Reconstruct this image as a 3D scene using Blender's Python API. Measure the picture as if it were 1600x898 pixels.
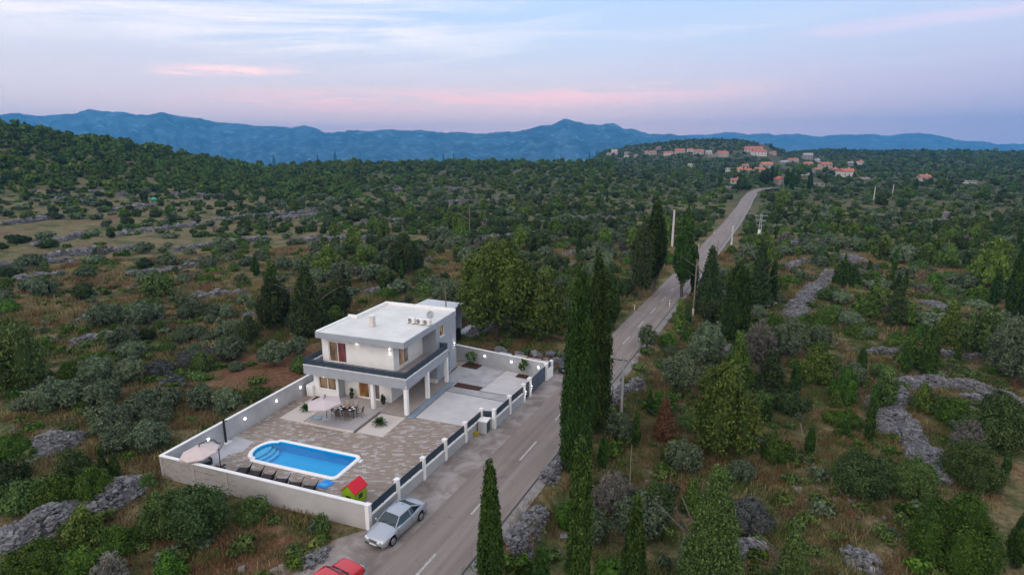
import bpy, math, random
import numpy as np
from mathutils import Vector, Matrix
from mathutils.geometry import tessellate_polygon
for _o in list(bpy.data.objects): bpy.data.objects.remove(_o)
SC = bpy.context.scene
COL = SC.collection
R = math.radians
# ---------------------------------------------------------------- camera
F_PX, HOR, CAM_H = 900.0, 230.0, 24.0
PITCH = math.atan((449-HOR)/F_PX)
YAW = R(19.8)
cam_d = bpy.data.cameras.new('camera'); cam = bpy.data.objects.new('camera', cam_d); COL.objects.link(cam)
cam_d.sensor_width = 36.0; cam_d.lens = F_PX/1600*36.0
cam_d.clip_start = 0.5; cam_d.clip_end = 30000
cam.location = (0, 0, CAM_H); cam.rotation_euler = (R(90)-PITCH, 0, YAW)
SC.camera = cam
# ---------------------------------------------------------------- view
SC.view_settings.view_transform = 'Standard'; SC.view_settings.look = 'None'
SC.view_settings.gamma = 1.0; SC.view_settings.use_curve_mapping = False
SC.view_settings.exposure = 0.0
SC.render.engine = 'CYCLES'
SC.cycles.use_denoising = True
try: SC.cycles.denoiser = 'OPENIMAGEDENOISE'
except Exception: pass
SC.cycles.max_bounces = 5; SC.cycles.diffuse_bounces = 2; SC.cycles.glossy_bounces = 2
SC.cycles.transmission_bounces = 4; SC.cycles.transparent_max_bounces = 8; SC.cycles.volume_bounces = 0
SC.cycles.caustics_reflective = False; SC.cycles.caustics_refractive = False
SC.cycles.use_adaptive_sampling = True; SC.cycles.adaptive_threshold = 0.02
# ---------------------------------------------------------------- world: dusk sky with thin clouds
W = bpy.data.worlds.new('World'); SC.world = W; W.use_nodes = True
nt = W.node_tree; nt.nodes.clear()
def N(t, typ, **kw):
    n = t.nodes.new(typ)
    for k, v in kw.items(): setattr(n, k, v)
    return n
def link(t, a, b): t.links.new(a, b)
def mth(t, op, a, b=None, c=None, clamp=False):
    n = N(t, 'ShaderNodeMath', operation=op, use_clamp=clamp)
    for i, v in enumerate((a, b, c)):
        if v is None: continue
        if isinstance(v, (int, float)): n.inputs[i].default_value = v
        else: link(t, v, n.inputs[i])
    return n.outputs[0]
def maprange(t, v, a, b, c=0.0, d=1.0, smooth=True):
    n = N(t, 'ShaderNodeMapRange', interpolation_type='SMOOTHSTEP' if smooth else 'LINEAR')
    link(t, v, n.inputs[0])
    for i, x in enumerate((a, b, c, d)): n.inputs[i+1].default_value = x
    return n.outputs[0]
def ramp(t, v, stops, interp='LINEAR'):
    n = N(t, 'ShaderNodeValToRGB'); cr = n.color_ramp; cr.interpolation = interp
    while len(cr.elements) > 1: cr.elements.remove(cr.elements[-1])
    cr.elements[0].position = stops[0][0]; cr.elements[0].color = (*stops[0][1], 1)
    for p, c in stops[1:]:
        e = cr.elements.new(p); e.color = (*c, 1)
    link(t, v, n.inputs[0]); return n.outputs[0]
def mixc(t, fac, a, b, mode='MIX'):
    n = N(t, 'ShaderNodeMix', data_type='RGBA', blend_type=mode)
    if isinstance(fac, (int, float)): n.inputs[0].default_value = fac
    else: link(t, fac, n.inputs[0])
    for i, v in ((6, a), (7, b)):
        if isinstance(v, tuple): n.inputs[i].default_value = (*v, 1)
        else: link(t, v, n.inputs[i])
    return n.outputs[2]
def comb(t, x, y, z):
    n = N(t, 'ShaderNodeCombineXYZ')
    for i, v in enumerate((x, y, z)):
        if isinstance(v, (int, float)): n.inputs[i].default_value = v
        else: link(t, v, n.inputs[i])
    return n.outputs[0]
def noise(t, vec, scale, detail=3.0, rough=0.5, dist=0.0):
    n = N(t, 'ShaderNodeTexNoise'); link(t, vec, n.inputs['Vector'])
    n.inputs['Scale'].default_value = scale; n.inputs['Detail'].default_value = detail
    n.inputs['Roughness'].default_value = rough; n.inputs['Distortion'].default_value = dist
    return n.outputs[0]
def build_sky():
    t = nt
    tc = N(t, 'ShaderNodeTexCoord')
    vr = N(t, 'ShaderNodeVectorRotate', rotation_type='Z_AXIS'); link(t, tc.outputs['Generated'], vr.inputs[0]); vr.inputs['Angle'].default_value = -YAW
    sp = N(t, 'ShaderNodeSeparateXYZ'); link(t, vr.outputs[0], sp.inputs[0])
    x, y, z = sp.outputs
    az = mth(t, 'ARCTAN2', x, y)            # 0 ahead of the road view, + to the east
    base = ramp(t, mth(t, 'MAXIMUM', z, 0.0), [(0, (1.02, .66, .56)), (.02, (.97, .63, .56)), (.055, (.86, .61, .57)), (.10, (.66, .585, .63)), (.16, (.49, .57, .71)), (.24, (.38, .53, .76)), (.5, (.48, .58, .74)), (1, (.62, .68, .80))])
    # cooler and dimmer towards the east, paler towards the sunset side
    east = maprange(t, az, -.05, .85)
    low = maprange(t, z, .30, .02)
    base = mixc(t, mth(t, 'MULTIPLY', east, mth(t, 'ADD', mth(t, 'MULTIPLY', low, .75), .2)), base, mixc(t, low, (.37, .50, .72), (.42, .37, .54)))
    west = maprange(t, az, -.15, -.95)
    base = mixc(t, mth(t, 'MULTIPLY', west, .45), base, (.68, .65, .70))
    # high cloud wisps in stretched bands
    v1 = comb(t, mth(t, 'MULTIPLY', az, 2.2), mth(t, 'ADD', mth(t, 'MULTIPLY', z, 26.0), mth(t, 'MULTIPLY', az, -1.8)), 3.1)
    n1 = noise(t, v1, 1.0, 8, .62, .6)
    upper = mth(t, 'MULTIPLY', maprange(t, z, .10, .17), maprange(t, az, .25, -.30, 0.0, 1.0))
    wis = mth(t, 'MULTIPLY', maprange(t, n1, .40, .66), upper)
    base = mixc(t, mth(t, 'MULTIPLY', wis, .55), base, (1.02, .88, .84))
    n1b = noise(t, comb(t, mth(t, 'MULTIPLY', az, 1.4), mth(t, 'MULTIPLY', z, 34.0), 8.7), 1.0, 7, .6, .4)
    base = mixc(t, mth(t, 'MULTIPLY', mth(t, 'MULTIPLY', maprange(t, n1b, .52, .72), maprange(t, z, .09, .14)), .35), base, (.72, .68, .76))
    # low band of pink cloud
    def bell(v, c, w, slope=0.0):
        d = mth(t, 'SUBTRACT', v, mth(t, 'ADD', mth(t, 'MULTIPLY', az, slope), c))
        return maprange(t, mth(t, 'ABSOLUTE', d), w, 0.0)
    v2 = comb(t, mth(t, 'MULTIPLY', az, 5.0), mth(t, 'MULTIPLY', z, 60.0), 1.7)
    n2 = noise(t, v2, 1.0, 7, .6, .5)
    n2m = maprange(t, n2, .33, .56)
    band = mth(t, 'MULTIPLY', bell(z, .077, .026, .022), mth(t, 'MULTIPLY', maprange(t, az, -.56, -.40), maprange(t, az, .55, .05)))
    base = mixc(t, mth(t, 'MULTIPLY', mth(t, 'MULTIPLY', band, n2m), .95), base, (1.0, .60, .58))
    b2 = mth(t, 'MULTIPLY', bell(z, .132, .012, .05), mth(t, 'MULTIPLY', maprange(t, az, -.56, -.48), maprange(t, az, -.30, -.40)))
    base = mixc(t, mth(t, 'MULTIPLY', mth(t, 'MULTIPLY', b2, n2m), 1.0), base, (1.15, .72, .66))
    b3 = mth(t, 'MULTIPLY', bell(z, .145, .016, .03), mth(t, 'MULTIPLY', maprange(t, az, .38, .50), maprange(t, az, .95, .8)))
    base = mixc(t, mth(t, 'MULTIPLY', mth(t, 'MULTIPLY', b3, n2m), .55), base, (.72, .56, .68))
    # the sunset glow lies behind the camera
    back = maprange(t, y, .25, -.9)
    base = mixc(t, back, base, (1.22, 1.10, 1.02))
    base = mixc(t, maprange(t, z, 0.0, -.05), base, (.06, .06, .06))
    bg = N(t, 'ShaderNodeBackground'); link(t, base, bg.inputs[0]); bg.inputs[1].default_value = 1.45
    sk = N(t, 'ShaderNodeTexSky'); sk.sky_type = 'NISHITA'; sk.sun_disc = False
    sk.sun_elevation = R(8); sk.sun_rotation = R(215); sk.altitude = 60
    bg2 = N(t, 'ShaderNodeBackground'); link(t, sk.outputs[0], bg2.inputs[0]); bg2.inputs[1].default_value = 0.012
    ad = N(t, 'ShaderNodeAddShader'); link(t, bg.outputs[0], ad.inputs[0]); link(t, bg2.outputs[0], ad.inputs[1])
    out = N(t, 'ShaderNodeOutputWorld'); link(t, ad.outputs[0], out.inputs[0])
build_sky()
sun_d = bpy.data.lights.new('sun', 'SUN'); sun = bpy.data.objects.new('sun', sun_d); COL.objects.link(sun)
sun_d.energy = 0.75; sun_d.angle = R(35); sun_d.color = (1.0, .93, .90)
sun.rotation_euler = (R(58), 0, R(-30))     # soft afterglow from behind and left of the camera
# ---------------------------------------------------------------- geometry of the view
_cp, _sp, _cy, _sy = math.cos(PITCH), math.sin(PITCH), math.cos(YAW), math.sin(YAW)
def ray(px, py):
    cx, cy = px-800, 449-py
    Yv = F_PX*_cp+cy*_sp; Zv = -F_PX*_sp+cy*_cp
    return np.array([cx*_cy-Yv*_sy, cx*_sy+Yv*_cy, Zv])
def gp(px, py, z=0.0):
    r = ray(px, py); k = (z-CAM_H)/r[2]; return (r[0]*k, r[1]*k, z)
def height_for(P, py):
    lo, hi = -5.0, 60.0
    for _ in range(40):
        m = (lo+hi)/2
        dx, dy, dz = P[0], P[1], m-CAM_H
        Yc = -dx*_sy+dy*_cy
        zc = Yc*_cp-dz*_sp; yc = Yc*_sp+dz*_cp
        if 449-F_PX*yc/zc > py: lo = m
        else: hi = m
    return m
def polar(X, Y):
    xc = X*_cy+Y*_sy; yc = -X*_sy+Y*_cy
    d = np.hypot(xc, yc)
    px = np.where(yc > 1, 800+926*xc/np.maximum(yc, 1), np.where(xc < 0, -2500., 4000.))
    return px, d, yc
ROAD = [(-30, -20.9), (10, -16.4), (25.7, -14.7), (42, -12.95), (70, -10.05), (104, -6.3), (148, -1.6), (200, 3.7), (257, 8.7), (290, 11.0), (338, 15.6), (362, 20), (378, 28), (386, 42), (390, 60)]
_ry = np.array([p[0] for p in ROAD], float); _rx = np.array([p[1] for p in ROAD], float)
def road_x(Y): return np.interp(Y, _ry, _rx)
def sstep(a, b, v):
    t = np.clip((v-a)/(b-a), 0, 1); return t*t*(3-2*t)
def wob(X, Y, s, seed=0.0):
    return (np.sin(X/s+seed)*np.cos(Y/s*1.13+seed*2.1)+.6*np.sin(X/s*2.3+Y/s*1.7+seed*3)+.4*np.cos(Y/s*3.1-X/s*2.9+seed))/2.0
RIDGES = [
 ([-2500, -600, -100, 0, 60, 120, 200, 300, 400, 440, 520], [66, 56, 41, 34, 32, 28, 23, 14, 5, 2, 0], 480, 150, 260),
 ([380, 480, 560, 650, 750, 850, 920, 1000, 1100], [0, 5, 8, 8.5, 8, 8, 8, 5, 0], 560, 150, 200),
 ([850, 900, 950, 1000, 1060, 1100, 1150, 1200, 1230, 1300], [0, 7, 16, 26, 34, 36, 35, 27, 12, 3], 1150, 330, 300),
 ([1150, 1230, 1290, 1400, 1600, 2200, 4000], [5, 12, 19, 15, 14, 15, 15], 1300, 480, 500)]
def th(X, Y):
    X = np.asarray(X, float); Y = np.asarray(Y, float)
    px, d, yc = polar(X, Y)
    z = np.zeros_like(d)
    for pxs, zs, D, wi, wo in RIDGES:
        h = np.interp(px, pxs, zs)
        w = np.where(d < D, wi, wo)
        z = np.maximum(z, h*np.exp(-((d-D)/w)**2))
    z = z-115*sstep(600, 1150, d)*sstep(950, 840, px)-115*sstep(1700, 2600, d)*sstep(840, 950, px)
    dr = np.abs(X-road_x(Y))
    off = sstep(5, 14, dr)
    z = z + off*(.45*wob(X, Y, 9.0, 1.3)+sstep(100, 400, d)*1.2*wob(X, Y, 60, .4))*sstep(0, 1, np.where(d > 2500, 0., 1.))
    rt = X-road_x(Y)
    z = z - 1.3*sstep(3.4, 5.6, rt)*sstep(150, 90, Y)
    # yard plot: the ground sheet dips below the paving; the rim of the plot is level
    inx = sstep(-38.4, -37.9, X)*sstep(-14.6, -15.4, X); iny = sstep(26.6, 27.2, Y)*sstep(57.8, 56.6, Y)
    nearx = sstep(-46, -40, X)*sstep(-13, -14, X); neary = sstep(19, 25, Y)*sstep(64, 59, Y)
    z = z*(1-nearx*neary)-.06*nearx*neary
    ins = (X > -36.9) & (Y > 28.3) & (Y < 55.0) & (X < -20.4+.107*(Y-28)*1.2)
    z = np.where(ins, -2.2, z)
    return z
def th1(x, y): return float(th(np.array([x]), np.array([y]))[0])
def hit(px, py, dmin=20.0):
    """where the line of sight through a point of the photo meets the terrain"""
    r = ray(px, py); r = r/np.linalg.norm(r)
    ds = np.concatenate([np.arange(dmin, 400, 1.0), np.arange(400, 3000, 4.0)])
    P = r[None, :]*ds[:, None]; P[:, 2] += CAM_H
    g = th(P[:, 0], P[:, 1]); k = np.argmax(P[:, 2] <= g)
    if not (P[:, 2] <= g).any(): k = len(ds)-1
    return (float(P[k, 0]), float(P[k, 1]), float(g[k]))
# ---------------------------------------------------------------- materials
MATS = {}
def mat(name, col, rough=.7, metal=0.0, spec=.3, var=0.0, vscale=3.0, emit=None, estr=0.0, bump=0.0, bscale=20.0, coat=0.0):
    if name in MATS: return MATS[name]
    m = bpy.data.materials.new(name); m.use_nodes = True; t = m.node_tree; b = t.nodes['Principled BSDF']
    b.inputs['Base Color'].default_value = (*col, 1); b.inputs['Roughness'].default_value = rough
    b.inputs['Metallic'].default_value = metal; b.inputs['Specular IOR Level'].default_value = spec
    b.inputs['Coat Weight'].default_value = coat
    if emit: b.inputs['Emission Color'].default_value = (*emit, 1); b.inputs['Emission Strength'].default_value = estr
    tc = N(t, 'ShaderNodeTexCoord')
    if var > 0:
        n = noise(t, tc.outputs['Object'], vscale, 6, .6)
        lo = tuple(max(0, c*(1-var)) for c in col); hi = tuple(min(1, c*(1+var)) for c in col)
        link(t, mixc(t, maprange(t, n, .3, .7), lo, hi), b.inputs['Base Color'])
    if bump > 0:
        n = noise(t, tc.outputs['Object'], bscale, 4, .6); bp = N(t, 'ShaderNodeBump'); bp.inputs['Strength'].default_value = bump
        link(t, n, bp.inputs['Height']); link(t, bp.outputs[0], b.inputs['Normal'])
    MATS[name] = m; return m
def foliage(name, dark, light, rough=.75):
    if name in MATS: return MATS[name]
    m = bpy.data.materials.new(name); m.use_nodes = True; t = m.node_tree; b = t.nodes['Principled BSDF']
    b.inputs['Roughness'].default_value = rough; b.inputs['Specular IOR Level'].default_value = .15
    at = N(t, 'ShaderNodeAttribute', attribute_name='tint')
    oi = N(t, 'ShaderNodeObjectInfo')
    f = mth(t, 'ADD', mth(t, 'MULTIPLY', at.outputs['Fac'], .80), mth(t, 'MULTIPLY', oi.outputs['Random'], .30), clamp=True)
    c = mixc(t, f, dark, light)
    hs = N(t, 'ShaderNodeHueSaturation'); link(t, c, hs.inputs['Color'])
    link(t, maprange(t, oi.outputs['Random'], 0, 1, .478, .522, False), hs.inputs['Hue'])
    r2 = mth(t, 'FRACT', mth(t, 'MULTIPLY', oi.outputs['Random'], 17.3)); link(t, maprange(t, r2, 0, 1, .86, 1.50, False), hs.inputs['Value']); hs.inputs['Saturation'].default_value = 1.10
    link(t, hs.outputs[0], b.inputs['Base Color'])
    MATS[name] = m; return m
# ---------------------------------------------------------------- mesh builder
WL = {}
def wloc(o): return WL.get(o.name, Vector((0, 0, 0)))
class MB:
    def __init__(s): s.v = []; s.f = []; s.m = []; s.sm = []
    def add(s, vs, fs, mi=0, smooth=False):
        b = len(s.v); s.v += [tuple(p) for p in vs]
        s.f += [tuple(b+i for i in f) for f in fs]; s.m += [mi]*len(fs); s.sm += [smooth]*len(fs); return s
    def box(s, x0, x1, y0, y1, z0, z1, mi=0):
        return s.add([(x0, y0, z0), (x1, y0, z0), (x1, y1, z0), (x0, y1, z0), (x0, y0, z1), (x1, y0, z1), (x1, y1, z1), (x0, y1, z1)],
                     [(0, 3, 2, 1), (4, 5, 6, 7), (0, 1, 5, 4), (1, 2, 6, 5), (2, 3, 7, 6), (3, 0, 4, 7)], mi)
    def cbox(s, c, d, rz=0.0, mi=0, tilt=None):
        M = Matrix.Translation(c) @ Matrix.Rotation(rz, 4, 'Z')
        if tilt is not None: M = M @ Matrix.Rotation(tilt[0], 4, tilt[1])
        x, y, z = d[0]/2, d[1]/2, d[2]/2
        vs = [M @ Vector(p) for p in ((-x, -y, -z), (x, -y, -z), (x, y, -z), (-x, y, -z), (-x, -y, z), (x, -y, z), (x, y, z), (-x, y, z))]
        return s.add(vs, [(0, 3, 2, 1), (4, 5, 6, 7), (0, 1, 5, 4), (1, 2, 6, 5), (2, 3, 7, 6), (3, 0, 4, 7)], mi)
    def beam(s, p0, p1, w, h, mi=0):
        """a rectangular bar between two points: w across, h upright"""
        p0 = Vector(p0); p1 = Vector(p1); d = (p1-p0).normalized()
        sd = d.cross(Vector((0, 0, 1)))
        sd = Vector((1, 0, 0)) if sd.length < 1e-4 else sd.normalized()
        up = sd.cross(d).normalized()
        vs = []
        for p in (p0, p1):
            for a, b in ((-1, -1), (1, -1), (1, 1), (-1, 1)): vs.append(p+sd*(a*w/2)+up*(b*h/2))
        return s.add(vs, [(0, 1, 2, 3), (7, 6, 5, 4), (0, 4, 5, 1), (1, 5, 6, 2), (2, 6, 7, 3), (3, 7, 4, 0)], mi)
    def cyl(s, p0, p1, r0, r1=None, n=10, mi=0, smooth=True):
        r1 = r0 if r1 is None else r1
        p0 = Vector(p0); p1 = Vector(p1); d = (p1-p0).normalized()
        a = d.orthogonal().normalized(); b = d.cross(a)
        vs = []
        for p, r in ((p0, r0), (p1, r1)):
            for k in range(n):
                q = 2*math.pi*k/n; vs.append(p+a*(math.cos(q)*r)+b*(math.sin(q)*r))
        fs = [(k, (k+1) % n, n+(k+1) % n, n+k) for k in range(n)]
        s.add(vs, fs, mi, smooth)
        return s.add([vs[i] for i in range(2*n)], [tuple(range(n))[::-1], tuple(range(n, 2*n))], mi)
    def tube(s, pts, rad, n=8, mi=0):
        for i in range(len(pts)-1):
            r0 = rad[i] if isinstance(rad, (list, tuple)) else rad; r1 = rad[i+1] if isinstance(rad, (list, tuple)) else rad
            s.cyl(pts[i], pts[i+1], r0, r1, n, mi)
        return s
    def prism(s, poly, z0, z1, mi=0):
        n = len(poly)
        vs = [(p[0], p[1], z0) for p in poly]+[(p[0], p[1], z1) for p in poly]
        fs = [(k, (k+1) % n, n+(k+1) % n, n+k) for k in range(n)]
        s.add(vs, fs, mi)
        return s.flat(poly, z1, mi)
    def flat(s, poly, z, mi=0, holes=()):
        loops = [[Vector((p[0], p[1], 0)) for p in poly]]+[[Vector((p[0], p[1], 0)) for p in h] for h in holes]
        tris = tessellate_polygon(loops); allp = [q for l in loops for q in l]
        fs = []
        for t3 in tris:
            a, b, c = (allp[i] for i in t3)
            if (b-a).cross(c-a).z < 0: t3 = t3[::-1]
            fs.append(tuple(t3))
        return s.add([(q.x, q.y, z) for q in allp], fs, mi)
    def grid(s, P, nu, nv, mi=0, smooth=True, closed=False):
        fs = []
        for i in range(nu-1):
            for j in range(nv if closed else nv-1):
                j2 = (j+1) % nv
                fs.append((i*nv+j, i*nv+j2, (i+1)*nv+j2, (i+1)*nv+j))
        return s.add(P, fs, mi, smooth)
    def ball(s, c, r, nu=8, nv=12, mi=0, sz=(1, 1, 1), jit=0.0, rng=None):
        P = []
        for i in range(nu+1):
            ph = math.pi*i/nu
            for j in range(nv):
                a = 2*math.pi*j/nv; k = r*(1+(rng.uniform(-jit, jit) if rng else 0))
                P.append((c[0]+k*sz[0]*math.sin(ph)*math.cos(a), c[1]+k*sz[1]*math.sin(ph)*math.sin(a), c[2]+k*sz[2]*math.cos(ph)))
        return s.grid(P, nu+1, nv, mi, True, True)
    def build(s, name, mats, parent=None, loc=None, bevel=0.0, seg=2, world=True, rz=0.0):
        """world=True: vertices are world coordinates; they are moved to the object's own origin"""
        me = bpy.data.meshes.new(name)
        o = bpy.data.objects.new(name, me); COL.objects.link(o)
        base = Vector((0, 0, 0))
        if parent is not None:
            o.parent = parent; base = wloc(parent)
        elif loc is not None:
            base = Vector(loc); o.location = loc; o.rotation_euler.z = rz
        WL[o.name] = base if world else (wloc(parent) if parent is not None else Vector(loc or (0, 0, 0)))
        vs = [(p[0]-base.x, p[1]-base.y, p[2]-base.z) for p in s.v] if world else s.v
        me.from_pydata(vs, [], s.f); me.update()
        for m in (mats if isinstance(mats, (list, tuple)) else [mats]): me.materials.append(m)
        me.polygons.foreach_set('material_index', s.m); me.polygons.foreach_set('use_smooth', s.sm); me.update()
        if bevel > 0:
            md = o.modifiers.new('bevel', 'BEVEL'); md.width = bevel; md.segments = seg; md.limit_method = 'ANGLE'; md.angle_limit = R(40)
        return o
def tag(o, label, cat, group=None, kind=None):
    if label: o['label'] = label
    if cat: o['category'] = cat
    if group: o['group'] = group
    if kind: o['kind'] = kind
    return o
def thing(name, label, cat, loc=(0, 0, 0), rz=0.0, group=None):
    o = bpy.data.objects.new(name, None); COL.objects.link(o); o.location = loc; o.rotation_euler.z = rz
    WL[o.name] = Vector(loc); return tag(o, label, cat, group)
def struct(name, mb, mats, label=None):
    o = mb.build(name, mats); o['kind'] = 'structure'; tag(o, label or name.replace('_', ' ')+' of the scene', name.replace('_', ' ')); return o
def copy_thing(o, loc, rz=None, scale=None, label=None, group=None):
    c = o.copy(); COL.objects.link(c); c.location = loc
    if rz is not None: c.rotation_euler.z = rz
    if scale is not None: c.scale = scale if isinstance(scale, tuple) else (scale,)*3
    if label: c['label'] = label
    if group: c['group'] = group
    for ch in list(o.children):
        d = ch.copy(); COL.objects.link(d); d.parent = c
        for g in list(ch.children):
            e = g.copy(); COL.objects.link(e); e.parent = d
    return c
# ================================================================ the ground sheet
def axis(a, b, step, lim_lo, lim_hi, g=1.06):
    v = list(np.arange(a, b+.01, step)); s = step; lo = a; hi = b; L = []; H = []
    while lo > lim_lo: s *= g; lo -= s; L.append(lo)
    s = step
    while hi < lim_hi: s *= g; hi += s; H.append(hi)
    return np.array(L[::-1]+v+H)
gx = axis(-84, 60, 1.0, -7900, 7900); gy = axis(8, 130, 1.0, -7900, 7900)
def ground_mat():
    m = bpy.data.materials.new('ground'); m.use_nodes = True; t = m.node_tree; b = t.nodes['Principled BSDF']
    b.inputs['Roughness'].default_value = .95; b.inputs['Specular IOR Level'].default_value = .1
    ge = N(t, 'ShaderNodeTexCoord'); p = ge.outputs['Object']
    big = noise(t, p, .045, 5, .6); mid = noise(t, p, .22, 6, .65, .4); fine = noise(t, p, 2.2, 7, .7); vf = noise(t, p, 11, 5, .7)
    dry = mixc(t, maprange(t, fine, .3, .7), (.085, .066, .034), (.21, .17, .09))
    green = mixc(t, maprange(t, fine, .3, .7), (.028, .040, .014), (.085, .105, .036))
    soil = mixc(t, maprange(t, fine, .3, .72), (.085, .042, .024), (.19, .10, .06))
    c = mixc(t, maprange(t, mid, .42, .60), dry, green)
    sp = N(t, 'ShaderNodeSeparateXYZ'); link(t, p, sp.inputs[0])
    def blob(cx, cy, rx, ry):
        dx = mth(t, 'DIVIDE', mth(t, 'SUBTRACT', sp.outputs[0], cx), rx); dy = mth(t, 'DIVIDE', mth(t, 'SUBTRACT', sp.outputs[1], cy), ry)
        q = mth(t, 'ADD', mth(t, 'MULTIPLY', dx, dx), mth(t, 'MULTIPLY', dy, dy))
        return maprange(t, mth(t, 'ADD', q, mth(t, 'MULTIPLY', mid, 1.2)), 2.0, .9)
    s = mth(t, 'MAXIMUM', blob(-45, 49, 9, 8), mth(t, 'MAXIMUM', blob(-23, 60, 9, 3.2), mth(t, 'MAXIMUM', blob(-64, 62, 20, 10), blob(-62, 84, 16, 5))))
    s = mth(t, 'MAXIMUM', s, blob(-24, 22, 8, 4))
    s = mth(t, 'MAXIMUM', s, mth(t, 'MULTIPLY', maprange(t, big, .55, .66), .85))
    c = mixc(t, s, c, soil)
    st = N(t, 'ShaderNodeTexVoronoi'); link(t, p, st.inputs['Vector']); st.inputs['Scale'].default_value = 1.6
    rk = mth(t, 'MULTIPLY', maprange(t, st.outputs['Distance'], .30, .22), maprange(t, noise(t, p, .35, 4, .6), .56, .66))
    c = mixc(t, mth(t, 'MULTIPLY', rk, .9), c, mixc(t, vf, (.12, .12, .12), (.30, .30, .29)))
    c = mixc(t, mth(t, 'MULTIPLY', maprange(t, vf, .55, .75), .35), c, (.05, .045, .025))
    c = mixc(t, mth(t, 'MULTIPLY', mth(t, 'MULTIPLY', maprange(t, sp.outputs[0], -25, -60, 0.0, .62), mth(t, 'MULTIPLY', maprange(t, sp.outputs[1], 70, 100), maprange(t, sp.outputs[1], 260, 190))), maprange(t, mid, .66, .40)), c, mixc(t, fine, (.10, .085, .045), (.20, .165, .095)))
    far = maprange(t, sp.outputs[1], 190, 330)
    c = mixc(t, mth(t, 'MULTIPLY', far, .5), c, mixc(t, fine, (.022, .034, .014), (.045, .055, .024)))
    link(t, c, b.inputs['Base Color'])
    bp = N(t, 'ShaderNodeBump'); bp.inputs['Strength'].default_value = .8; bp.inputs['Distance'].default_value = .15
    link(t, fine, bp.inputs['Height']); link(t, bp.outputs[0], b.inputs['Normal'])
    return m
GX, GY = np.meshgrid(gx, gy); GZ = th(GX, GY)
mb = MB()
me = bpy.data.meshes.new('ground'); nx, ny = len(gx), len(gy)
co = np.stack([GX, GY, GZ], -1).reshape(-1, 3)
ii = (np.arange(ny-1)[:, None]*nx+np.arange(nx-1)[None, :]).ravel()
fa = np.stack([ii, ii+1, ii+nx+1, ii+nx], 1)
def np_mesh(me, co, fa, sm=False, mi=None, tint=None):
    n = fa.shape[1]
    me.vertices.add(len(co)); me.vertices.foreach_set('co', co.astype(np.float32).ravel())
    me.loops.add(fa.size); me.loops.foreach_set('vertex_index', fa.astype(np.int32).ravel())
    me.polygons.add(len(fa)); me.polygons.foreach_set('loop_start', (np.arange(len(fa))*n).astype(np.int32))
    me.polygons.foreach_set('loop_total', np.full(len(fa), n, np.int32))
    me.polygons.foreach_set('use_smooth', np.full(len(fa), sm, bool))
    if mi is not None: me.polygons.foreach_set('material_index', mi.astype(np.int32))
    if tint is not None:
        a = me.attributes.new('tint', 'FLOAT', 'FACE'); a.data.foreach_set('value', tint.astype(np.float32))
    me.update(calc_edges=True)
np_mesh(me, co, fa, True)
me.materials.append(ground_mat())
ground = bpy.data.objects.new('ground', me); COL.objects.link(ground); tag(ground, 'scrubby ground of dry grass, red soil and low green growth', 'ground', kind='structure')
# ---------------------------------------------------------------- road
def road_mat():
    m = bpy.data.materials.new('asphalt'); m.use_nodes = True; t = m.node_tree; b = t.nodes['Principled BSDF']
    b.inputs['Roughness'].default_value = .85; b.inputs['Specular IOR Level'].default_value = .2
    p = N(t, 'ShaderNodeTexCoord').outputs['Object']
    sp = N(t, 'ShaderNodeSeparateXYZ'); link(t, p, sp.inputs[0])
    u = mth(t, 'SUBTRACT', sp.outputs[0], mth(t, 'MULTIPLY', sp.outputs[1], .107))
    v = comb(t, mth(t, 'MULTIPLY', u, 1.5), mth(t, 'MULTIPLY', sp.outputs[1], .06), 0.0)
    tr = noise(t, v, 1.0, 4, .6); n2 = noise(t, p, .35, 6, .65, .5); n3 = noise(t, p, 9, 5, .7); n4 = noise(t, p, .9, 5, .6, 1.0)
    c = mixc(t, maprange(t, tr, .3, .7), (.175, .145, .132), (.235, .205, .19))
    c = mixc(t, mth(t, 'MULTIPLY', maprange(t, n2, .45, .75), .55), c, (.23, .19, .165))
    c = mixc(t, mth(t, 'MULTIPLY', maprange(t, n3, .45, .75), .35), c, (.115, .10, .10))
    c = mixc(t, mth(t, 'MULTIPLY', maprange(t, n4, .62, .70), .4), c, (.09, .08, .078))
    wl = noise(t, comb(t, mth(t, 'MULTIPLY', u, 3.2), mth(t, 'MULTIPLY', sp.outputs[1], .22), 4.0), 1.0, 2, .4, 1.5)
    c = mixc(t, mth(t, 'MULTIPLY', maprange(t, mth(t, 'ABSOLUTE', mth(t, 'SUBTRACT', wl, .5)), .006, .001), .35), c, (.07, .06, .06))
    pt = noise(t, p, .16, 2, .5); c = mixc(t, mth(t, 'MULTIPLY', maprange(t, pt, .60, .61), .22), c, (.12, .11, .105))
    link(t, c, b.inputs['Base Color'])
    bp = N(t, 'ShaderNodeBump'); bp.inputs['Strength'].default_value = .3; bp.inputs['Distance'].default_value = .02
    link(t, n3, bp.inputs['Height']); link(t, bp.outputs[0], b.inputs['Normal'])
    return m
def strip(off0, off1, y0, y1, dz, step=3.0):
    ys = np.arange(y0, y1+.01, step); P = []
    for y in ys:
        d = (road_x(y+1)-road_x(y-1))/2; nrm = math.hypot(1, d)
        for o in (off0, off1):
            x = road_x(y)+o/nrm*(1 if abs(d) < 1 else 1); yy = y-o*d/nrm
            P.append((x, yy, max(th1(x, yy), 0.0)+dz+.0009*max(0, y-60)))
    m = MB(); m.grid(P, len(ys), 2, 0, False); m.f = [f[::-1] for f in m.f]; return m
A = road_mat()
struct('road', strip(-2.35, 2.3, -24, 389, .022), A, 'grey two lane asphalt road running straight towards the village')
struct('road_verge', strip(2.36, 3.15, -24, 330, .020), mat('concrete_edge', (.20, .185, .18), var=.2, vscale=2.0), 'pale concrete edge strip along the road')
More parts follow.
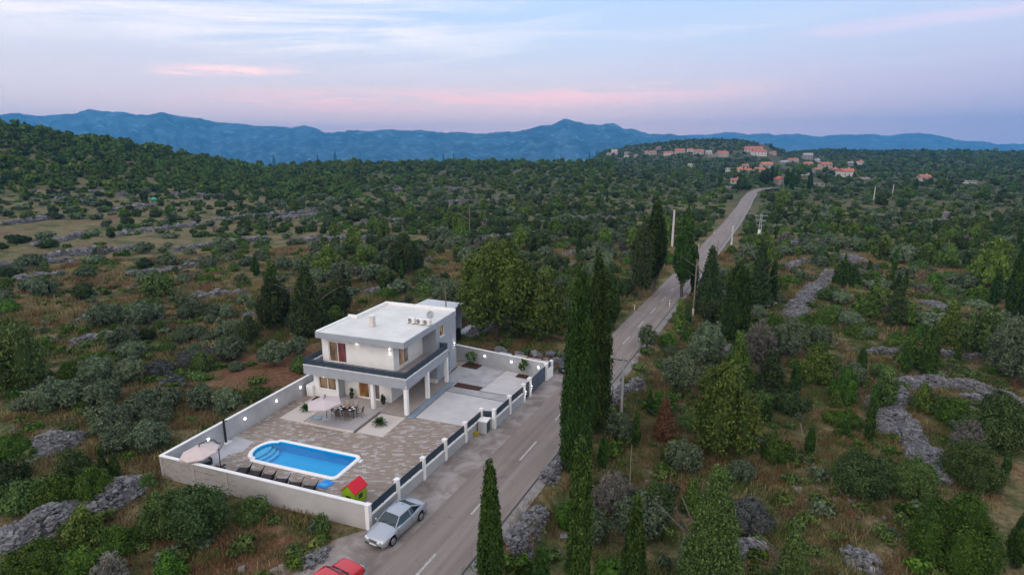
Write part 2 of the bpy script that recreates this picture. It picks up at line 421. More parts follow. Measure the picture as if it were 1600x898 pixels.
struct('gutter_line', strip(2.26, 2.40, -24, 200, .027), mat('tar_line', (.045, .045, .05)), 'dark tar joint beside the road edge strip')
dm = MB()
for k in range(-4, 24):
    y0 = 38.7+7.6*k; a = (road_x(y0), y0); bq = (road_x(y0+3.3), y0+3.3); w = .075
    zz = .034+.0009*max(0, y0-60)
    dm.add([(a[0]-w, a[1], zz), (a[0]+w, a[1], zz), (bq[0]+w, bq[1], zz), (bq[0]-w, bq[1], zz)], [(0, 1, 2, 3)])
struct('road_markings', dm, mat('road_paint', (.36, .35, .345), var=.3, vscale=6), 'worn white dashed centre line of the road')
am = MB()
am.flat([(-25, 8), (-17.5, 8), (-15.9, 27), (-14.5, 42), (-12.2, 62), (-13.9, 62), (-15.7, 58), (-16.5, 50.5), (-17.2, 43.1), (-18.35, 42.7), (-19.5, 31), (-19.75, 27.5), (-20.3, 26.9), (-22.2, 24.6), (-24, 20)], .012)
def apron_mat():
    m = bpy.data.materials.new('dusty_concrete'); m.use_nodes = True; t = m.node_tree; b = t.nodes['Principled BSDF']
    b.inputs['Roughness'].default_value = .9; b.inputs['Specular IOR Level'].default_value = .15
    p = N(t, 'ShaderNodeTexCoord').outputs['Object']
    a = noise(t, p, .5, 6, .65, .6); n3 = noise(t, p, 8, 5, .7); n4 = noise(t, p, 1.3, 5, .6, 1.0)
    c = mixc(t, maprange(t, a, .35, .65), (.17, .142, .13), (.30, .275, .265))
    c = mixc(t, mth(t, 'MULTIPLY', maprange(t, n4, .62, .72), .6), c, (.25, .17, .12))
    c = mixc(t, mth(t, 'MULTIPLY', maprange(t, n3, .45, .75), .3), c, (.10, .09, .09))
    link(t, c, b.inputs['Base Color']); return m
struct('roadside_apron', am, apron_mat(), 'dusty grey strip of ground between road and street wall')
# ---------------------------------------------------------------- mountains
def mtn(name, pts, D, depth, seed, rough, label, cname, col):
    rg = np.random.RandomState(seed)
    px = np.arange(pts[0][0], pts[-1][0]+1, 5.0); yy = np.interp(px, [p[0] for p in pts], [p[1] for p in pts])
    nv = 44; P = np.zeros((len(px), nv, 3))
    az = np.arctan((px-800)/926)+0.0
    crest = (HOR-yy+rg.normal(0, .45, len(px))+.9*np.sin(px*.11+seed)+.7*np.sin(px*.047))/926*D+CAM_H
    u = np.arange(nv)/(nv-1)
    ph = rg.uniform(0, 6.28, 40)
    for j in range(nv):
        q = u[j]
        r = D-depth*(1-q)
        prof = q**1.25
        ridge = np.zeros(len(px))
        for k in range(14):
            fr = 2*math.pi*(3.0+k*5.3)/900.0
            ridge += np.abs(np.sin(px*fr+ph[k]+q*(1.0+k*.35)*np.sin(px*.01+ph[k+14])))*(1.0/(1+.42*k))
        ridge = (ridge/ridge.max() if ridge.max() > 0 else ridge)
        z = -116+(crest+116)*prof+rough*(crest+116)*(ridge-.6)*math.sin(math.pi*q)**.7+(rg.uniform(-1, 1, len(px))*rough*8 if 0 < j < nv-1 else 0)
        if j == 0: z = z*0-117
        a = az
        dd = r/np.cos(az)
        wx = np.sin(a)*dd; wy = np.cos(a)*dd
        P[:, j, 0] = wx*_cy-wy*_sy; P[:, j, 1] = wx*_sy+wy*_cy; P[:, j, 2] = z
    # back slope so the range has a body
    B = P[:, -1:, :].copy(); B[:, 0, 0] *= 1.25; B[:, 0, 1] *= 1.25; B[:, 0, 2] = -117; B[:, 0, 0] *= .92; B[:, 0, 1] *= .92
    P = np.concatenate([P, B], 1); nv += 1
    me = bpy.data.meshes.new(name); co = P.reshape(-1, 3)
    ii = (np.arange(len(px)-1)[:, None]*nv+np.arange(nv-1)[None, :]).ravel()
    np_mesh(me, co, np.stack([ii, ii+nv, ii+nv+1, ii+1], 1), True)
    m = bpy.data.materials.new(cname); m.use_nodes = True; t = m.node_tree; b = t.nodes['Principled BSDF']
    b.inputs['Roughness'].default_value = 1; b.inputs['Specular IOR Level'].default_value = 0
    p = N(t, 'ShaderNodeTexCoord').outputs['Object']
    mp = N(t, 'ShaderNodeMapping'); link(t, p, mp.inputs[0]); mp.inputs['Scale'].default_value = (1, 1, .16)
    a1 = noise(t, mp.outputs[0], .003, 10, .68, .6); a2 = noise(t, mp.outputs[0], .012, 8, .7)
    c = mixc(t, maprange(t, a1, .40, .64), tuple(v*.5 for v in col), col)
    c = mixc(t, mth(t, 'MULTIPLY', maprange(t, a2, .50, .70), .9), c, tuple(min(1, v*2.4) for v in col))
    link(t, c, b.inputs['Base Color']); me.materials.append(m)
    o = bpy.data.objects.new(name, me); COL.objects.link(o); tag(o, label, 'mountains', kind='structure'); return o
mtn('mountains', [(-900, 205), (-400, 190), (-200, 176), (0, 182), (30, 180), (80, 183), (130, 178), (150, 175), (200, 178), (220, 181), (260, 179), (330, 190), (400, 197), (440, 201), (460, 200), (475, 197), (490, 200), (510, 207), (580, 206), (610, 204), (650, 204), (700, 209), (770, 208), (830, 204), (845, 198), (862, 196), (880, 187), (892, 190), (910, 193), (940, 197), (957, 195), (975, 203), (985, 202), (1010, 210), (1045, 208), (1060, 213), (1110, 222), (1200, 232)], 5200, 1700, 4, .42, 'rugged grey mountain range rising beyond the coast', 'limestone', (.065, .12, .165))  # rock colour shifted to blue, so distant haze is partly painted in
mtn('far_mountains', [(900, 224), (1000, 215), (1040, 211), (1080, 213), (1130, 209), (1150, 207), (1170, 209), (1200, 210), (1280, 213), (1330, 210), (1380, 213), (1410, 210), (1430, 208), (1450, 209), (1470, 215), (1500, 220), (1540, 223), (1600, 226), (1800, 222), (2300, 226)], 7300, 2000, 9, .25, 'lower hazy mountain range farther away', 'far_limestone_hazed', (.09, .12, .15))  # base colour also carries painted haze blue
# haze box round everything
hz = MB().box(-8200, 8200, -8200, 8200, -119, 345)
hz.f = hz.f
hm = bpy.data.materials.new('haze_air'); hm.use_nodes = True; t = hm.node_tree; t.nodes.clear()
vo = N(t, 'ShaderNodeVolumePrincipled'); vo.inputs['Color'].default_value = (.09, .44, .95, 1); vo.inputs['Density'].default_value = HAZE_D = 1.45e-4
vo.inputs['Anisotropy'].default_value = 0.0
ou = N(t, 'ShaderNodeOutputMaterial'); link(t, vo.outputs[0], ou.inputs['Volume'])
ho = hz.build('haze', hm); tag(ho, 'thin blue evening haze in the air', 'haze', kind='stuff')
# ================================================================ the plot: walls and paving
WHITE = mat('white_render', (.80, .80, .80), .85, var=.05, vscale=1.2, bump=.1, bscale=60)
GREY = mat('grey_render', (.33, .355, .40), .85, var=.06, vscale=1.2, bump=.1, bscale=60)
WALLP = mat('wall_render', (.38, .395, .42), .9, var=.10, vscale=.9, bump=.15, bscale=40)
CAP = mat('wall_capping', (.70, .70, .70), .8, var=.06, vscale=2)
NAVY = mat('navy_steel', (.028, .050, .075), .45, spec=.4)
NAVY2 = mat('blue_grey_steel', (.075, .105, .15), .45, spec=.4)
BLACK = mat('black_metal', (.015, .015, .018), .4)
GLASSD = None
def paving_mat():
    m = bpy.data.materials.new('stone_paving'); m.use_nodes = True; t = m.node_tree; b = t.nodes['Principled BSDF']
    b.inputs['Roughness'].default_value = .7; b.inputs['Specular IOR Level'].default_value = .25
    p = N(t, 'ShaderNodeTexCoord').outputs['Object']
    mp = N(t, 'ShaderNodeMapping'); link(t, p, mp.inputs[0]); mp.inputs['Rotation'].default_value = (0, 0, R(-20))
    br = N(t, 'ShaderNodeTexBrick'); link(t, mp.outputs[0], br.inputs['Vector']); br.inputs['Scale'].default_value = 1.0
    br.inputs['Brick Width'].default_value = .50; br.inputs['Row Height'].default_value = .20; br.inputs['Mortar Size'].default_value = .012
    br.inputs['Color1'].default_value = (0, 0, 0, 1); br.inputs['Color2'].default_value = (1, 1, 1, 1); br.inputs['Mortar'].default_value = (.5, .5, .5, 1)
    br.offset_frequency = 2; br.squash = .7; br.squash_frequency = 3
    n1 = noise(t, p, .8, 5, .6); n2 = noise(t, p, 7, 5, .65)
    f = mth(t, 'ADD', mth(t, 'MULTIPLY', br.outputs['Color'], .72), mth(t, 'MULTIPLY', n1, .34))
    c = ramp(t, f, [(0, (.17, .125, .10)), (.25, (.28, .215, .17)), (.5, (.23, .19, .165)), (.72, (.33, .28, .245)), (.86, (.42, .40, .40)), (1, (.58, .58, .60))])
    c = mixc(t, mth(t, 'MULTIPLY', n2, .35), c, (.2, .17, .15))
    c = mixc(t, mth(t, 'MULTIPLY', br.outputs['Fac'], .6), c, (.17, .14, .125))
    link(t, c, b.inputs['Base Color']); return m
# pool outline (rectangle with a roman step end on the left)
def pool_outline(g, n=14):
    """g = growth of the outline in metres"""
    x0, x1, y0, y1 = -33.15-g, -25.55+g, 31.72-g, 34.72+g
    r = .28+g*.8; pts = []
    def arc(cx, cy, rad, a0, a1, m):
        for k in range(m+1):
            a = a0+(a1-a0)*k/m; pts.append((cx+rad*math.cos(a), cy+rad*math.sin(a)))
    arc(x1-r, y0+r, r, -math.pi/2, 0, 6); arc(x1-r, y1-r, r, 0, math.pi/2, 6)
    arc(x0+r*.7, y1-r*.7, r*.7, math.pi/2, math.pi, 4)
    ry = 1.22+g*.85; cx = x0; cy = (y0+y1)/2
    pts2 = []
    for k in range(n+1):
        a = math.pi/2+math.pi*k/n; pts2.append((cx+.98*math.cos(a)*(1), cy+ry*math.sin(a)))
    pts.extend(pts2)
    arc(x0+r*.7, y0+r*.7, r*.7, math.pi, 1.5*math.pi, 4)
    return pts
def wall_x(y): return -19.62+(y-27.5)*.1115      # street wall line (outer face)
YARD = [(-37.62, 27.55), (-19.68, 27.52), (-18.3, 42.78), (-17.2, 43.03), (-16.05, 55.4), (-27.2, 57.42), (-37.62, 57.45)]
pm = MB(); pm.flat(YARD, 0.0, 0, [pool_outline(.15)])
struct('stone_paving', pm, paving_mat(), 'tan and grey stone paving of the yard')
CONC = mat('smooth_concrete', (.47, .455, .46), .8, var=.07, vscale=.7)
CONC2 = mat('grey_concrete', (.34, .34, .355), .85, var=.16, vscale=.8)
TILE = mat('terrace_tile', (.34, .325, .33), .55, var=.06, vscale=1.5, spec=.35)
TILEB = mat('terrace_tile_brown', (.30, .265, .245), .6, var=.08, vscale=1.5)
struct('terrace', MB().prism([(-33.6, 38.2), (-28.35, 38.2), (-28.35, 42.2), (-28.35, 44.35), (-33.6, 44.35)], .004, .10), TILE, 'grey tiled dining terrace')
struct('porch_floor', MB().prism([(-28.35, 42.25), (-25.45, 42.25), (-25.35, 51.0), (-26.4, 51.0), (-26.4, 55.2), (-28.35, 55.2)], .004, .104), TILEB, 'tiled floor of the covered porch')
struct('porch_edge', MB().prism([(-25.42, 42.2), (-24.75, 42.2), (-24.75, 51.0), (-25.32, 51.0)], .006, .055), mat('blue_grey_tile', (.20, .25, .31), .5, var=.1), 'blue grey drain strip along the porch')
struct('terrace_kerb', MB().box(-33.75, -28.3, 38.02, 38.19, .003, .14), mat('kerb_stone', (.55, .49, .45), .8, var=.1), 'pale kerb along the terrace front')
struct('side_kerb', MB().box(-28.33, -28.18, 38.2, 42.2, .003, .16), mat('dark_kerb', (.16, .15, .15), .8), 'dark kerb between terrace and palm bed')
SAND = mat('fine_gravel', (.50, .455, .43), .9, var=.12, vscale=25, bump=.3, bscale=60)
struct('gravel_bed', MB().prism([(-28.15, 38.3), (-25.5, 38.3), (-25.5, 42.15), (-28.15, 42.15)], .004, .03), SAND, 'pale gravel bed around the round palm')
struct('gravel_strip', MB().prism([(-36.3, 38.15), (-33.8, 38.15), (-33.8, 43.2), (-36.3, 43.2)], .004, .03), SAND, 'pale gravel bed left of the terrace')
struct('concrete_yard', MB().prism([(-24.65, 42.5), (-18.5, 42.5), (-17.35, 43.2), (-16.85, 48.2), (-24.6, 48.75)], .004, .02), CONC, 'smooth pale concrete yard beside the porch')
struct('yard_channel', MB().prism([(-24.6, 48.85), (-16.85, 48.3), (-16.7, 49.75), (-24.5, 50.0)], .004, .012), CONC2, 'grey concrete band across the yard')
struct('yard_joint', MB().prism([(-24.6, 48.76), (-16.9, 48.21), (-16.9, 48.3), (-24.6, 48.85)], .004, .03), mat('dark_joint', (.08, .085, .10)), 'dark drain joint across the yard')
struct('yard_joint', MB().prism([(-21.4, 49.88), (-16.75, 49.74), (-16.75, 49.83), (-21.4, 49.97)], .014, .03), mat('dark_joint', (.08, .085, .10)), 'thin dark joint by the gate path')
struct('rear_yard', MB().prism([(-26.3, 50.05), (-21.5, 50.0), (-20.9, 56.0), (-26.3, 57.0)], .004, .010), CONC2, 'rough grey concrete of the rear yard')
struct('gate_path', MB().prism([(-21.4, 49.97), (-16.7, 49.83), (-16.05, 55.2), (-20.8, 56.0)], .004, .018), CONC, 'smooth pale concrete drive inside the gates')
struct('corner_slab', MB().prism([(-37.4, 27.7), (-35.2, 27.7), (-35.6, 31.6), (-34.9, 32.4), (-35.3, 34.0), (-37.4, 34.2)], .004, .014), mat('slab_grey', (.40, .40, .43), .8, var=.08, vscale=1), 'smooth grey slab in the pool corner')
SOIL = mat('red_soil', (.060, .026, .018), .95, var=.4, vscale=6, bump=.8, bscale=12)
def bed(poly, lab):
    o = MB().prism(poly, .003, .06); ob = o.build('soil_bed', SOIL); tag(ob, lab, 'soil bed', kind='structure')
bed([(-24.45, 50.05), (-21.55, 49.95), (-21.5, 50.85), (-24.45, 51.1)], 'long dark soil bed beside the porch')
bed([(-26.15, 55.45), (-24.1, 55.15), (-23.9, 56.5), (-25.9, 57.0)], 'square dark soil bed around the leafy shrub')
bed([(-19.3, 54.6), (-18.0, 54.45), (-17.95, 55.4), (-19.2, 55.55)], 'small dark soil bed under the young tree')
bed([(-36.1, 42.35), (-34.6, 42.35), (-34.6, 43.2), (-36.1, 43.2)], 'small dark soil bed at the house corner')
# ---------------------------------------------------------------- boundary walls
def wallseg(p, q, h, t0=.2, zb=-.9, name='boundary_wall', label=None, m=None, group=None, hh=None):
    """wall from p to q (outer face on the right of the direction), top height h"""
    root = thing(name, label, 'wall', (p[0], p[1], 0), group=group)
    p = Vector((p[0], p[1])); q = Vector((q[0], q[1])); d = (q-p).normalized(); n = Vector((-d.y, d.x))*t0
    a = MB().prism([p, q, q+n, p+n], zb, h); a.build('wall_panel', m or WALLP, root)
    e = d*.0; o = n.normalized()*.03
    c = MB().prism([p-o-e, q-o+e, q+n+o+e, p+n+o-e], h+.002, h+.06); c.build('capping', CAP, root)
    return root
def block_mat():
    m = bpy.data.materials.new('bare_blockwork'); m.use_nodes = True; t = m.node_tree; b = t.nodes['Principled BSDF']
    b.inputs['Roughness'].default_value = .95
    p = N(t, 'ShaderNodeTexCoord').outputs['Object']
    mp = N(t, 'ShaderNodeMapping'); link(t, p, mp.inputs[0]); mp.inputs['Rotation'].default_value = (R(90), 0, 0)
    br = N(t, 'ShaderNodeTexBrick'); link(t, mp.outputs[0], br.inputs['Vector']); br.inputs['Scale'].default_value = 1.0
    br.inputs['Brick Width'].default_value = .5; br.inputs['Row Height'].default_value = .22; br.inputs['Mortar Size'].default_value = .012
    br.inputs['Color1'].default_value = (.24, .22, .21, 1); br.inputs['Color2'].default_value = (.33, .31, .30, 1); br.inputs['Mortar'].default_value = (.42, .41, .40, 1)
    n1 = noise(t, p, .6, 5, .65, .4)
    sp = N(t, 'ShaderNodeSeparateXYZ'); link(t, p, sp.inputs[0])
    f = mth(t, 'ADD', maprange(t, sp.outputs[0], 5.2, 10.5), mth(t, 'MULTIPLY', mth(t, 'SUBTRACT', n1, .5), 1.6), clamp=True)
    c = mixc(t, f, br.outputs['Color'], (.44, .43, .43)); c = mixc(t, mth(t, 'MULTIPLY', maprange(t, n1, .5, .8), .3), c, (.2, .19, .18))
    link(t, c, b.inputs['Base Color']); return m
H = 1.72
wallseg((-37.75, 57.6), (-37.75, 27.45), H, label='long rendered side wall with lamps left of the pool')
fw = wallseg((-37.74, 27.44), (-19.9, 27.44), H-.005, label='unfinished block wall in front of the pool', m=block_mat())
pb = MB()
for x in (-37.7, -34.6, -31.5): pb.box(x, x+.22, 27.405, 27.44, -.9, H-.03)
pb.build('pier', mat('raw_concrete', (.36, .35, .34), .9, var=.12), fw)
wallseg((-15.95, 55.45), (-27.2, 57.5), H, label='rendered rear wall with lamps behind the gate drive')
wallseg((-27.2, 57.52), (-37.74, 57.58), H-.004, label='rendered rear wall hidden behind the house')
# street wall
st = thing('street_wall', 'white street wall with square posts and dark slatted fence panels', 'wall', (-19.6, 27.44, 0))
SW = [(-19.72, 27.5), (-19.48, 30.66), (-19.16, 33.8), (-18.86, 36.8), (-18.54, 39.93), (-18.26, 42.8)]
SW2 = [(-17.16, 43.05), (-16.86, 46.12), (-16.50, 49.12)]
LOWH = .95
def post(p, h=1.75, w=.30, zb=-.2):
    o = MB().cbox((p[0], p[1], (h+zb)/2), (w, w, h-zb), R(-5)).build('post', WHITE, st)
    MB().cbox((p[0], p[1], h+.04), (w+.08, w+.08, .07), R(-5)).build('post_cap', CAP, o)
def panel(p, q, zl=LOWH, zh=1.62):
    p = Vector(p); q = Vector(q); d = (q-p).normalized(); a = p+d*.16; b = q-d*.16; n = 7; mbp = MB()
    hh = (zh-zl-.06)/n
    for k in range(n):
        z = zl+.06+hh*(k+.5); mbp.beam((a.x, a.y, z), (b.x, b.y, z), .03, hh*.86)
    m = (a+b)/2
    for e in (a+d*.03, m, b-d*.03): mbp.beam((e.x, e.y, zl+.01), (e.x, e.y, zh), .045, .045)
    mbp.build('fence_panel', NAVY, st)
def lowwall(p, q, zl=LOWH):
    p = Vector(p); q = Vector(q); d = (q-p).normalized(); n = Vector((-d.y, d.x))*.09; a = p+d*.13; b = q-d*.13
    MB().prism([a-n, b-n, b+n, a+n], -.2, zl-.07).build('low_wall', WALLP, st)
    n2 = n*1.35
    MB().prism([a-n2, b-n2, b+n2, a+n2], zl-.068, zl).build('coping', CAP, st)
for P_ in SW+SW2: post(P_)
for a_, b_ in zip(SW[:-1], SW[1:]): lowwall(a_, b_); panel(a_, b_)
for a_, b_ in zip(SW2[:-1], SW2[1:]): lowwall(a_, b_); panel(a_, b_)
panel(SW[-1], SW2[0], .98)
MB().prism([(-18.12, 42.62), (-17.33, 42.78), (-17.35, 43.02), (-18.12, 42.9)], -.2, .93).build('low_wall', WALLP, st)
# meter niche in the recess
nb = thing('meter_box', 'grey utility block with a dark door set in the street wall recess', 'utility box', (-17.8, 42.1, 0))
MB().box(-18.15, -17.36, 41.75, 42.6, 0, 1.12).build('block', WALLP, nb)
MB().box(-18.2, -17.3, 41.7, 42.62, 1.122, 1.19).build('lid', CAP, nb)
MB().box(-17.358, -17.33, 41.85, 42.5, .12, 1.0).build('door', NAVY, nb)
# gates
P3 = (-16.38, 50.6); P4 = (-15.98, 54.95)
gp_ = thing('gate_post', 'white gate post with twin lamps between the gates', 'gate post', (P3[0], P3[1], 0))
MB().cbox((P3[0], P3[1], .86), (.32, .32, 1.9), R(-5)).build('shaft', WHITE, gp_); MB().cbox((P3[0], P3[1], 1.84), (.4, .4, .07), R(-5)).build('post_cap', CAP, gp_)
ge_ = thing('gate_post', 'white end block with small fence panel at the sliding gate', 'gate post', (P4[0], P4[1], 0))
MB().prism([(-16.2, 54.75), (-15.8, 54.75), (-15.55, 56.3), (-15.95, 56.3)], -.2, 1.1).build('low_wall', WHITE, ge_)
MB().cbox((P4[0]+.02, P4[1], .86), (.34, .34, 1.9), R(-5)).build('shaft', WHITE, ge_); MB().cbox((P4[0]+.02, P4[1], 1.84), (.42, .42, .07), R(-5)).build('post_cap', CAP, ge_)
MB().cbox((-15.75, 56.2, .86), (.3, .3, 1.9), R(-5)).build('shaft', WHITE, ge_)
MB().beam((-15.93, 55.15, 1.45), (-15.8, 56.05, 1.45), .04, .6).build('fence_panel', NAVY2, ge_)
def gate(name, p, q, z1, lab, n):
    r = thing(name, lab, 'gate', (p[0], p[1], 0)); p = Vector(p); q = Vector(q); d = (q-p).normalized(); g = MB()
    L = (q-p).length
    for k in range(n):
        a = p+d*(L*(k+.06)/n); b = p+d*(L*(k+.94)/n); zt = z1
        g.beam((a.x, a.y, (zt+.12)/2), (b.x, b.y, (zt+.12)/2), .035, zt-.14)
    g.build('boards', NAVY2, r)
    f = MB()
    for z in (.1, z1): f.beam((p.x, p.y, z), (q.x, q.y, z), .06, .06)
    for e in (p+d*.03, (p+q)/2, q-d*.03): f.beam((e.x, e.y, .05), (e.x, e.y, z1+.03), .06, .06)
    f.build('gate_frame', NAVY, r); return r
gate('sliding_gate', (-16.33, 50.8), (-16.02, 54.75), 1.6, 'wide blue grey sliding gate of the drive', 20)
gate('pedestrian_gate', (-16.47, 49.35), (-16.40, 50.4), 1.6, 'narrow blue grey garden gate between lit posts', 5)
# wall lamps
LAMPM = mat('lamp_glow', (.9, .9, .9), emit=(1, .98, .95), estr=7.0)
LAMPB = mat('lamp_body', (.75, .75, .75), .5)
def wlamp(p, n, lab, pw=1.6, size=.13):
    r = thing('wall_lamp', lab, 'lamp', p, group='round lamps on the yard walls')
    n = Vector(n).normalized(); P = Vector(p)
    MB().cyl(P, P+n*.05, size+.015, size+.015, 16).build('housing', LAMPB, r)
    MB().cyl(P+n*.052, P+n*.075, size*.95, size*.8, 16).build('diffuser', LAMPM, r)
    L = bpy.data.lights.new('lamp_light', 'POINT'); L.energy = pw; L.color = (1, .96, .9); L.shadow_soft_size = .1
    lo = bpy.data.objects.new('lamp_light', L); COL.objects.link(lo); lo.parent = r; lo.location = n*.22
for k, (y, s) in enumerate(((28.6, 'nearest the pool corner'), (31.55, 'just left of the dark shower post'), (35.45, 'next after the shower post'), (39.3, 'level with the terrace palm'), (42.6, 'closest to the house'))):
    if k == 0: continue
    wlamp((-37.53, y, 1.05), (1, 0, 0), 'round lit lamp on the side wall, '+s)
wlamp((-36.2, 27.66, 1.25), (0, 1, 0), 'round lit lamp on the inside of the front wall')
for x, s in ((-23.6, 'beside the leafy shrub'), (-20.2, 'midway along it'), (-16.9, 'nearest the sliding gate')):
    wlamp((x, 55.45+(x+15.95)*-.1822-.26, 1.15), (-.18, -1, 0), 'round lit lamp on the rear wall, '+s)
def updown(p, n, lab):
    r = thing('up_down_lamp', lab, 'lamp', p); P = Vector(p)+Vector(n)*.06
    MB().cyl(P-Vector((0, 0, .12)), P+Vector((0, 0, .12)), .05, .05, 12).build('housing', LAMPB, r)
    for s in (-1, 1):
        MB().cyl(P+Vector((0, 0, .121*s)), P+Vector((0, 0, .14*s)), .045, .045, 12).build('diffuser', LAMPM, r)
        L = bpy.data.lights.new('lamp_light', 'SPOT'); L.energy = 7; L.spot_size = R(80); L.color = (1, .93, .82); L.shadow_soft_size = .04
        lo = bpy.data.objects.new('lamp_light', L); COL.objects.link(lo); lo.parent = r; lo.location = Vector(n)*.1+Vector((0, 0, .17*s)); lo.rotation_euler = (R(180) if s > 0 else 0, 0, 0)
updown((-16.32, 49.12, .95), (1, 0, 0), 'up and down lamp on the post before the garden gate')
updown((-16.20, 50.6, .95), (1, 0, 0), 'up and down lamp on the post between both gates')
# ================================================================ the house
HX, HY = -31.4, 49.0
house = thing('house', 'white and grey two storey flat roofed villa with a wrap around balcony', 'house', (HX, HY, 0))
FRAME = mat('white_window_frame', (.78, .78, .78), .4)
def pane_mat(name, col, emit, es, vs=2.0):
    if name in MATS: return MATS[name]
    m = mat(name, col, .12, spec=.5); t = m.node_tree; b = t.nodes['Principled BSDF']
    p = N(t, 'ShaderNodeTexCoord').outputs['Object']; mp = N(t, 'ShaderNodeMapping'); link(t, p, mp.inputs[0]); mp.inputs['Scale'].default_value = (1, 1, .45)
    n1 = noise(t, mp.outputs[0], vs, 3, .5)
    link(t, mixc(t, maprange(t, n1, .35, .62), tuple(c*.25 for c in emit), emit), b.inputs['Emission Color']); b.inputs['Emission Strength'].default_value = es
    return m
PW = pane_mat('lit_pane_warm', (.05, .04, .03), (.46, .29, .17), .42)
PR = pane_mat('lit_pane_red', (.05, .03, .03), (.26, .06, .08), .45)
PB = pane_mat('lit_pane_brown', (.04, .02, .01), (.42, .17, .035), .5, 1.2)
PG = pane_mat('lit_pane_grey', (.06, .05, .05), (.22, .16, .14), .55)
CURT = mat('curtain', (.55, .48, .42), .9, var=.1, vscale=8, emit=(.6, .42, .3), estr=.16)
def facade(p, q, z0, z1, holes, m, name='wall', depth=.16, parent=house):
    """wall sheet from p to q (outside on the right hand) with real openings; holes = (u0,u1,za,zb)"""
    p = Vector(p); q = Vector(q); d = (q-p).normalized(); n = Vector((d.y, -d.x)); L = (q-p).length
    loops = [[Vector((0, z0, 0)), Vector((L, z0, 0)), Vector((L, z1, 0)), Vector((0, z1, 0))]]
    for u0, u1, a, b in holes: loops.append([Vector((u0, a, 0)), Vector((u1, a, 0)), Vector((u1, b, 0)), Vector((u0, b, 0))])
    tri = tessellate_polygon(loops); pts = [v for l in loops for v in l]; mb = MB()
    def W3(u, z, off=0.0):
        c = p+d*u-n*off; return (c.x, c.y, z)
    fs = []
    for t3 in tri:
        a, b, c = (pts[i] for i in t3)
        fs.append(tuple(t3) if (b-a).cross(c-a).z > 0 else tuple(t3[::-1]))
    mb.add([W3(v.x, v.y) for v in pts], fs)
    for u0, u1, a, b in holes:
        vs = [W3(u0, a), W3(u1, a), W3(u1, b), W3(u0, b), W3(u0, a, depth), W3(u1, a, depth), W3(u1, b, depth), W3(u0, b, depth)]
        mb.add(vs, [(0, 4, 5, 1), (1, 5, 6, 2), (2, 6, 7, 3), (3, 7, 4, 0)])
    mb.build(name, m, parent)
    return p, d, n
def window(fr, u0, u1, a, b, panes, sill=True, nm='window', rail=None):
    p, d, n = fr; k = len(panes); w = (u1-u0)/k
    def W3(u, z, off): c = p+d*u-n*off; return (c.x, c.y, z)
    f = MB(); t = .07
    def bar(ua, ub, za, zb):
        f.add([W3(ua, za, .06), W3(ub, za, .06), W3(ub, zb, .06), W3(ua, zb, .06), W3(ua, za, .13), W3(ub, za, .13), W3(ub, zb, .13), W3(ua, zb, .13)],
              [(0, 1, 2, 3), (7, 6, 5, 4), (0, 4, 5, 1), (1, 5, 6, 2), (2, 6, 7, 3), (3, 7, 4, 0)])
    bar(u0+.002, u1-.002, a+.002, a+t); bar(u0+.002, u1-.002, b-t, b-.002)
    for i in range(k+1):
        c = u0+w*i; x0 = u0+.002 if i == 0 else c-t/2; x1 = u1-.002 if i == k else c+t/2
        if i == 0: x1 = u0+t
        if i == k: x0 = u1-t
        bar(x0, x1, a+t, b-t)
    fo = f.build(nm, FRAME, house)
    for i, pm_ in enumerate(panes):
        g = MB(); g.add([W3(u0+w*i+.03, a+.05, .10), W3(u0+w*(i+1)-.03, a+.05, .10), W3(u0+w*(i+1)-.03, b-.05, .10), W3(u0+w*i+.03, b-.05, .10)], [(0, 1, 2, 3)])
        g.build('pane', pm_, fo)
    if sill:
        s = MB(); s.add([W3(u0-.05, a-.05, .1), W3(u1+.05, a-.05, .1), W3(u1+.05, a-.003, .1), W3(u0-.05, a-.003, .1), W3(u0-.05, a-.05, -.06), W3(u1+.05, a-.05, -.06), W3(u1+.05, a-.003, -.06), W3(u0-.05, a-.003, -.06)],
              [(0, 1, 2, 3), (7, 6, 5, 4), (0, 4, 5, 1), (1, 5, 6, 2), (2, 6, 7, 3), (3, 7, 4, 0)]); s.build('sill', CAP, fo)
    return fo
D = .165
# ground floor: core set back behind the facade sheets
gf = MB(); gf.prism([(-36.45+.005, 43.4+D), (-33.6-D, 43.4+D), (-33.6-D, 44.4+D), (-28.3-D, 44.4+D), (-28.3-D, 50.3), (-28.3-D, 54.8), (-36.44, 54.8)], 0, 2.7)
gf.build('wall_core', WHITE, house)
fr = facade((-36.45, 43.4), (-33.6, 43.4), 0, 2.9, [(.55, 2.6, .85, 2.15)], WHITE); window(fr, .55, 2.6, .85, 2.15, [PW, PW])
facade((-33.6, 43.4), (-33.6, 44.4), 0, 2.9, [], GREY)
fr = facade((-33.6, 44.4), (-28.3, 44.4), 0, 2.9, [(1.55, 4.0, .12, 2.3)], WHITE); window(fr, 1.55, 4.0, .12, 2.3, [PB, PG], False, 'door')
facade((-28.3, 44.4), (-28.3, 50.5), 0, 2.9, [(3.9, 4.8, .12, 2.2)], mat('porch_wall', (.60, .60, .60), .85, var=.04)); 
frp = (Vector((-28.3, 44.4)), Vector((0, 1)), Vector((1, 0))); window(frp, 3.9, 4.8, .12, 2.2, [PG], False, 'door')
facade((-36.45, 54.8), (-36.45, 43.4), 0, 2.9, [], WHITE)
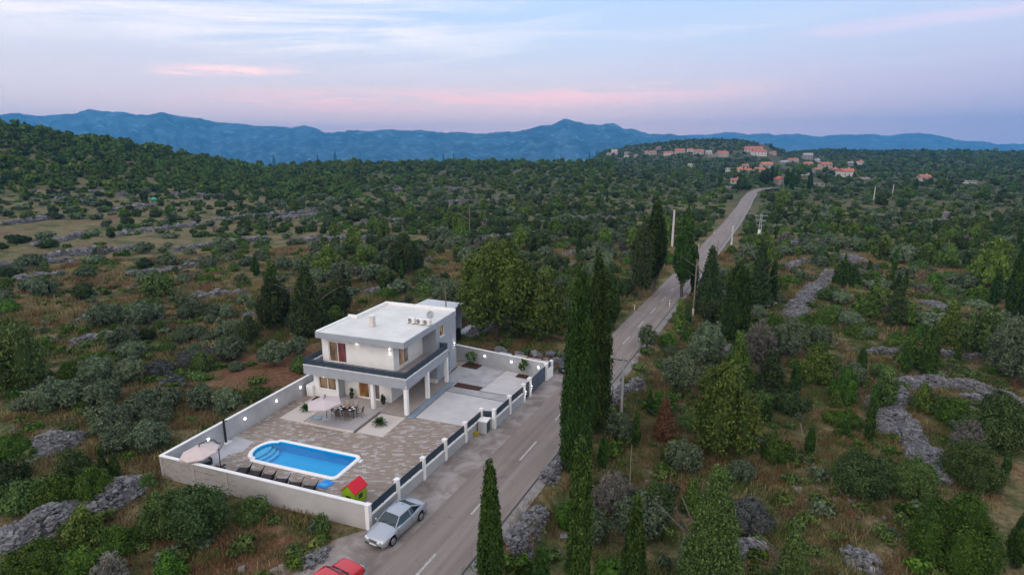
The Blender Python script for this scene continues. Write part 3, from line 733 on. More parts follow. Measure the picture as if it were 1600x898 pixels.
# upper floor
uf = MB(); uf.prism([(-36.1, 44.6+D), (-28.0-D, 44.6+D), (-28.0-D, 50.3), (-28.2, 54.9), (-35.15, 54.9), (-35.15, 49.1), (-36.1, 49.1)], 3.05, 6.1)
uf.build('wall_core', WHITE, house)
fr = facade((-36.1, 44.6), (-28.0, 44.6), 3.05, 6.12, [(.75, 2.8, 3.35, 5.45)], WHITE); window(fr, .75, 2.8, 3.35, 5.45, [PW, PR])
fr = facade((-28.0, 44.6), (-28.0, 50.3), 3.05, 6.12, [(1.0, 2.9, 3.3, 5.2)], WHITE); window(fr, 1.0, 2.9, 3.3, 5.2, [PW, PG])
# stair block flush with the roof edge
sb = MB(); sb.prism([(-28.2, 50.3), (-26.4-D, 50.3), (-26.4-D, 55.0), (-28.2, 55.0)], 0, 6.08); sb.build('stair_block', GREY, house)
fr = facade((-26.4, 50.3), (-26.4, 55.0), 0, 6.12, [(.9, 1.95, 4.75, 5.95), (2.0, 3.3, .06, 2.6)], GREY)
window(fr, .9, 1.95, 4.75, 5.95, [PW]); window(fr, 2.0, 3.3, .06, 2.6, [pane_mat('dusk_glass', (.08, .12, .17), (.10, .15, .22), .5)], False, 'door')
facade((-28.2, 50.298), (-26.4, 50.298), 0, 6.1, [], GREY)
facade((-26.4, 55.0), (-28.2, 55.0), 0, 6.1, [], GREY)
MB().box(-27.75, -26.36, 50.0, 50.29, .106, .42).build('plinth', CAP, house)
# balcony slab, fascia, columns
FT, FB = 3.58, 2.66
bs = MB(); bs.prism([(-36.6, 42.6), (-25.62, 42.6), (-25.62, 51.0), (-26.39, 51.0), (-26.39, 50.29), (-28.1, 50.29), (-28.1, 44.7), (-36.6, 44.7)], 2.82, 3.06)
bs.add([(x, y, 2.78) for x, y in ((-36.6, 42.6), (-25.62, 42.6), (-25.62, 51.0), (-36.6, 51.0))], [(0, 3, 2, 1)])
bal = bs.build('balcony', mat('balcony_tile', (.33, .29, .28), .6, var=.06), house)
fa_ = MB(); fa_.box(-36.75, -25.42, 42.42, 42.6, FB, FT); fa_.box(-25.6, -25.42, 42.602, 51.1, FB, FT); fa_.box(-36.75, -36.57, 42.602, 45.4, FB, FT); fa_.box(-26.38, -25.602, 50.95, 51.1, FB, FT)
fa_.build('fascia', GREY, bal)
ca = MB(); ca.box(-36.78, -25.39, 42.39, 42.63, FT+.002, FT+.045); ca.box(-25.63, -25.39, 42.632, 51.12, FT+.002, FT+.045); ca.box(-36.78, -36.54, 42.632, 45.4, FT+.002, FT+.045)
ca.build('coping', CAP, bal)
def railing(p, q, z0=FT+.05, z1=4.27, posts=1.08):
    p = Vector(p); q = Vector(q); L = (q-p).length; n = max(1, round(L/posts)); mb = MB()
    for k in range(5):
        z = z0+.10+(z1-z0-.12)*k/4; mb.beam((p.x, p.y, z), (q.x, q.y, z), .035, .112 if k < 4 else .06)
    for i in range(n+1):
        c = p+(q-p)*(i/n); mb.beam((c.x, c.y, z0), (c.x, c.y, z1+.02), .045, .045)
    mb.build('railing', NAVY, bal)
railing((-36.66, 42.5), (-25.52, 42.5)); railing((-25.51, 42.55), (-25.51, 51.0)); railing((-36.66, 42.55), (-36.66, 45.3)); railing((-25.6, 51.02), (-26.36, 51.02), posts=.8)
for x, y in ((-25.62, 42.62), (-25.55, 46.55), (-25.55, 50.75), (-29.25, 42.75)):
    MB().box(x-.17, x+.17, y-.17, y+.17, .02, 2.8).build('column', WHITE, house)
# roof
RZ = 6.55
rp = [(-36.05, 43.65), (-26.25, 43.65), (-26.38, 55.1), (-35.15, 55.1), (-35.15, 49.25), (-36.05, 49.25)]
rf = MB().prism([(-36.0, 43.75), (-26.35, 43.75), (-26.42, 55.0), (-35.1, 55.0), (-35.1, 49.2), (-36.0, 49.2)], 6.1, RZ).build('roof', mat('roof_membrane', (.60, .60, .59), .85, var=.09, vscale=.35), house)
rg_ = MB()
def ringpiece(a, b, z0, z1, w=.22, m=rg_):
    a = Vector(a); b = Vector(b); d = (b-a).normalized(); n = Vector((-d.y, d.x))*w
    m.prism([a, b, b+n, a+n], z0, z1)
ringpiece(rp[0], rp[1], 6.02, 6.60, .12); ringpiece((rp[1][0], rp[1][1]+.121), rp[2], 6.02, 6.60, .12)
rg_.build('roof_fascia', GREY, rf)
r2 = MB()
ringpiece(rp[2], rp[3], 6.02, 6.86, m=r2); ringpiece((rp[3][0], rp[3][1]-.221), rp[4], 6.02, 6.86, m=r2); ringpiece((-35.37, 49.251), (-36.05, 49.251), 6.02, 6.86, .01, m=r2); ringpiece((-34.93, 49.25), (-36.05, 49.25), 6.0, 6.862, m=r2); ringpiece((-36.05, 49.02), (-36.05, 43.78), 6.02, 6.70, m=r2)
r2.build('parapet', WHITE, rf)
# membrane laps
lp = MB()
for k in range(1, 9):
    y = 43.9+k*1.2; lp.box(-35.75 if y < 49 else -34.85, -26.5, y, y+.02, RZ+.002, RZ+.008)
lp.build('membrane_seam', mat('seam', (.58, .58, .60), .8), rf)
cx, cy, _ = gp(582.4, 510, RZ)
ch = MB(); ch.box(cx-.22, cx+.22, cy-.22, cy+.22, RZ+.003, RZ+.95); ch.build('chimney', mat('chimney_render', (.60, .55, .50), .85, var=.1), rf)
cc = MB(); cc.box(cx-.17, cx+.17, cy-.17, cy+.17, RZ+.952, RZ+1.12); cc.box(cx-.27, cx+.27, cy-.27, cy+.27, RZ+1.122, RZ+1.2); cc.build('chimney_cap', CAP, rf)
# house lamps
def hlamp(p, n):
    P = Vector(p); n = Vector(n); o = MB().box(P.x-.06, P.x+.06, P.y-.06, P.y+.06, P.z-.1, P.z+.1).build('wall_light', LAMPB, house)
    MB().box(P.x-.05, P.x+.05, P.y-.05, P.y+.05, P.z-.125, P.z-.102).build('diffuser', LAMPM, o)
    MB().box(P.x-.05, P.x+.05, P.y-.05, P.y+.05, P.z+.102, P.z+.125).build('diffuser', LAMPM, o)
    for s in (-1, 1):
        L = bpy.data.lights.new('wall_light_lamp', 'SPOT'); L.energy = 6; L.spot_size = R(100); L.color = (1, .92, .8); L.shadow_soft_size = .04
        lo = bpy.data.objects.new('wall_light_lamp', L); COL.objects.link(lo); lo.parent = house; lo.location = P+n*.04+Vector((0, 0, .17*s))-wloc(house); lo.rotation_euler = (R(180) if s > 0 else 0, 0, 0)
hlamp((-28.35, 44.52, 5.35), (0, -1, 0)); hlamp((-26.31, 54.4, 3.0), (1, 0, 0)); hlamp((-32.0, 44.53, 5.9), (0, -1, 0)); hlamp((-35.3, 43.32, 2.45), (0, -1, 0))
lt = bpy.data.lights.new('porch_lamp', 'POINT'); lt.energy = 30; lt.color = (1, .85, .68); lt.shadow_soft_size = .15
lo = bpy.data.objects.new('porch_lamp', lt); COL.objects.link(lo); lo.parent = house; lo.location = Vector((-30.5, 43.6, 2.55))-wloc(house)
pl = MB().cyl((-30.5, 43.6, 2.70), (-30.5, 43.6, 2.775), .16, .18, 16).build('ceiling_lamp', LAMPM, house)
MB().box(-27.0, -26.6, 46.2, 46.24, 3.06, 3.1).build('drain', BLACK, house)
# floodlight and downpipe
MB().tube([(-25.43, 42.35, 2.8), (-25.43, 42.35, 2.98)], .05).build('spotlight', LAMPB, house)
# low step wall at left of the house
MB().box(-37.2, -36.46, 43.1, 44.5, 0, 1.15).build('side_step', WHITE, house)
# ---------------------------------------------------------------- things on the roof
def ac_unit(px, py, lab, rz):
    x, y, _ = gp(px, py, RZ+.01); r = thing('air_conditioner', lab, 'air conditioner', (x, y, RZ+.01), rz, 'air conditioners on the roof')
    MB().box(-.42, .42, -.16, .16, .06, .62).build('casing', mat('ac_white', (.72, .72, .70), .5), r, world=False, bevel=.015)
    g = MB().cyl((-.12, -.165, .34), (-.12, -.175, .34), .23, .23, 18); g.build('fan_grille', mat('ac_dark', (.10, .10, .11), .6), r, world=False)
    s = MB()
    for k in range(4): s.box(-.33, .10, -.19, -.178, .18+k*.1, .195+k*.1)
    s.build('guard', mat('ac_white', 0), r, world=False)
    MB().box(-.38, -.3, -.2, .2, 0, .058).build('foot', BLACK, r, world=False); MB().box(.3, .38, -.2, .2, 0, .058).build('foot', BLACK, r, world=False)
ac_unit(643.5, 505, 'white air conditioner farthest left on the roof', R(-8))
ac_unit(656.5, 506.5, 'middle white air conditioner on the roof', R(-8))
ac_unit(667.5, 508, 'white air conditioner beside the satellite dish', R(-8))
x, y, _ = gp(672.3, 506, RZ+.01); dsh = thing('satellite_dish', 'grey satellite dish on a short pole on the flat roof', 'satellite dish', (x, y, RZ+.01))
MB().tube([(0, 0, 0), (0, 0, .75)], .03).box(-.2, .2, -.2, .2, 0, .03).build('mast', LAMPB, dsh, world=False)
P = []; nd = Vector((.75, -.55, .35)).normalized(); a1 = nd.orthogonal().normalized(); b1 = nd.cross(a1)
for i in range(6):
    rr = .42*i/5
    for j in range(20):
        q = 2*math.pi*j/20; P.append(Vector((.0, 0, .95))+a1*(rr*math.cos(q))+b1*(rr*math.sin(q)*.95)+nd*(rr*rr*.45))
MB().grid(P, 6, 20, 0, True, True).build('dish', mat('dish_grey', (.42, .45, .48), .5), dsh, world=False)
MB().tube([Vector((0, 0, .6)), Vector((0, 0, .75))+nd*.45], .012).cbox(Vector((0, 0, .78))+nd*.46, (.07, .07, .07)).build('feed_arm', BLACK, dsh, world=False)
# ---------------------------------------------------------------- annex behind
an = thing('outbuilding', 'flat roofed grey outbuilding behind the villa', 'outbuilding', (-34.6, 65.2, 0))
MB().prism([(-37.4, 62.4), (-31.75, 62.2), (-31.75, 68.1), (-37.0, 68.4)], -.3, 3.4).build('wall', mat('annex_render', (.27, .28, .31), .9, var=.1), an)
MB().prism([(-37.55, 62.2), (-31.6, 62.0), (-31.6, 68.3), (-37.1, 68.6)], 3.402, 3.6).build('roof', mat('annex_roof', (.50, .52, .56), .85, var=.08), an)
MB().box(-31.748, -31.70, 64.0, 65.4, .0, 2.1).build('door', NAVY, an)
tk = thing('water_tank', 'round black tank beside the outbuilding', 'tank', (-30.3, 63.2, 0))
MB().cyl((-31.0, 62.9, .95), (-29.9, 62.9, .95), .95, .95, 28).build('shell', BLACK, tk); MB().box(-30.95, -30.7, 62.2, 63.6, -.1, .3).box(-30.2, -29.95, 62.2, 63.6, -.1, .3).build('cradle', mat('raw_concrete', 0), tk)
struct('outbuilding_slab', MB().prism([(-31.55, 65.2), (-29.6, 66.6), (-29.2, 69.5), (-31.5, 69.8)], -.3, .12), mat('annex_roof', 0), 'grey concrete slab beside the outbuilding')
x, y, _ = gp(697, 486, 3.4); hh = height_for((x, y, 0), 454)
wp = thing('wooden_mast', 'thin wooden pole rising behind the villa roof', 'pole', (x, y, 0)); MB().cyl((x, y, 3.6), (x, y, hh), .09, .07).build('shaft', mat('weathered_wood', (.20, .14, .10), .9, var=.2, vscale=5), wp)
MB().beam((x-.25, y, hh-.3), (x+.25, y, hh-.3), .05, .05).build('crossbar', mat('weathered_wood', 0), wp)
# ================================================================ swimming pool
pool = thing('swimming_pool', 'bright blue swimming pool with white coping and curved step end', 'swimming pool', (-29.4, 33.2, 0))
BLUE = mat('pool_shell', (.008, .50, 1.0), .5, var=.03, vscale=1)
BLUEL = mat('pool_step', (.10, .58, .98), .5)
o0 = pool_outline(0.0); n0 = len(o0)
P = [(p[0], p[1], .06) for p in o0]+[(p[0], p[1], -.82) for p in pool_outline(-.06)]
bm_ = MB(); bm_.grid(P, 2, n0, 0, False, True); bm_.flat(pool_outline(-.06), -.82); bm_.build('basin', BLUE, pool)
ci, cm, cu, co_ = pool_outline(0.0), pool_outline(.05), pool_outline(.29), pool_outline(.33)
P = [(p[0], p[1], .02) for p in ci]+[(p[0], p[1], .10) for p in cm]+[(p[0], p[1], .10) for p in cu]+[(p[0], p[1], .004) for p in co_]
MB().grid(P, 4, n0, 0, True, True).build('coping', mat('pool_coping', (.80, .80, .80), .5, var=.04), pool)
def arcstep(rx, ry, z, name='step'):
    cx_, cy_ = -33.15, 33.22; pts = [(cx_+rx*math.cos(math.pi/2+math.pi*k/16), cy_+ry*math.sin(math.pi/2+math.pi*k/16)) for k in range(17)]
    return pts
full = [(-33.15-.90*math.sin(math.pi*k/16), 33.22+1.16*math.cos(math.pi*k/16)) for k in range(17)]
for i, (s, z) in enumerate(((0.0, -.22), (.35, -.40), (.7, -.58))):
    xe = -33.15-.55+s*1.0
    pts = [(p[0], p[1]) for p in full]+[(xe, 33.22-1.14), (xe+.30, 33.22-.7), (xe+.42, 33.22), (xe+.30, 33.22+.7), (xe, 33.22+1.14)]
    if s > 0: pts = full+[(xe, 33.22-1.14), (xe+.30, 33.22-.7), (xe+.42, 33.22), (xe+.30, 33.22+.7), (xe, 33.22+1.14)]
    MB().prism(pts, -.81, z).build('step', BLUEL, pool)
wm = bpy.data.materials.new('pool_water'); wm.use_nodes = True; t = wm.node_tree; t.nodes.clear()
tr_ = N(t, 'ShaderNodeBsdfTransparent'); tr_.inputs[0].default_value = (.90, 1, 1, 1); gl = N(t, 'ShaderNodeBsdfGlossy'); gl.inputs['Roughness'].default_value = .05
fz = N(t, 'ShaderNodeFresnel'); fz.inputs[0].default_value = 1.30; mx = N(t, 'ShaderNodeMixShader'); link(t, fz.outputs[0], mx.inputs[0]); link(t, tr_.outputs[0], mx.inputs[1]); link(t, gl.outputs[0], mx.inputs[2])
bp = N(t, 'ShaderNodeBump'); bp.inputs['Strength'].default_value = .25; bp.inputs['Distance'].default_value = .03; link(t, noise(t, N(t, 'ShaderNodeTexCoord').outputs['Object'], 2.2, 3, .5), bp.inputs['Height'])
link(t, bp.outputs[0], gl.inputs['Normal']); link(t, bp.outputs[0], fz.inputs['Normal']); ou = N(t, 'ShaderNodeOutputMaterial'); link(t, mx.outputs[0], ou.inputs[0])
MB().flat(pool_outline(-.004), -.06).build('water', wm, pool)
for x in ():
    L = bpy.data.lights.new('pool_lamp', 'POINT'); L.energy = 16; L.color = (.75, .9, 1); L.shadow_soft_size = .2
    lo = bpy.data.objects.new('pool_lamp', L); COL.objects.link(lo); lo.parent = pool; lo.location = Vector((x, 34.0, -.5))-wloc(pool)
MB().box(-25.15, -24.95, 34.2, 34.6, .005, .03).build('skimmer_lid', LAMPB, pool)
# ================================================================ yard furniture
FAB = mat('parasol_cloth', (.52, .44, .43), .9, var=.04)
def canopy(c, r, h, tilt=(0, 0), n=8, rim=.1):
    M = Matrix.Translation(c) @ Matrix.Rotation(tilt[0], 4, 'X') @ Matrix.Rotation(tilt[1], 4, 'Y')
    P = []; m = MB(); rows = ((.02, h), (.35, h*.72), (.7, h*.36), (1, 0), (1, -rim))
    for k, z in rows:
        for j in range(n*2):
            a = 2*math.pi*(j/(n*2))+.2; rr = r*k*(1 if j % 2 == 0 else math.cos(math.pi/n)*.985); P.append(M @ Vector((rr*math.cos(a), rr*math.sin(a), z)))
    m.grid(P, len(rows), n*2, 0, False, True); return m, M
p1 = thing('cantilever_parasol', 'beige cantilever parasol on an arched black pole in the pool corner', 'parasol', (-34.68, 29.94, 0))
m_, M_ = canopy((-34.95, 28.55, 2.02), 1.38, .42, (R(4), R(-5))); m_.build('canopy', FAB, p1)
pts = [Vector((-34.68, 29.94, .05)), Vector((-34.55, 29.85, 1.2)), Vector((-34.40, 29.75, 2.2)), Vector((-34.5, 29.5, 2.62)), Vector((-34.75, 29.1, 2.72)), Vector((-34.95, 28.6, 2.60)), Vector((-34.95, 28.55, 2.42))]
MB().tube(pts, .035, 8).tube([Vector((-34.5, 29.8, 1.5)), Vector((-34.1, 30.0, 2.15)), Vector((-34.4, 29.7, 2.3))], .02).build('pole', BLACK, p1)
MB().cbox((-34.68, 29.94, .04), (.9, .12, .07)).cbox((-34.68, 29.94, .041), (.12, .9, .07)).build('base', BLACK, p1)
rb = MB()
for j in range(8):
    a = 2*math.pi*j/8+.2; rb.tube([M_ @ Vector((0, 0, .36)), M_ @ Vector((1.36*math.cos(a), 1.36*math.sin(a), -.01))], .012, 5)
rb.build('rib', BLACK, p1)
p2 = thing('dining_parasol', 'pale pink square parasol beside the dining table', 'parasol', (-32.04, 39.44, .1))
m_, M_ = canopy((-31.65, 38.75, 2.0), 1.6, .34, (R(3), R(-3)), 6); m_.build('canopy', mat('parasol_pink', (.50, .43, .44), .9, var=.04), p2)
MB().tube([(-32.04, 39.44, .1), (-31.9, 39.3, 1.6), (-31.78, 39.2, 2.55), (-31.7, 38.95, 2.7), (-31.65, 38.75, 2.4)], .035).build('pole', mat('grey_metal', (.12, .12, .13), .4, metal=.5), p2)
MB().prism([(-32.55, 39.3), (-31.95, 38.9), (-31.5, 39.5), (-32.1, 39.95)], .104, .17).build('base', mat('slab_grey', 0), p2, bevel=.02)
gr = thing('deck_hatch', 'square blue grey hatch in the gravel beside the terrace', 'hatch', (-33.2, 39.1, 0))
MB().cbox((-32.95, 39.25, .125), (1.0, .75, .03), R(0)).build('hatch_frame', mat('blue_grey_tile', 0), gr); MB().cbox((-32.95, 39.25, .15), (.7, .5, .02)).build('cover', mat('hatch_glass', (.25, .35, .38), .3), gr)
# outdoor sofa set in the corner
DKW = mat('dark_wicker', (.035, .035, .04), .7, bump=.3, bscale=90); CUSH = mat('grey_cushion', (.13, .14, .17), .9, var=.08)
def sofa(loc, rz, L, lab, nm='garden_sofa'):
    r = thing(nm, lab, 'sofa' if L > 1 else 'armchair', loc, rz)
    MB().box(-L/2, L/2, -.38, .38, .06, .30).build('frame', DKW, r, world=False, bevel=.02)
    MB().box(-L/2, L/2, .28, .40, .302, .74).build('backrest', DKW, r, world=False, bevel=.03)
    for s in (-1, 1): MB().box(s*L/2-.05-.05*s, s*L/2+.05-.05*s, -.38, .278, .302, .54).build('armrest', DKW, r, world=False, bevel=.02)
    n = max(1, round(L/.65)); w = (L-.22)/n
    for k in range(n): MB().box(-L/2+.11+k*w+.01, -L/2+.11+(k+1)*w-.01, -.37, .27, .304, .43).build('cushion', CUSH, r, world=False, bevel=.03)
    for s in (-1, 1): MB().box(s*(L/2-.08)-.03, s*(L/2-.08)+.03, -.33, -.27, 0, .06).box(s*(L/2-.08)-.03, s*(L/2-.08)+.03, .27, .33, 0, .06).build('foot', BLACK, r, world=False)
sofa((-36.3, 29.35, .014), R(70), 1.9, 'long dark wicker sofa under the corner parasol')
sofa((-33.75, 28.75, .014), R(-150), .8, 'dark wicker armchair by the cantilever parasol pole', 'garden_armchair')
ct = thing('coffee_table', 'low dark coffee table between the wicker seats', 'table', (-34.9, 28.9, .0))
MB().box(-.45, .45, -.28, .28, .30, .34).build('tabletop', mat('dark_glass', (.03, .03, .035), .1, spec=.6), ct, world=False)
for sx in (-1, 1):
    for sy in (-1, 1): MB().box(sx*.4-.03, sx*.4+.03, sy*.23-.03, sy*.23+.03, 0, .299).build('leg', DKW, ct, world=False)
sh = thing('garden_shower', 'slim black shower post beside the long side wall', 'shower', (-37.35, 33.1, 0))
MB().box(-37.41, -37.29, 33.04, 33.16, .014, 2.15).build('column', BLACK, sh); MB().tube([(-37.3, 33.1, 2.05), (-37.05, 33.1, 2.05)], .02).cyl((-37.05, 33.1, 2.0), (-37.05, 33.1, 2.03), .1, .1, 12).build('shower_head', BLACK, sh); MB().box(-37.7, -37.0, 32.75, 33.45, .015, .035).build('tray', CAP, sh)
# low black folding chairs by the pool
def sunchair(loc, rz, lab):
    r = thing('sun_chair', lab, 'sun chair', loc, rz, 'low black sun chairs along the front wall')
    S = mat('black_sling', (.018, .018, .022), .8); B2 = mat('brown_sling', (.035, .026, .028), .85)
    MB().grid([(x, y, z) for x, z in ((-.62, .30), (-.3, .33), (0, .30), (.25, .28)) for y in (-.34, .34)], 4, 2).build('seat', B2, r, world=False)
    MB().grid([(x, y, z) for x, z in ((.22, .27), (.36, .50), (.48, .74)) for y in (-.34, .34)], 3, 2).build('backrest', S, r, world=False)
    MB().grid([(x, y, z) for x, z in ((-.64, .30), (-.66, .06)) for y in (-.34, .34)], 2, 2).build('foot_flap', S, r, world=False)
    for s in (-1, 1):
        MB().tube([(-.64, .35*s, .30), (.25, .35*s, .28), (.50, .35*s, .77)], .024, 6).build('side_frame', BLACK, r, world=False)
        MB().tube([(-.45, .35*s, .30), (-.5, .35*s, 0)], .02, 6).build('leg', BLACK, r, world=False)
        MB().tube([(.25, .35*s, .28), (.4, .35*s, 0)], .02, 6).build('leg', BLACK, r, world=False)
    MB().box(-.6, .26, -.31, .31, .08, .26).build('under_cloth', S, r, world=False)
cl_ = ('farthest left in the row by the pool', 'second from the left in the poolside row', 'third from the left in the poolside row', 'fourth from the left in the poolside row', 'next to last in the poolside row', 'beside the blue mat')
for k, (x, y) in enumerate(((-32.1, 29.9), (-30.9, 29.85), (-29.68, 29.75), (-28.35, 29.65), (-27.1, 29.62), (-25.85, 29.6))):
    sunchair((x-.12, y, 0), R(18+3*math.sin(k*2.1)), 'low black folding sun chair, '+cl_[k])
mt_ = thing('pool_mat', 'bright blue mat on the paving at the pool corner', 'mat', (-25.65, 30.9, 0))
MB().prism([(-26.3, 30.35), (-25.2, 30.25), (-25.1, 31.2), (-25.95, 31.3)], .004, .05).build('pad', mat('blue_mat', (.02, .22, .60), .6, var=.06), mt_, bevel=.01)
MB().prism([(-26.1, 30.5), (-25.4, 30.44), (-25.35, 30.8), (-26.0, 30.85)], .052, .06).build('inset', mat('blue_mat_light', (.05, .33, .70), .6), mt_)
# playhouse
ph = thing('playhouse', 'small toy playhouse with lime green walls and a red roof', 'playhouse', (-22.45, 29.85, 0), R(86))
LG = mat('lime_plastic', (.28, .48, .015), .4); RD = mat('red_plastic', (.58, .012, .03), .4)
hw, hd = .62, .55
for s in (-1, 1):
    m = MB(); x = s*hw
    m.add([(x, -hd, 0), (x, hd, 0), (x, hd, 1.05), (x, 0, 1.50), (x, -hd, 1.05)], [(0, 1, 2, 3, 4)]); m.add([(x-.05*s, -hd, 0), (x-.05*s, hd, 0), (x-.05*s, hd, 1.05), (x-.05*s, 0, 1.50), (x-.05*s, -hd, 1.05)], [(4, 3, 2, 1, 0)])
    m.build('gable_wall', LG, ph, world=False)
for s in (-1, 1):
    m = MB().box(-hw+.05, hw-.05, s*hd-.03*(1+s), s*hd+.03*(1-s), .0, 1.06); w_ = m.build('side_wall', LG, ph, world=False)
    MB().box(-.2, .2, s*(hd+.004)-.004, s*(hd+.004)+.004, .35, .7).build('window', mat('playhouse_dark', (.05, .06, .02), .7), w_, world=False)
for s in (-1, 1):
    y0, z0, y1, z1 = s*.64, 1.0, 0, 1.57
    MB().add([(-.70, y0, z0), (.70, y0, z0), (.70, y1, z1), (-.70, y1, z1), (-.70, y0, z0-.06), (.70, y0, z0-.06), (.70, y1, z1-.06), (-.70, y1, z1-.06)], [(0, 1, 2, 3), (7, 6, 5, 4), (0, 4, 5, 1), (1, 5, 6, 2), (3, 7, 4, 0)]).build('roof_panel', RD, ph, world=False)
MB().box(.625, .632, -.2, .2, .0, .72).build('door', mat('playhouse_dark', 0), ph, world=False); MB().box(-.632, -.625, -.2, .2, .3, .7).build('window', mat('playhouse_dark', 0), ph, world=False)
# toys near the fence
ty = thing('toy_kart', 'blue and red ride on toy beside the fence', 'toy', (-20.35, 30.3, 0), R(60))
MB().box(-.35, .35, -.16, .16, .14, .34).build('body', mat('toy_blue', (.02, .05, .35), .4), ty, world=False, bevel=.03); MB().box(-.3, .0, -.13, .13, .342, .55).build('seat', RD, ty, world=False, bevel=.03)
for sx in (-1, 1):
    for sy in (-1, 1): MB().cyl((sx*.24, sy*.17, .13), (sx*.24, sy*.23, .13), .13, .13, 14).build('wheel', BLACK, ty, world=False)
ty = thing('toy_slide', 'small pale blue and white toy slide beside the playhouse', 'toy', (-20.75, 28.9, 0), R(75))
MB().grid([(x, y, z) for x, z in ((-.6, .06), (-.3, .16), (.1, .42), (.3, .5)) for y in (-.17, .17)], 4, 2).build('slide', mat('toy_pale', (.40, .55, .68), .4), ty, world=False)
for s in (-1, 1): MB().beam((.3, .17*s, .5), (.45, .17*s, 0), .04, .04).build('leg', mat('toy_white', (.7, .7, .7), .4), ty, world=False)
ty = thing('toy_box', 'yellow and green toy crate behind the fence panel', 'toy', (-19.95, 30.95, 0), R(20))
MB().box(-.28, .28, -.2, .2, 0, .3).build('crate', mat('toy_green', (.16, .32, .05), .5), ty, world=False, bevel=.02); MB().box(-.25, .25, -.17, .17, .3, .38).build('contents', mat('toy_orange', (.65, .28, .07), .6), ty, world=False, bevel=.02)
# dining set
tb = thing('dining_table', 'dark glass dining table laid for a meal on the terrace', 'dining table', (-30.62, 40.55, .104), R(12))
MB().box(-.85, .85, -.5, .5, .70, .73).build('tabletop', mat('dark_glass', 0), tb, world=False, bevel=.01); MB().box(-.8, .8, -.45, .45, .655, .698).build('apron', DKW, tb, world=False)
for sx in (-1, 1):
    for sy in (-1, 1): MB().box(sx*.76-.03, sx*.76+.03, sy*.42-.03, sy*.42+.03, 0, .654).build('leg', DKW, tb, world=False)
BR = mat('chair_brown', (.10, .075, .065), .6); BG = mat('chair_cushion', (.42, .36, .33), .9, var=.05)
def dchair(loc, rz, lab):
    r = thing('dining_chair', lab, 'chair', loc, rz, 'dining chairs round the terrace table')
    MB().box(-.24, .24, -.22, .24, .42, .46).build('seat', BR, r, world=False); MB().box(-.21, .21, -.19, .2, .462, .52).build('cushion', BG, r, world=False, bevel=.02)
    MB().add([(-.23, .24, .47), (.23, .24, .47), (.23, .34, .98), (-.23, .34, .98), (-.23, .27, .47), (.23, .27, .47), (.23, .37, .98), (-.23, .37, .98)], [(0, 1, 2, 3), (7, 6, 5, 4), (0, 4, 5, 1), (1, 5, 6, 2), (2, 6, 7, 3), (3, 7, 4, 0)]).build('backrest', BG if 'cushioned' in lab else BR, r, world=False)
    for s in (-1, 1):
        MB().tube([(.25*s, -.2, 0), (.25*s, -.2, .64), (.25*s, .24, .66)], .016, 6).build('armrest', BR, r, world=False)
        MB().tube([(.25*s, .22, 0), (.24*s, .24, .45), (.24*s, .345, .97)], .016, 6).build('leg', BR, r, world=False)
def tl(u, v):
    a = R(12); return (-30.62+u*math.cos(a)-v*math.sin(a), 40.55+u*math.sin(a)+v*math.cos(a), .104)
for u, v, rz, s in ((-.45, .82, 12, 'cushioned pale back, house side left of the table'), (.35, .85, 8, 'cushioned pale back, house side right of the table'), (-.42, -.82, 190, 'brown back, pool side left of the table'), (.42, -.8, 196, 'brown back, pool side right of the table'), (1.2, .02, -76, 'brown back, at the porch end of the table'), (-1.2, .05, 104, 'brown back, at the parasol end of the table')):
    dchair(tl(u, v), R(rz), 'dining chair, '+s)
PLT = mat('plate_white', (.75, .75, .75), .3)
for i, (u, v) in enumerate(((-.45, .3), (.4, .3), (-.45, -.3), (.4, -.3), (.68, 0), (-.68, 0))):
    x, y, z = tl(u, v); o = MB().cyl((0, 0, 0), (0, 0, .018), .09, .14, 18).build('plate', PLT, loc=(x, y, .104+.731), world=False)
    tag(o, 'white plate on the dark dining table', 'plate', 'plates laid on the dining table')
x, y, z = tl(0, .02); fl = thing('table_centrepiece', 'orange flower bowl in the middle of the dining table', 'flowers', (x, y, .836))
MB().cyl((0, 0, 0), (0, 0, .09), .07, .11, 14).build('bowl', PLT, fl, world=False)
fm = MB(); rr_ = random.Random(3)
for k in range(26): fm.ball((rr_.gauss(0, .09), rr_.gauss(0, .09), .12+rr_.random()*.1), .03, 4, 6)
fm.build('flowers', mat('flower_orange', (.70, .30, .05), .8, var=.3), fl, world=False)
# gas hose bundle by the meter
yb = thing('yellow_bundle', 'coiled yellow hose heap beside the grey utility block', 'hose', (-18.25, 41.35, .01))
hb = MB()
for k in range(5): hb.tube([(.22*math.cos(a)+.10*math.cos(k*2), .17*math.sin(a)+.1*math.sin(k*3), .05+.07*k+.03*math.sin(3*a)) for a in np.linspace(0, 6.28, 15)], .045, 6)
hb.build('coil', mat('hose_yellow', (.42, .34, .03), .6, var=.2, vscale=9), yb, world=False)
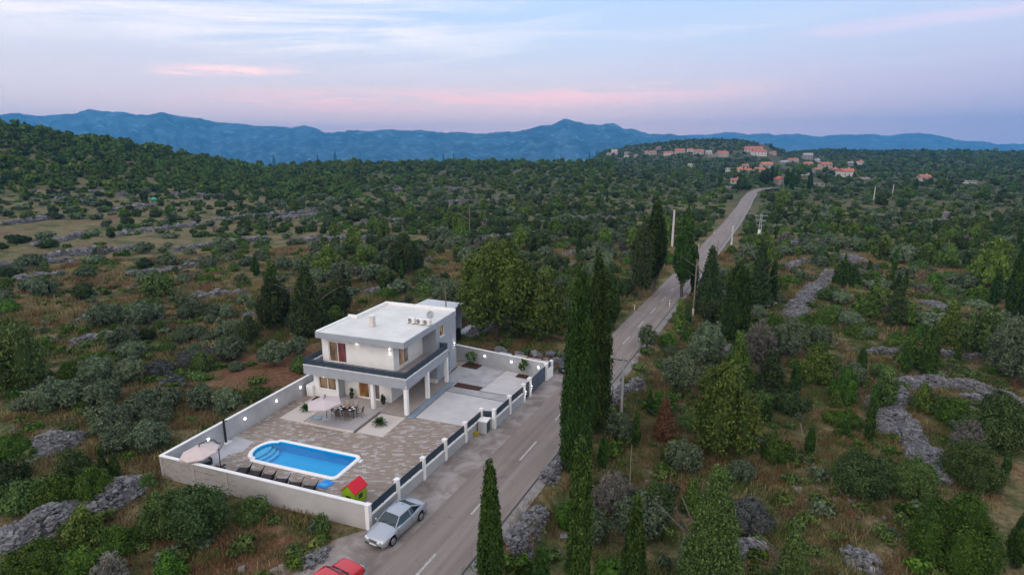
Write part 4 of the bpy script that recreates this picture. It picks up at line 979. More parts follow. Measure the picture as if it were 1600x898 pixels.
# ================================================================ cars (built along +x = forward)
def car_paint(name, col, metal=.0):
    if name in MATS: return MATS[name]
    return mat(name, col, .32, metal=metal, spec=.5, coat=.5)
CGL = mat('car_glass', (.012, .03, .04), .06, spec=.7); TYR = mat('tyre_rubber', (.015, .015, .015), .85); RIM = mat('wheel_rim', (.45, .46, .48), .3, metal=.7)
TRIM = mat('car_trim', (.02, .02, .022), .5); HL = mat('headlight_glass', (.62, .64, .68), .12, spec=.8); TLM = mat('tail_light', (.35, .01, .015), .2); PLATE = mat('number_plate', (.70, .70, .70), .4)
def make_car(name, label, loc, heading, paint, st, gh, wheels, W2=.88, boxy=False, tw=.31):
    """st: (x, z_low, z_top, half width); gh: windscreen base, roof front, roof rear, rear glass base as (x, z, half width)"""
    r = thing(name, label, 'car', loc, heading)
    xs = np.linspace(st[0][0], st[-1][0], 46); S = np.array(st, float)[::-1]
    P = []
    for x in xs:
        zl, zt, w = (np.interp(x, S[:, 0], S[:, k]) for k in (1, 2, 3))
        zm = zl+(zt-zl)*.55; rr = .10 if not boxy else .05
        ring = [(-w*.88, zl), (-w*.985, zl+.08), (-w, zm), (-w*.975, zt-rr*1.3), (-w*.90, zt-.015), (-w*.55, zt+.022), (0, zt+.035), (w*.55, zt+.022), (w*.90, zt-.015), (w*.975, zt-rr*1.3), (w, zm), (w*.985, zl+.08), (w*.88, zl)]
        # wheel arches: lift the lower edge of the flank over each wheel
        for wx in wheels:
            dxx = abs(x-wx)
            if dxx < tw+.09:
                hh = math.sqrt((tw+.09)**2-dxx**2)+tw
                ring[0] = (ring[0][0], max(ring[0][1], hh-.02)); ring[1] = (ring[1][0], max(ring[1][1], hh)); ring[2] = (ring[2][0], max(ring[2][1], hh+.03))
                ring[-1] = (ring[-1][0], max(ring[-1][1], hh-.02)); ring[-2] = (ring[-2][0], max(ring[-2][1], hh)); ring[-3] = (ring[-3][0], max(ring[-3][1], hh+.03))
        P += [(x, y, z) for y, z in ring]
    m = MB(); nv = 13; m.grid(P, 46, nv); m.add(P[:nv], [tuple(range(nv))]); m.add(P[-nv:], [tuple(range(nv))[::-1]])
    body = m.build('body', paint, r, world=False)
    f_, b_ = st[0][0], st[-1][0]
    MB().box(b_+.25, f_-.25, -W2*.86, W2*.86, .18, .42).build('underbody', TRIM, r, world=False)
    # greenhouse: glass hull with painted roof skin and pillars
    g = MB(); rows = []
    (x0, z0, w0), (x1, z1, w1), (x2, z2, w2), (x3, z3, w3) = gh
    belt = [(x0, z0-.02), (x1, z0-.0), (x2, z3-.0), (x3, z3-.02)]
    wb = W2*.93
    BL = [(x0, -w0, z0-.03), (x1, -wb, z0-.02), (x2, -wb, z3-.02), (x3, -w3, z3-.03)]
    TL = [(x1+.02, -w1, z1-.01), (x1, -w1, z1-.01), (x2, -w2, z2-.01), (x2-.02, -w2, z2-.01)]
    def mir(p): return (p[0], -p[1], p[2])
    A_ = BL+[mir(p) for p in BL]+TL+[mir(p) for p in TL]
    g.add(A_, [(0, 1, 9, 8), (1, 2, 10, 9), (2, 3, 11, 10), (4, 12, 13, 5), (5, 13, 14, 6), (6, 14, 15, 7), (0, 8, 12, 4), (3, 7, 15, 11), (8, 9, 10, 11, 15, 14, 13, 12)])
    g.build('windows', CGL, r, world=False)
    P = []
    for i in range(9):
        t = i/8; x = x1+.05+(x2-x1-.10)*t; z = z1+(z2-z1)*t+.045*math.sin(math.pi*t); w = w1+(w2-w1)*t+.02
        for j in range(9):
            u = -1+2*j/8; P.append((x, w*u, z+.03*(1-u*u)-.0+(-.045 if abs(u) == 1 else 0)))
    MB().grid(P, 9, 9).build('roof', paint, r, world=False)
    pm = MB()
    for s in (-1, 1):
        pm.beam((x0, s*(w0+.01), z0), (x1+.05, s*(w1+.015), z1), .05, .04); pm.beam((x3, s*(w3+.01), z3), (x2-.05, s*(w2+.015), z2), .16 if not boxy else .12, .05)
        pm.beam((x1+.05, s*(w1+.02), z1), (x2-.05, s*(w2+.02), z2), .05, .05); xm = (x1+x2)/2-.25; pm.beam((xm, s*(wb+.005), z0), (xm, s*(w1+.015), z1+.02), .035, .05)
    pm.build('pillars', paint, r, world=False)
    for wx in wheels:
        for s in (-1, 1):
            w_ = MB().cyl((wx, s*(W2-.20), tw), (wx, s*(W2-.005), tw), tw, tw, 26).build('wheel', TYR, r, world=False)
            q = MB().cyl((wx, s*(W2-.02), tw), (wx, s*(W2+.008), tw), tw*.66, tw*.62, 22)
            q.build('rim', RIM, w_, world=False)
            k = MB()
            for a in range(7):
                an_ = a*2*math.pi/7; k.cyl((wx+tw*.38*math.cos(an_), s*(W2+.009), tw+tw*.38*math.sin(an_)), (wx+tw*.38*math.cos(an_), s*(W2+.013), tw+tw*.38*math.sin(an_)), tw*.11, tw*.11, 8)
            k.build('rim_openings', TRIM, w_, world=False)
    for s in (-1, 1):
        MB().ball((x0-.12, s*(W2+.06), z0+.04), .1, 6, 8, sz=(.7, 1.0, .65)).build('mirror', paint, r, world=False)
    # door line and handles
    dl = MB()
    for s in (-1, 1):
        for x in (x0-.12, (x1+x2)/2-.28): dl.box(x-.008, x+.008, s*(W2+.001)-.004, s*(W2+.001)+.004, .32, z0-.12)
    dl.build('door_seam', TRIM, r, world=False)
    for s in (-1, 1): MB().box((x1+x2)/2-.2, (x1+x2)/2-.02, s*(W2+.008)-.01, s*(W2+.008)+.01, z0-.22, z0-.18).build('door_handle', paint, r, world=False)
    return r
a = math.atan2(-2.82, -.43)
silver = make_car('parked_car', 'silver two door coupe parked against the street wall', (-18.03, 28.15, .014), a, car_paint('silver_paint', (.36, .39, .435), .45),
    [(2.30, .30, .52, .50), (2.24, .22, .62, .68), (2.12, .20, .70, .78), (1.85, .19, .78, .85), (1.3, .19, .87, .875), (.9, .19, .92, .88), (0, .19, .95, .885), (-1.2, .19, .98, .88), (-1.7, .21, .96, .86), (-2.05, .24, .91, .80), (-2.25, .28, .82, .70), (-2.33, .34, .66, .55)],
    [(1.02, .93, .74), (.38, 1.34, .58), (-.75, 1.36, .56), (-1.60, 1.0, .66)], (1.41, -1.41))
for s in (-1, 1):
    for (x, y, rr) in ((2.27, .44, .105), (2.19, .63, .115)):
        MB().ball((x-.02, s*y, .60), rr, 8, 12, sz=(.75, 1, .95)).build('headlight', HL, silver, world=False)
    MB().ball((-2.17, s*.62, .74), .12, 6, 10, sz=(.5, 1.2, .7)).build('tail_light', TLM, silver, world=False)
m = MB().cbox((2.30, 0, .60), (.05, .56, .16)); m.build('grille', TRIM, silver, world=False, bevel=.02)
m = MB()
for k in range(4): m.box(2.325, 2.335, -.26, .26, .545+.034*k, .553+.034*k)
m.box(2.32, 2.335, -.30, .30, .685, .71); m.build('grille_bars', RIM, silver, world=False)
MB().box(2.325, 2.345, -.25, .25, .38, .47).build('number_plate', PLATE, silver, world=False)
MB().box(2.26, 2.322, -.62, -.32, .30, .38).box(2.26, 2.322, .32, .62, .30, .38).build('bumper_intake', TRIM, silver, world=False)
MB().tube([(.98, -.5, .975), (.80, .0, 1.06)], .012, 5).tube([(1.0, .05, .985), (.84, .55, 1.05)], .012, 5).build('wiper', TRIM, silver, world=False)
MB().cyl((-.6, 0, 1.40), (-.68, 0, 1.47), .03, .015, 8).build('aerial', TRIM, silver, world=False)
red = make_car('parked_car', 'old red boxy saloon partly cut off at the bottom edge', (-18.62, 21.75, .014), math.atan2(2.82, .50), car_paint('red_paint', (.50, .012, .022)),
    [(2.12, .30, .62, .74), (2.08, .25, .74, .78), (2.0, .22, .84, .80), (1.2, .2, .90, .815), (.9, .2, .92, .82), (-1.2, .2, .94, .82), (-1.9, .22, .90, .80), (-2.08, .26, .84, .78), (-2.12, .32, .7, .74)],
    [(.98, .92, .72), (.40, 1.36, .60), (-.85, 1.37, .60), (-1.35, .93, .70)], (1.25, -1.25), W2=.82, boxy=True, tw=.29)
MB().cbox((2.13, 0, .42), (.10, 1.5, .14)).build('bumper', TRIM, red, world=False, bevel=.02); MB().cbox((-2.13, 0, .42), (.10, 1.5, .14)).build('bumper', TRIM, red, world=False, bevel=.02)
MB().cbox((2.115, 0, .64), (.03, 1.3, .12)).build('grille', TRIM, red, world=False)
for s in (-1, 1): MB().cbox((2.125, s*.55, .64), (.04, .26, .13)).build('headlight', HL, red, world=False); MB().cbox((-2.125, s*.6, .66), (.03, .22, .14)).build('tail_light', TLM, red, world=False)
MB().box(.99, 1.12, -.62, .62, .925, .945).build('cowl_vent', TRIM, red, world=False)
MB().tube([(1.0, -.45, .95), (.82, .0, 1.07)], .012, 5).build('wiper', TRIM, red, world=False)
dark = make_car('parked_car', 'dark blue hatchback parked beyond the sliding gate', (-14.25, 58.85, .014), math.atan2(2.8, .3), car_paint('dark_paint', (.015, .022, .035)),
    [(1.95, .30, .58, .60), (1.85, .22, .70, .76), (1.5, .2, .84, .82), (.9, .2, .95, .84), (-1.2, .2, 1.0, .84), (-1.8, .22, .98, .80), (-1.92, .3, .8, .74)],
    [(1.05, .95, .72), (.35, 1.42, .60), (-1.25, 1.42, .58), (-1.80, 1.0, .66)], (1.2, -1.2), W2=.84, tw=.3)
for s in (-1, 1): MB().ball((-1.86, s*.62, .82), .14, 6, 10, sz=(.45, .9, 1.1)).build('tail_light', TLM, dark, world=False); MB().ball((1.80, s*.58, .66), .13, 6, 10, sz=(.6, 1, .6)).build('headlight', HL, dark, world=False)
MB().box(-1.945, -1.925, -.26, .26, .45, .56).build('number_plate', PLATE, dark, world=False)
# ================================================================ poles, posts and wires
WOODP = mat('pole_wood', (.20, .16, .13), .9, var=.25, vscale=4); CONP = mat('pole_concrete', (.52, .51, .50), .85, var=.08, vscale=2); INS = mat('insulator', (.45, .40, .36), .3)
def ground_at(px, py): x, y, z = hit(px, py); return (x, y, z)
tops = {}
def pole(px, py, ptop, lab, m, r0, r1, arms=0, foot=None, key=None, square=False):
    x, y, z = ground_at(px, py); h = height_for((x, y, z), ptop)-z
    r = thing('utility_pole', lab, 'pole', (x, y, z))
    if square: MB().cyl((0, 0, -.4), (0, 0, h), r0, r1, 4, smooth=False).build('shaft', m, r, world=False)
    else: MB().cyl((0, 0, -.4), (0, 0, h), r0, r1, 12).build('shaft', m, r, world=False)
    if arms:
        MB().beam((-arms, 0, h-.35), (arms*.35, 0, h-.35), .09, .09).build('crossarm', mat('grey_metal', 0), r, world=False)
        i_ = MB()
        for u in (-arms*.95, -arms*.3, arms*.3): i_.cyl((u, 0, h-.3), (u, 0, h-.12), .05, .035, 8)
        i_.build('insulator', INS, r, world=False)
    if foot: MB().cyl((0, 0, -.3), (0, 0, foot), r0*1.25, r0*1.15, 12).build('foot', mat('white_foot', (.62, .62, .60), .8), r, world=False)
    if key: tops[key] = Vector((x, y, z+h-.15))
    return r
pole(970, 664, 557, 'grey concrete pole with a short crossarm beside the tall cypresses', mat('pole_grey', (.30, .31, .33), .8), .13, .09, 1.0, key='a')
pole(1050, 386, 328, 'tall pale concrete pole left of the road bend', CONP, .30, .20, 1.2, key='b')
pole(1142, 391, 353, 'pale concrete pole on the right verge of the road', CONP, .16, .12, foot=2.0, key='c')
pole(1119.5, 408, 375, 'thin dark wooden pole at the right road edge', WOODP, .12, .09)
pole(1082.5, 494, 405, 'wooden pole with white foot between the roadside cypresses', WOODP, .13, .10, foot=1.2, key='d')
pole(734, 366, 320, 'lone wooden pole in the scrub beyond the villa', WOODP, .12, .09)
pole(982, 790, 695, 'bare dead stem leaning among the shrubs', mat('dead_wood', (.22, .19, .17), .9), .06, .02)
pole(1365, 312, 292, 'short pale pole in the far fields', CONP, .2, .15); pole(1394, 306, 288, 'thin pale pole far right in the fields', CONP, .18, .13)
# lattice tower
x, y, z = ground_at(1185, 383); tw_ = thing('lattice_mast', 'grey steel lattice mast with crossarms right of the road', 'mast', (x, y, z)); tm = MB(); hh = height_for((x, y, z), 334)-z
for sx in (-1, 1):
    for sy in (-1, 1): tm.beam((sx*.45, sy*.45, -.3), (sx*.16, sy*.16, hh), .07, .07)
for k in range(9):
    z0 = hh*k/9; z1 = hh*(k+1)/9; a0 = .45-.29*k/9; a1 = .45-.29*(k+1)/9
    for s in (-1, 1):
        tm.beam((-a0, s*a0, z0), (a1, s*a1, z1), .035, .035); tm.beam((a0, s*a0, z0), (-a1, s*a1, z1), .035, .035); tm.beam((s*a0, -a0, z0), (s*a1, a1, z1), .035, .035)
tm.build('frame', mat('galvanised', (.42, .44, .46), .6, metal=.3), tw_, world=False)
ta = MB()
for zz, L_ in ((hh-.5, 1.5), (hh-1.7, 1.2), (hh-2.9, .9)): ta.beam((-L_, 0, zz), (L_, 0, zz), .1, .1)
ta.build('crossarm', mat('galvanised', 0), tw_, world=False); MB().box(-.5, .1, -.75, -.45, hh*.30, hh*.50).build('switch_box', mat('ac_white', 0), tw_, world=False)
tops['e'] = Vector((x, y, z+hh-.4))
def wire(a, b, sag, lab):
    a = Vector(a); b = Vector(b); n = 18; pts = [a.lerp(b, i/n)-Vector((0, 0, sag*4*(i/n)*(1-i/n))) for i in range(n+1)]
    o = MB().tube(pts, .014, 4).build('overhead_wire', mat('wire_dark', (.06, .06, .07), .6)); tag(o, lab, 'wire')
wire(tops['a']+Vector((-.6, 0, 0)), tops['a']+Vector((-26, 14, 1.5)), .5, 'overhead wire from the grey pole towards the villa side')
wire(tops['b'], tops['b']+Vector((-70, 25, -1)), 2, 'overhead wire leaving the tall pale pole across the scrub')
wire(tops['b'], tops['e'], 1.2, 'overhead wire crossing above the road to the lattice mast')
wire(tops['d'], tops['d']+Vector((2.2, -16, -5.5)), .4, 'overhead stay wire sloping down from the wooden pole')
# delineators
for px, py, s in ((862*.0+991, 488, 'first on the left past the tall cypresses'), (1091.5, 388, 'second on the left verge'), (1115.5, 366, 'third on the left verge, farthest away'), (1046, 480, 'on the right verge by the small round bush')):
    x, y, z = ground_at(px, py); r = thing('marker_post', 'white roadside marker post, '+s, 'marker post', (x, y, z), group='marker posts along the road')
    MB().box(-.06, .06, -.04, .04, -.1, .95).build('shaft', mat('marker_white', (.75, .75, .75), .5), r, world=False); MB().box(-.065, .065, -.045, .045, .65, .78).build('reflector', TRIM, r, world=False)
# beehives
for k in range(5):
    x, y, z = ground_at(1196+5.2*k, 482-2.2*k); r = thing('beehive', 'white beehive box in the short row, '+('nearest end', 'second from the near end', 'middle of the five', 'fourth from the near end', 'far end')[k], 'beehive', (x, y, z), R(15), 'beehives in the grass clearing')
    MB().box(-.3, .3, -.25, .25, .18, .62).build('box', mat('hive_white', (.72, .72, .72), .6), r, world=False); MB().box(-.34, .34, -.29, .29, .621, .68).build('lid', mat('hive_lid', (.55, .58, .62), .4, metal=.4), r, world=False); MB().box(-.25, .25, -.2, .2, 0, .178).build('stand', WOODP, r, world=False)
# ================================================================ dry stone walls and heaps
def stone_mat(name, lo, hi):
    m = bpy.data.materials.new(name); m.use_nodes = True; t = m.node_tree; b = t.nodes['Principled BSDF']; b.inputs['Roughness'].default_value = .95; b.inputs['Specular IOR Level'].default_value = .1
    at = N(t, 'ShaderNodeAttribute', attribute_name='tint'); n = noise(t, N(t, 'ShaderNodeTexCoord').outputs['Object'], 5, 4, .6)
    c = mixc(t, mth(t, 'ADD', mth(t, 'MULTIPLY', at.outputs['Fac'], .8), mth(t, 'MULTIPLY', n, .25), clamp=True), lo, hi); link(t, c, b.inputs['Base Color']); MATS[name] = m; return m
STONE = stone_mat('limestone_rubble', (.045, .045, .052), (.235, .235, .245))
CUBE = np.array([(-1, -1, -1), (1, -1, -1), (1, 1, -1), (-1, 1, -1), (-1, -1, 1), (1, -1, 1), (1, 1, 1), (-1, 1, 1)], float)*.5
CF = np.array([(0, 3, 2, 1), (4, 5, 6, 7), (0, 1, 5, 4), (1, 2, 6, 5), (2, 3, 7, 6), (3, 0, 4, 7)])
def stones(pos, size, rs, flat=.6):
    n = len(pos); V = np.repeat(CUBE[None], n, 0)*size[:, None, None]
    V = V*(1+rs.uniform(-.28, .28, (n, 8, 3))); V[:, :, 2] *= flat; V[:, :, 0] *= rs.uniform(.9, 1.5, (n, 1))
    a = rs.uniform(0, 6.28, n); b = rs.normal(0, .35, n)
    ca, sa, cb, sb_ = np.cos(a), np.sin(a), np.cos(b), np.sin(b)
    x = V[:, :, 0]*cb[:, None]-V[:, :, 2]*sb_[:, None]; z = V[:, :, 0]*sb_[:, None]+V[:, :, 2]*cb[:, None]; y = V[:, :, 1]
    V = np.stack([x*ca[:, None]-y*sa[:, None], x*sa[:, None]+y*ca[:, None], z], -1)+pos[:, None, :]
    return V.reshape(-1, 3), (CF[None]+8*np.arange(n)[:, None, None]).reshape(-1, 4), np.repeat(rs.beta(1.6, 1.8, n), 6)
STONE_LINES = []
def stone_line(pxs, w, h, lab, ss=.26, name='dry_stone_wall', cat='stone wall', dens=1.0, pts=None, seed=1):
    rs = np.random.RandomState(seed)
    L = [hit(*p)[:2] for p in pxs] if pts is None else pts
    L = np.array(L); seg = np.hypot(*(L[1:]-L[:-1]).T); tot = seg.sum(); STONE_LINES.append((L, w))
    ss = ss*(.58 if ss < .3 else .72); n = int(min(9000, max(60, tot*(w+1.2*h)/(ss*ss)*1.15*dens)))
    u = rs.uniform(0, tot, n); cum = np.concatenate([[0], np.cumsum(seg)]); i = np.clip(np.searchsorted(cum, u)-1, 0, len(seg)-1)
    f = (u-cum[i])/seg[i]; base = L[i]+(L[i+1]-L[i])*f[:, None]; d = (L[i+1]-L[i])/seg[i][:, None]; nn = np.stack([-d[:, 1], d[:, 0]], 1)
    end = np.minimum(1, np.minimum(u, tot-u)/max(.5, w*.6)+.25)
    ww = w*(1+.22*np.sin(u*.9+seed)+.12*np.sin(u*2.3))*end; q = rs.uniform(-1, 1, n); off = q*ww/2
    P = base+nn*off[:, None]+rs.normal(0, .06, (n, 2)); hz_ = h*end*(1-np.abs(q)**2.4)*(.85+.25*np.sin(u*1.7+seed))
    z = th(P[:, 0], P[:, 1])+hz_*rs.uniform(.75, 1.0, n)+.02
    V, F, T = stones(np.column_stack([P, z]), ss*rs.lognormal(0, .35, n), rs)
    # earth and rubble core under the loose stones
    k = max(3, int(tot/1.0)); uu = np.linspace(0, tot, k); i = np.clip(np.searchsorted(cum, uu)-1, 0, len(seg)-1); f = (uu-cum[i])/seg[i]
    B = L[i]+(L[i+1]-L[i])*f[:, None]; d = (L[i+1]-L[i])/seg[i][:, None]; nn = np.stack([-d[:, 1], d[:, 0]], 1); e = np.minimum(1, np.minimum(uu, tot-uu)/max(.5, w*.6)+.15)
    R_ = []
    for q in (-.5, -.34, 0, .34, .5):
        Q = B+nn*(q*w*(1+.22*np.sin(uu*.9+seed))*e)[:, None]; zz = th(Q[:, 0], Q[:, 1])+(h*e*(1-abs(q*2)**2.4)*.85-.08); R_.append(np.column_stack([Q, zz]))
    Cv = np.stack(R_, 1).reshape(-1, 3); ii = (np.arange(k-1)[:, None]*5+np.arange(4)[None]).ravel(); Cf = np.stack([ii, ii+1, ii+6, ii+5], 1)[:, ::-1]
    c0 = np.array([L[0][0], L[0][1], th1(*L[0])])
    me = bpy.data.meshes.new(name); co = np.concatenate([V, Cv])-c0; fa = np.concatenate([F, Cf+len(V)]); np_mesh(me, co, fa, False, tint=np.concatenate([T, np.full(len(Cf), .12)]))
    me.materials.append(STONE); o = bpy.data.objects.new(name, me); COL.objects.link(o); o.location = tuple(c0); tag(o, label=lab, cat=cat); return o
stone_line([(-30, 868), (60, 835), (130, 800), (185, 772), (238, 748)], 3.9, 1.1, 'broad heap of grey limestone running from the lower left corner to the plot', .24, 'stone_heap', 'stone heap', seed=2)
stone_line([(48, 722), (88, 694), (128, 680)], 4.8, 1.0, 'small mound of loose grey stones left of the scrub field', .24, 'stone_heap', 'stone heap', seed=3)
stone_line([(1600, 640), (1545, 616), (1490, 603), (1435, 600), (1398, 612), (1388, 635), (1402, 662), (1428, 695), (1452, 722), (1476, 762)], 2.7, .85, 'broad grey rubble wall bending round the right hand thicket', .24, 'stone_heap', 'stone heap', seed=4)
stone_line([(1376, 618), (1380, 650), (1392, 688)], 2.6, .55, 'flatter rubble apron left of the bending rubble wall', .22, 'stone_heap', 'stone heap', seed=5)
stone_line([(1238, 500), (1250, 478), (1268, 455), (1292, 440), (1302, 425)], 3.4, .7, 'grey stone track wall winding through the bushes right of the beehives', .3, seed=7)
stone_line([(1318, 398), (1332, 402), (1336, 412)], 4.5, .6, 'small stone mound at the end of the track wall', .34, 'stone_heap', 'stone heap', seed=8)
stone_line([(1440, 472), (1470, 482), (1496, 505)], 2.6, .6, 'rubble wall among the pines at far right', .3, seed=9)
stone_line([(1345, 555), (1400, 553), (1450, 554), (1520, 562), (1600, 566)], .8, .8, 'long low stone wall crossing behind the right thicket', .28, seed=10)
stone_line([(940, 652), (955, 632), (978, 620), (1006, 606)], .9, .9, 'low stone wall beside the grey pole right of the road', .26, seed=11)
stone_line([(1320, 890), (1345, 872), (1372, 905)], 1.6, .4, 'scattered stones at the bottom right', .26, 'stone_heap', 'stone heap', .7, seed=12)
stone_line([(800, 870), (822, 838), (850, 812)], 1.4, .5, 'pile of pale stones beside the slender roadside cypress', .26, 'stone_heap', 'stone heap', .8, seed=13)
stone_line([(850, 765), (872, 738), (885, 720)], .9, .8, 'short retaining wall under the tallest cypress', .26, seed=14)
stone_line([(470, 898), (490, 880), (515, 868)], 1.2, .4, 'rubble strip beside the red car', .2, 'stone_heap', 'stone heap', .8, seed=15)
stone_line([(735, 530), (752, 515), (790, 508)], 2.4, .6, 'grey rubble heap behind the rear wall', .28, 'stone_heap', 'stone heap', .8, seed=16)
stone_line([(1150, 880), (1170, 862), (1195, 868)], 1.8, .5, 'dark rubble under the conifers at bottom right', .26, 'stone_heap', 'stone heap', .8, seed=17)
FL = [[(-10, 420), (55, 412), (120, 408)], [(52, 385), (100, 376), (140, 366)], [(62, 406), (120, 395), (165, 388)], [(110, 400), (190, 392), (230, 388)], [(180, 368), (250, 360), (330, 352)], [(270, 392), (350, 382), (420, 373)], [(335, 345), (420, 338), (500, 330)], [(160, 330), (200, 327), (240, 322)], [(0, 352), (60, 345), (100, 340)],
      [(140, 300), (170, 304), (200, 306)], [(265, 305), (310, 306), (360, 308)], [(430, 345), (500, 336), (540, 330)], [(120, 505), (150, 498), (185, 492)], [(110, 545), (150, 530), (180, 528)], [(225, 505), (255, 498)], [(380, 500), (410, 492), (440, 486)], [(350, 560), (380, 545)], [(560, 460), (600, 455), (640, 452)], [(450, 380), (520, 374), (600, 370)], [(560, 350), (640, 345), (700, 342)],
      [(740, 375), (800, 370), (850, 368)], [(660, 320), (720, 316), (790, 314)], [(880, 400), (920, 395)], [(1455, 350), (1490, 345), (1500, 352)], [(1470, 338), (1490, 336)], [(1225, 385), (1280, 378), (1320, 378)], [(600, 300), (660, 297), (720, 296)], [(20, 440), (70, 432), (100, 430)], [(200, 430), (260, 425), (310, 415)], [(860, 345), (900, 342), (960, 343)], [(1110, 560), (1150, 548)], [(1500, 620), (1560, 640)], [(300, 470), (340, 462), (380, 460)], [(90, 310), (130, 318)], [(1230, 420), (1260, 410)]]
where = ('far left edge of the field', 'upper left terraces', 'upper left terraces, lower step', 'left terraces by the dry grass', 'middle of the left terraces', 'terraces left of the conifer', 'upper terraces below the pine hill', 'foot of the pine hill', 'left edge below the pine hill', 'gully on the pine hill', 'lower slope of the pine hill', 'upper middle terraces', 'left field above the red soil', 'red soil field at left', 'centre of the left field', 'field left of the villa', 'red soil beside the villa', 'scrub behind the villa', 'middle field beyond the villa', 'field beyond the villa, farther up', 'behind the tall pine', 'far scrub left of the road', 'left verge scrub', 'clearing at far right', 'upper end of the right clearing', 'scrub right of the road bend', 'far middle scrub', 'left edge above the olive trees', 'left field between olive rows', 'scrub left of the roadside cypresses', 'thicket right of the road', 'right edge below the rubble bend', 'terrace left of the dark conifer', 'bare slope of the pine hill', 'clearing beside the track wall')
for k, l in enumerate(FL):
    d_ = math.hypot(*hit(*l[0])[:2]); stone_line(l, .9+d_*.010, .5+d_*.0022, 'grey dry stone terrace wall, '+where[k], .26+d_*.0022, seed=30+k, dens=.8)
# pallets of stone slabs behind the rear wall
for k, (x, y, c) in enumerate(((-21.9, 58.1, 'pale bluish top'), (-19.9, 58.0, 'wooden frame'), (-18.2, 57.6, 'brown sheet on top'), (-16.6, 57.3, 'pale beige top'))):
    r = thing('slab_stack', 'stack of stone slabs behind the rear wall, '+c, 'slab stack', (x, y, 0), R(-8+6*k))
    rs_ = random.Random(k)
    for q in range(4): MB().cbox((rs_.uniform(-.05, .05), rs_.uniform(-.05, .05), .16+q*.26), (1.5, 1.0, .22), rs_.uniform(-.1, .1)).build('slab', mat('slab_%s' % ('blue', 'wood', 'brown', 'beige')[k], ((.42, .46, .50), (.33, .30, .27), (.34, .26, .22), (.45, .40, .36))[k], .9, var=.12), r, world=False)
    MB().box(-.7, .7, -.5, .5, 0, .045).build('pallet', WOODP, r, world=False)
for k, (x, y) in enumerate(((-14.9, 60.8), (-16.2, 60.2), (-21.0, 60.5), (-23.5, 61.2), (-19.0, 61.5), (-17.4, 62.2), (-22.6, 59.9))):
    rs = np.random.RandomState(60+k); V, F, T = stones(np.column_stack([rs.normal(0, .2, 5), rs.normal(0, .2, 5), rs.uniform(.15, .35, 5)]), rs.uniform(.45, .8, 5), rs, .75)
    me = bpy.data.meshes.new('boulder'); np_mesh(me, V, F, False, tint=T); me.materials.append(STONE); o = bpy.data.objects.new('boulder', me); COL.objects.link(o); o.location = (x, y, th1(x, y)); tag(o, 'pale boulder in the rubble field behind the rear wall', 'boulder', 'boulders behind the rear wall')
# ================================================================ village houses
TILEM = {'red': mat('roof_tiles_red', (.36, .125, .088), .85, var=.25, vscale=.6), 'orange': mat('roof_tiles_orange', (.42, .165, .09), .85, var=.2, vscale=.6), 'brown': mat('roof_tiles_brown', (.30, .14, .10), .85, var=.25, vscale=.6), 'grey': mat('roof_grey', (.32, .31, .31), .85, var=.2, vscale=.6)}
WALLM = {'white': mat('village_white', (.50, .48, .46), .85, var=.06), 'cream': mat('village_cream', (.36, .32, .28), .85, var=.1), 'grey': mat('village_stone', (.24, .225, .22), .9, var=.2)}
WIND = mat('village_window', (.04, .05, .06), .3)
HOUSES = []
def vhouse(px, py, wpx, wall, roof, lab, hpx=None, flat=False, rz=None, aspect=.62):
    x, y, z = hit(px, py, 150); d = math.hypot(x, y); w = wpx*d/926*.88; h = (hpx*d/926) if hpx else min(5.4, max(3.0, w*.30))
    dp = w*aspect if w < 16 else 9.5; HOUSES.append((x, y, w*.75))
    rr_ = YAW-math.radians(rz if rz is not None else (px*7 % 40-20)); r = thing('village_house', lab, 'house', (x, y, z), rr_)
    MB().box(-w/2, w/2, -dp/2, dp/2, -3, h).build('wall', WALLM[wall], r, world=False)
    if flat: MB().box(-w/2-.2, w/2+.2, -dp/2-.2, dp/2+.2, h+.003, h+.35).build('roof', WALLM[wall], r, world=False)
    else:
        e = .45; rh = dp*.30; a, b = w/2+e*.4, dp/2+e
        m = MB().add([(-a, -b, h-.05), (a, -b, h-.05), (a, b, h-.05), (-a, b, h-.05), (-a, 0, h+rh), (a, 0, h+rh)], [(0, 1, 5, 4), (2, 3, 4, 5), (1, 2, 5), (3, 0, 4), (0, 3, 2, 1)]); ro = m.build('roof', TILEM[roof], r, world=False)
        MB().box(w*.2, w*.2+.7, .3, 1.0, h+rh*.4, h+rh+.9).build('chimney', WALLM[wall], ro, world=False)
    n = max(2, int(w/3.6))
    for fl in range(2 if h > 5 else 1):
        for i in range(n):
            u = -w/2+w*(i+.5)/n; z0 = .9+fl*2.8; MB().box(u-.5, u+.5, -dp/2-.03, -dp/2+.05, z0, z0+1.35).build('window', WIND, r, world=False)
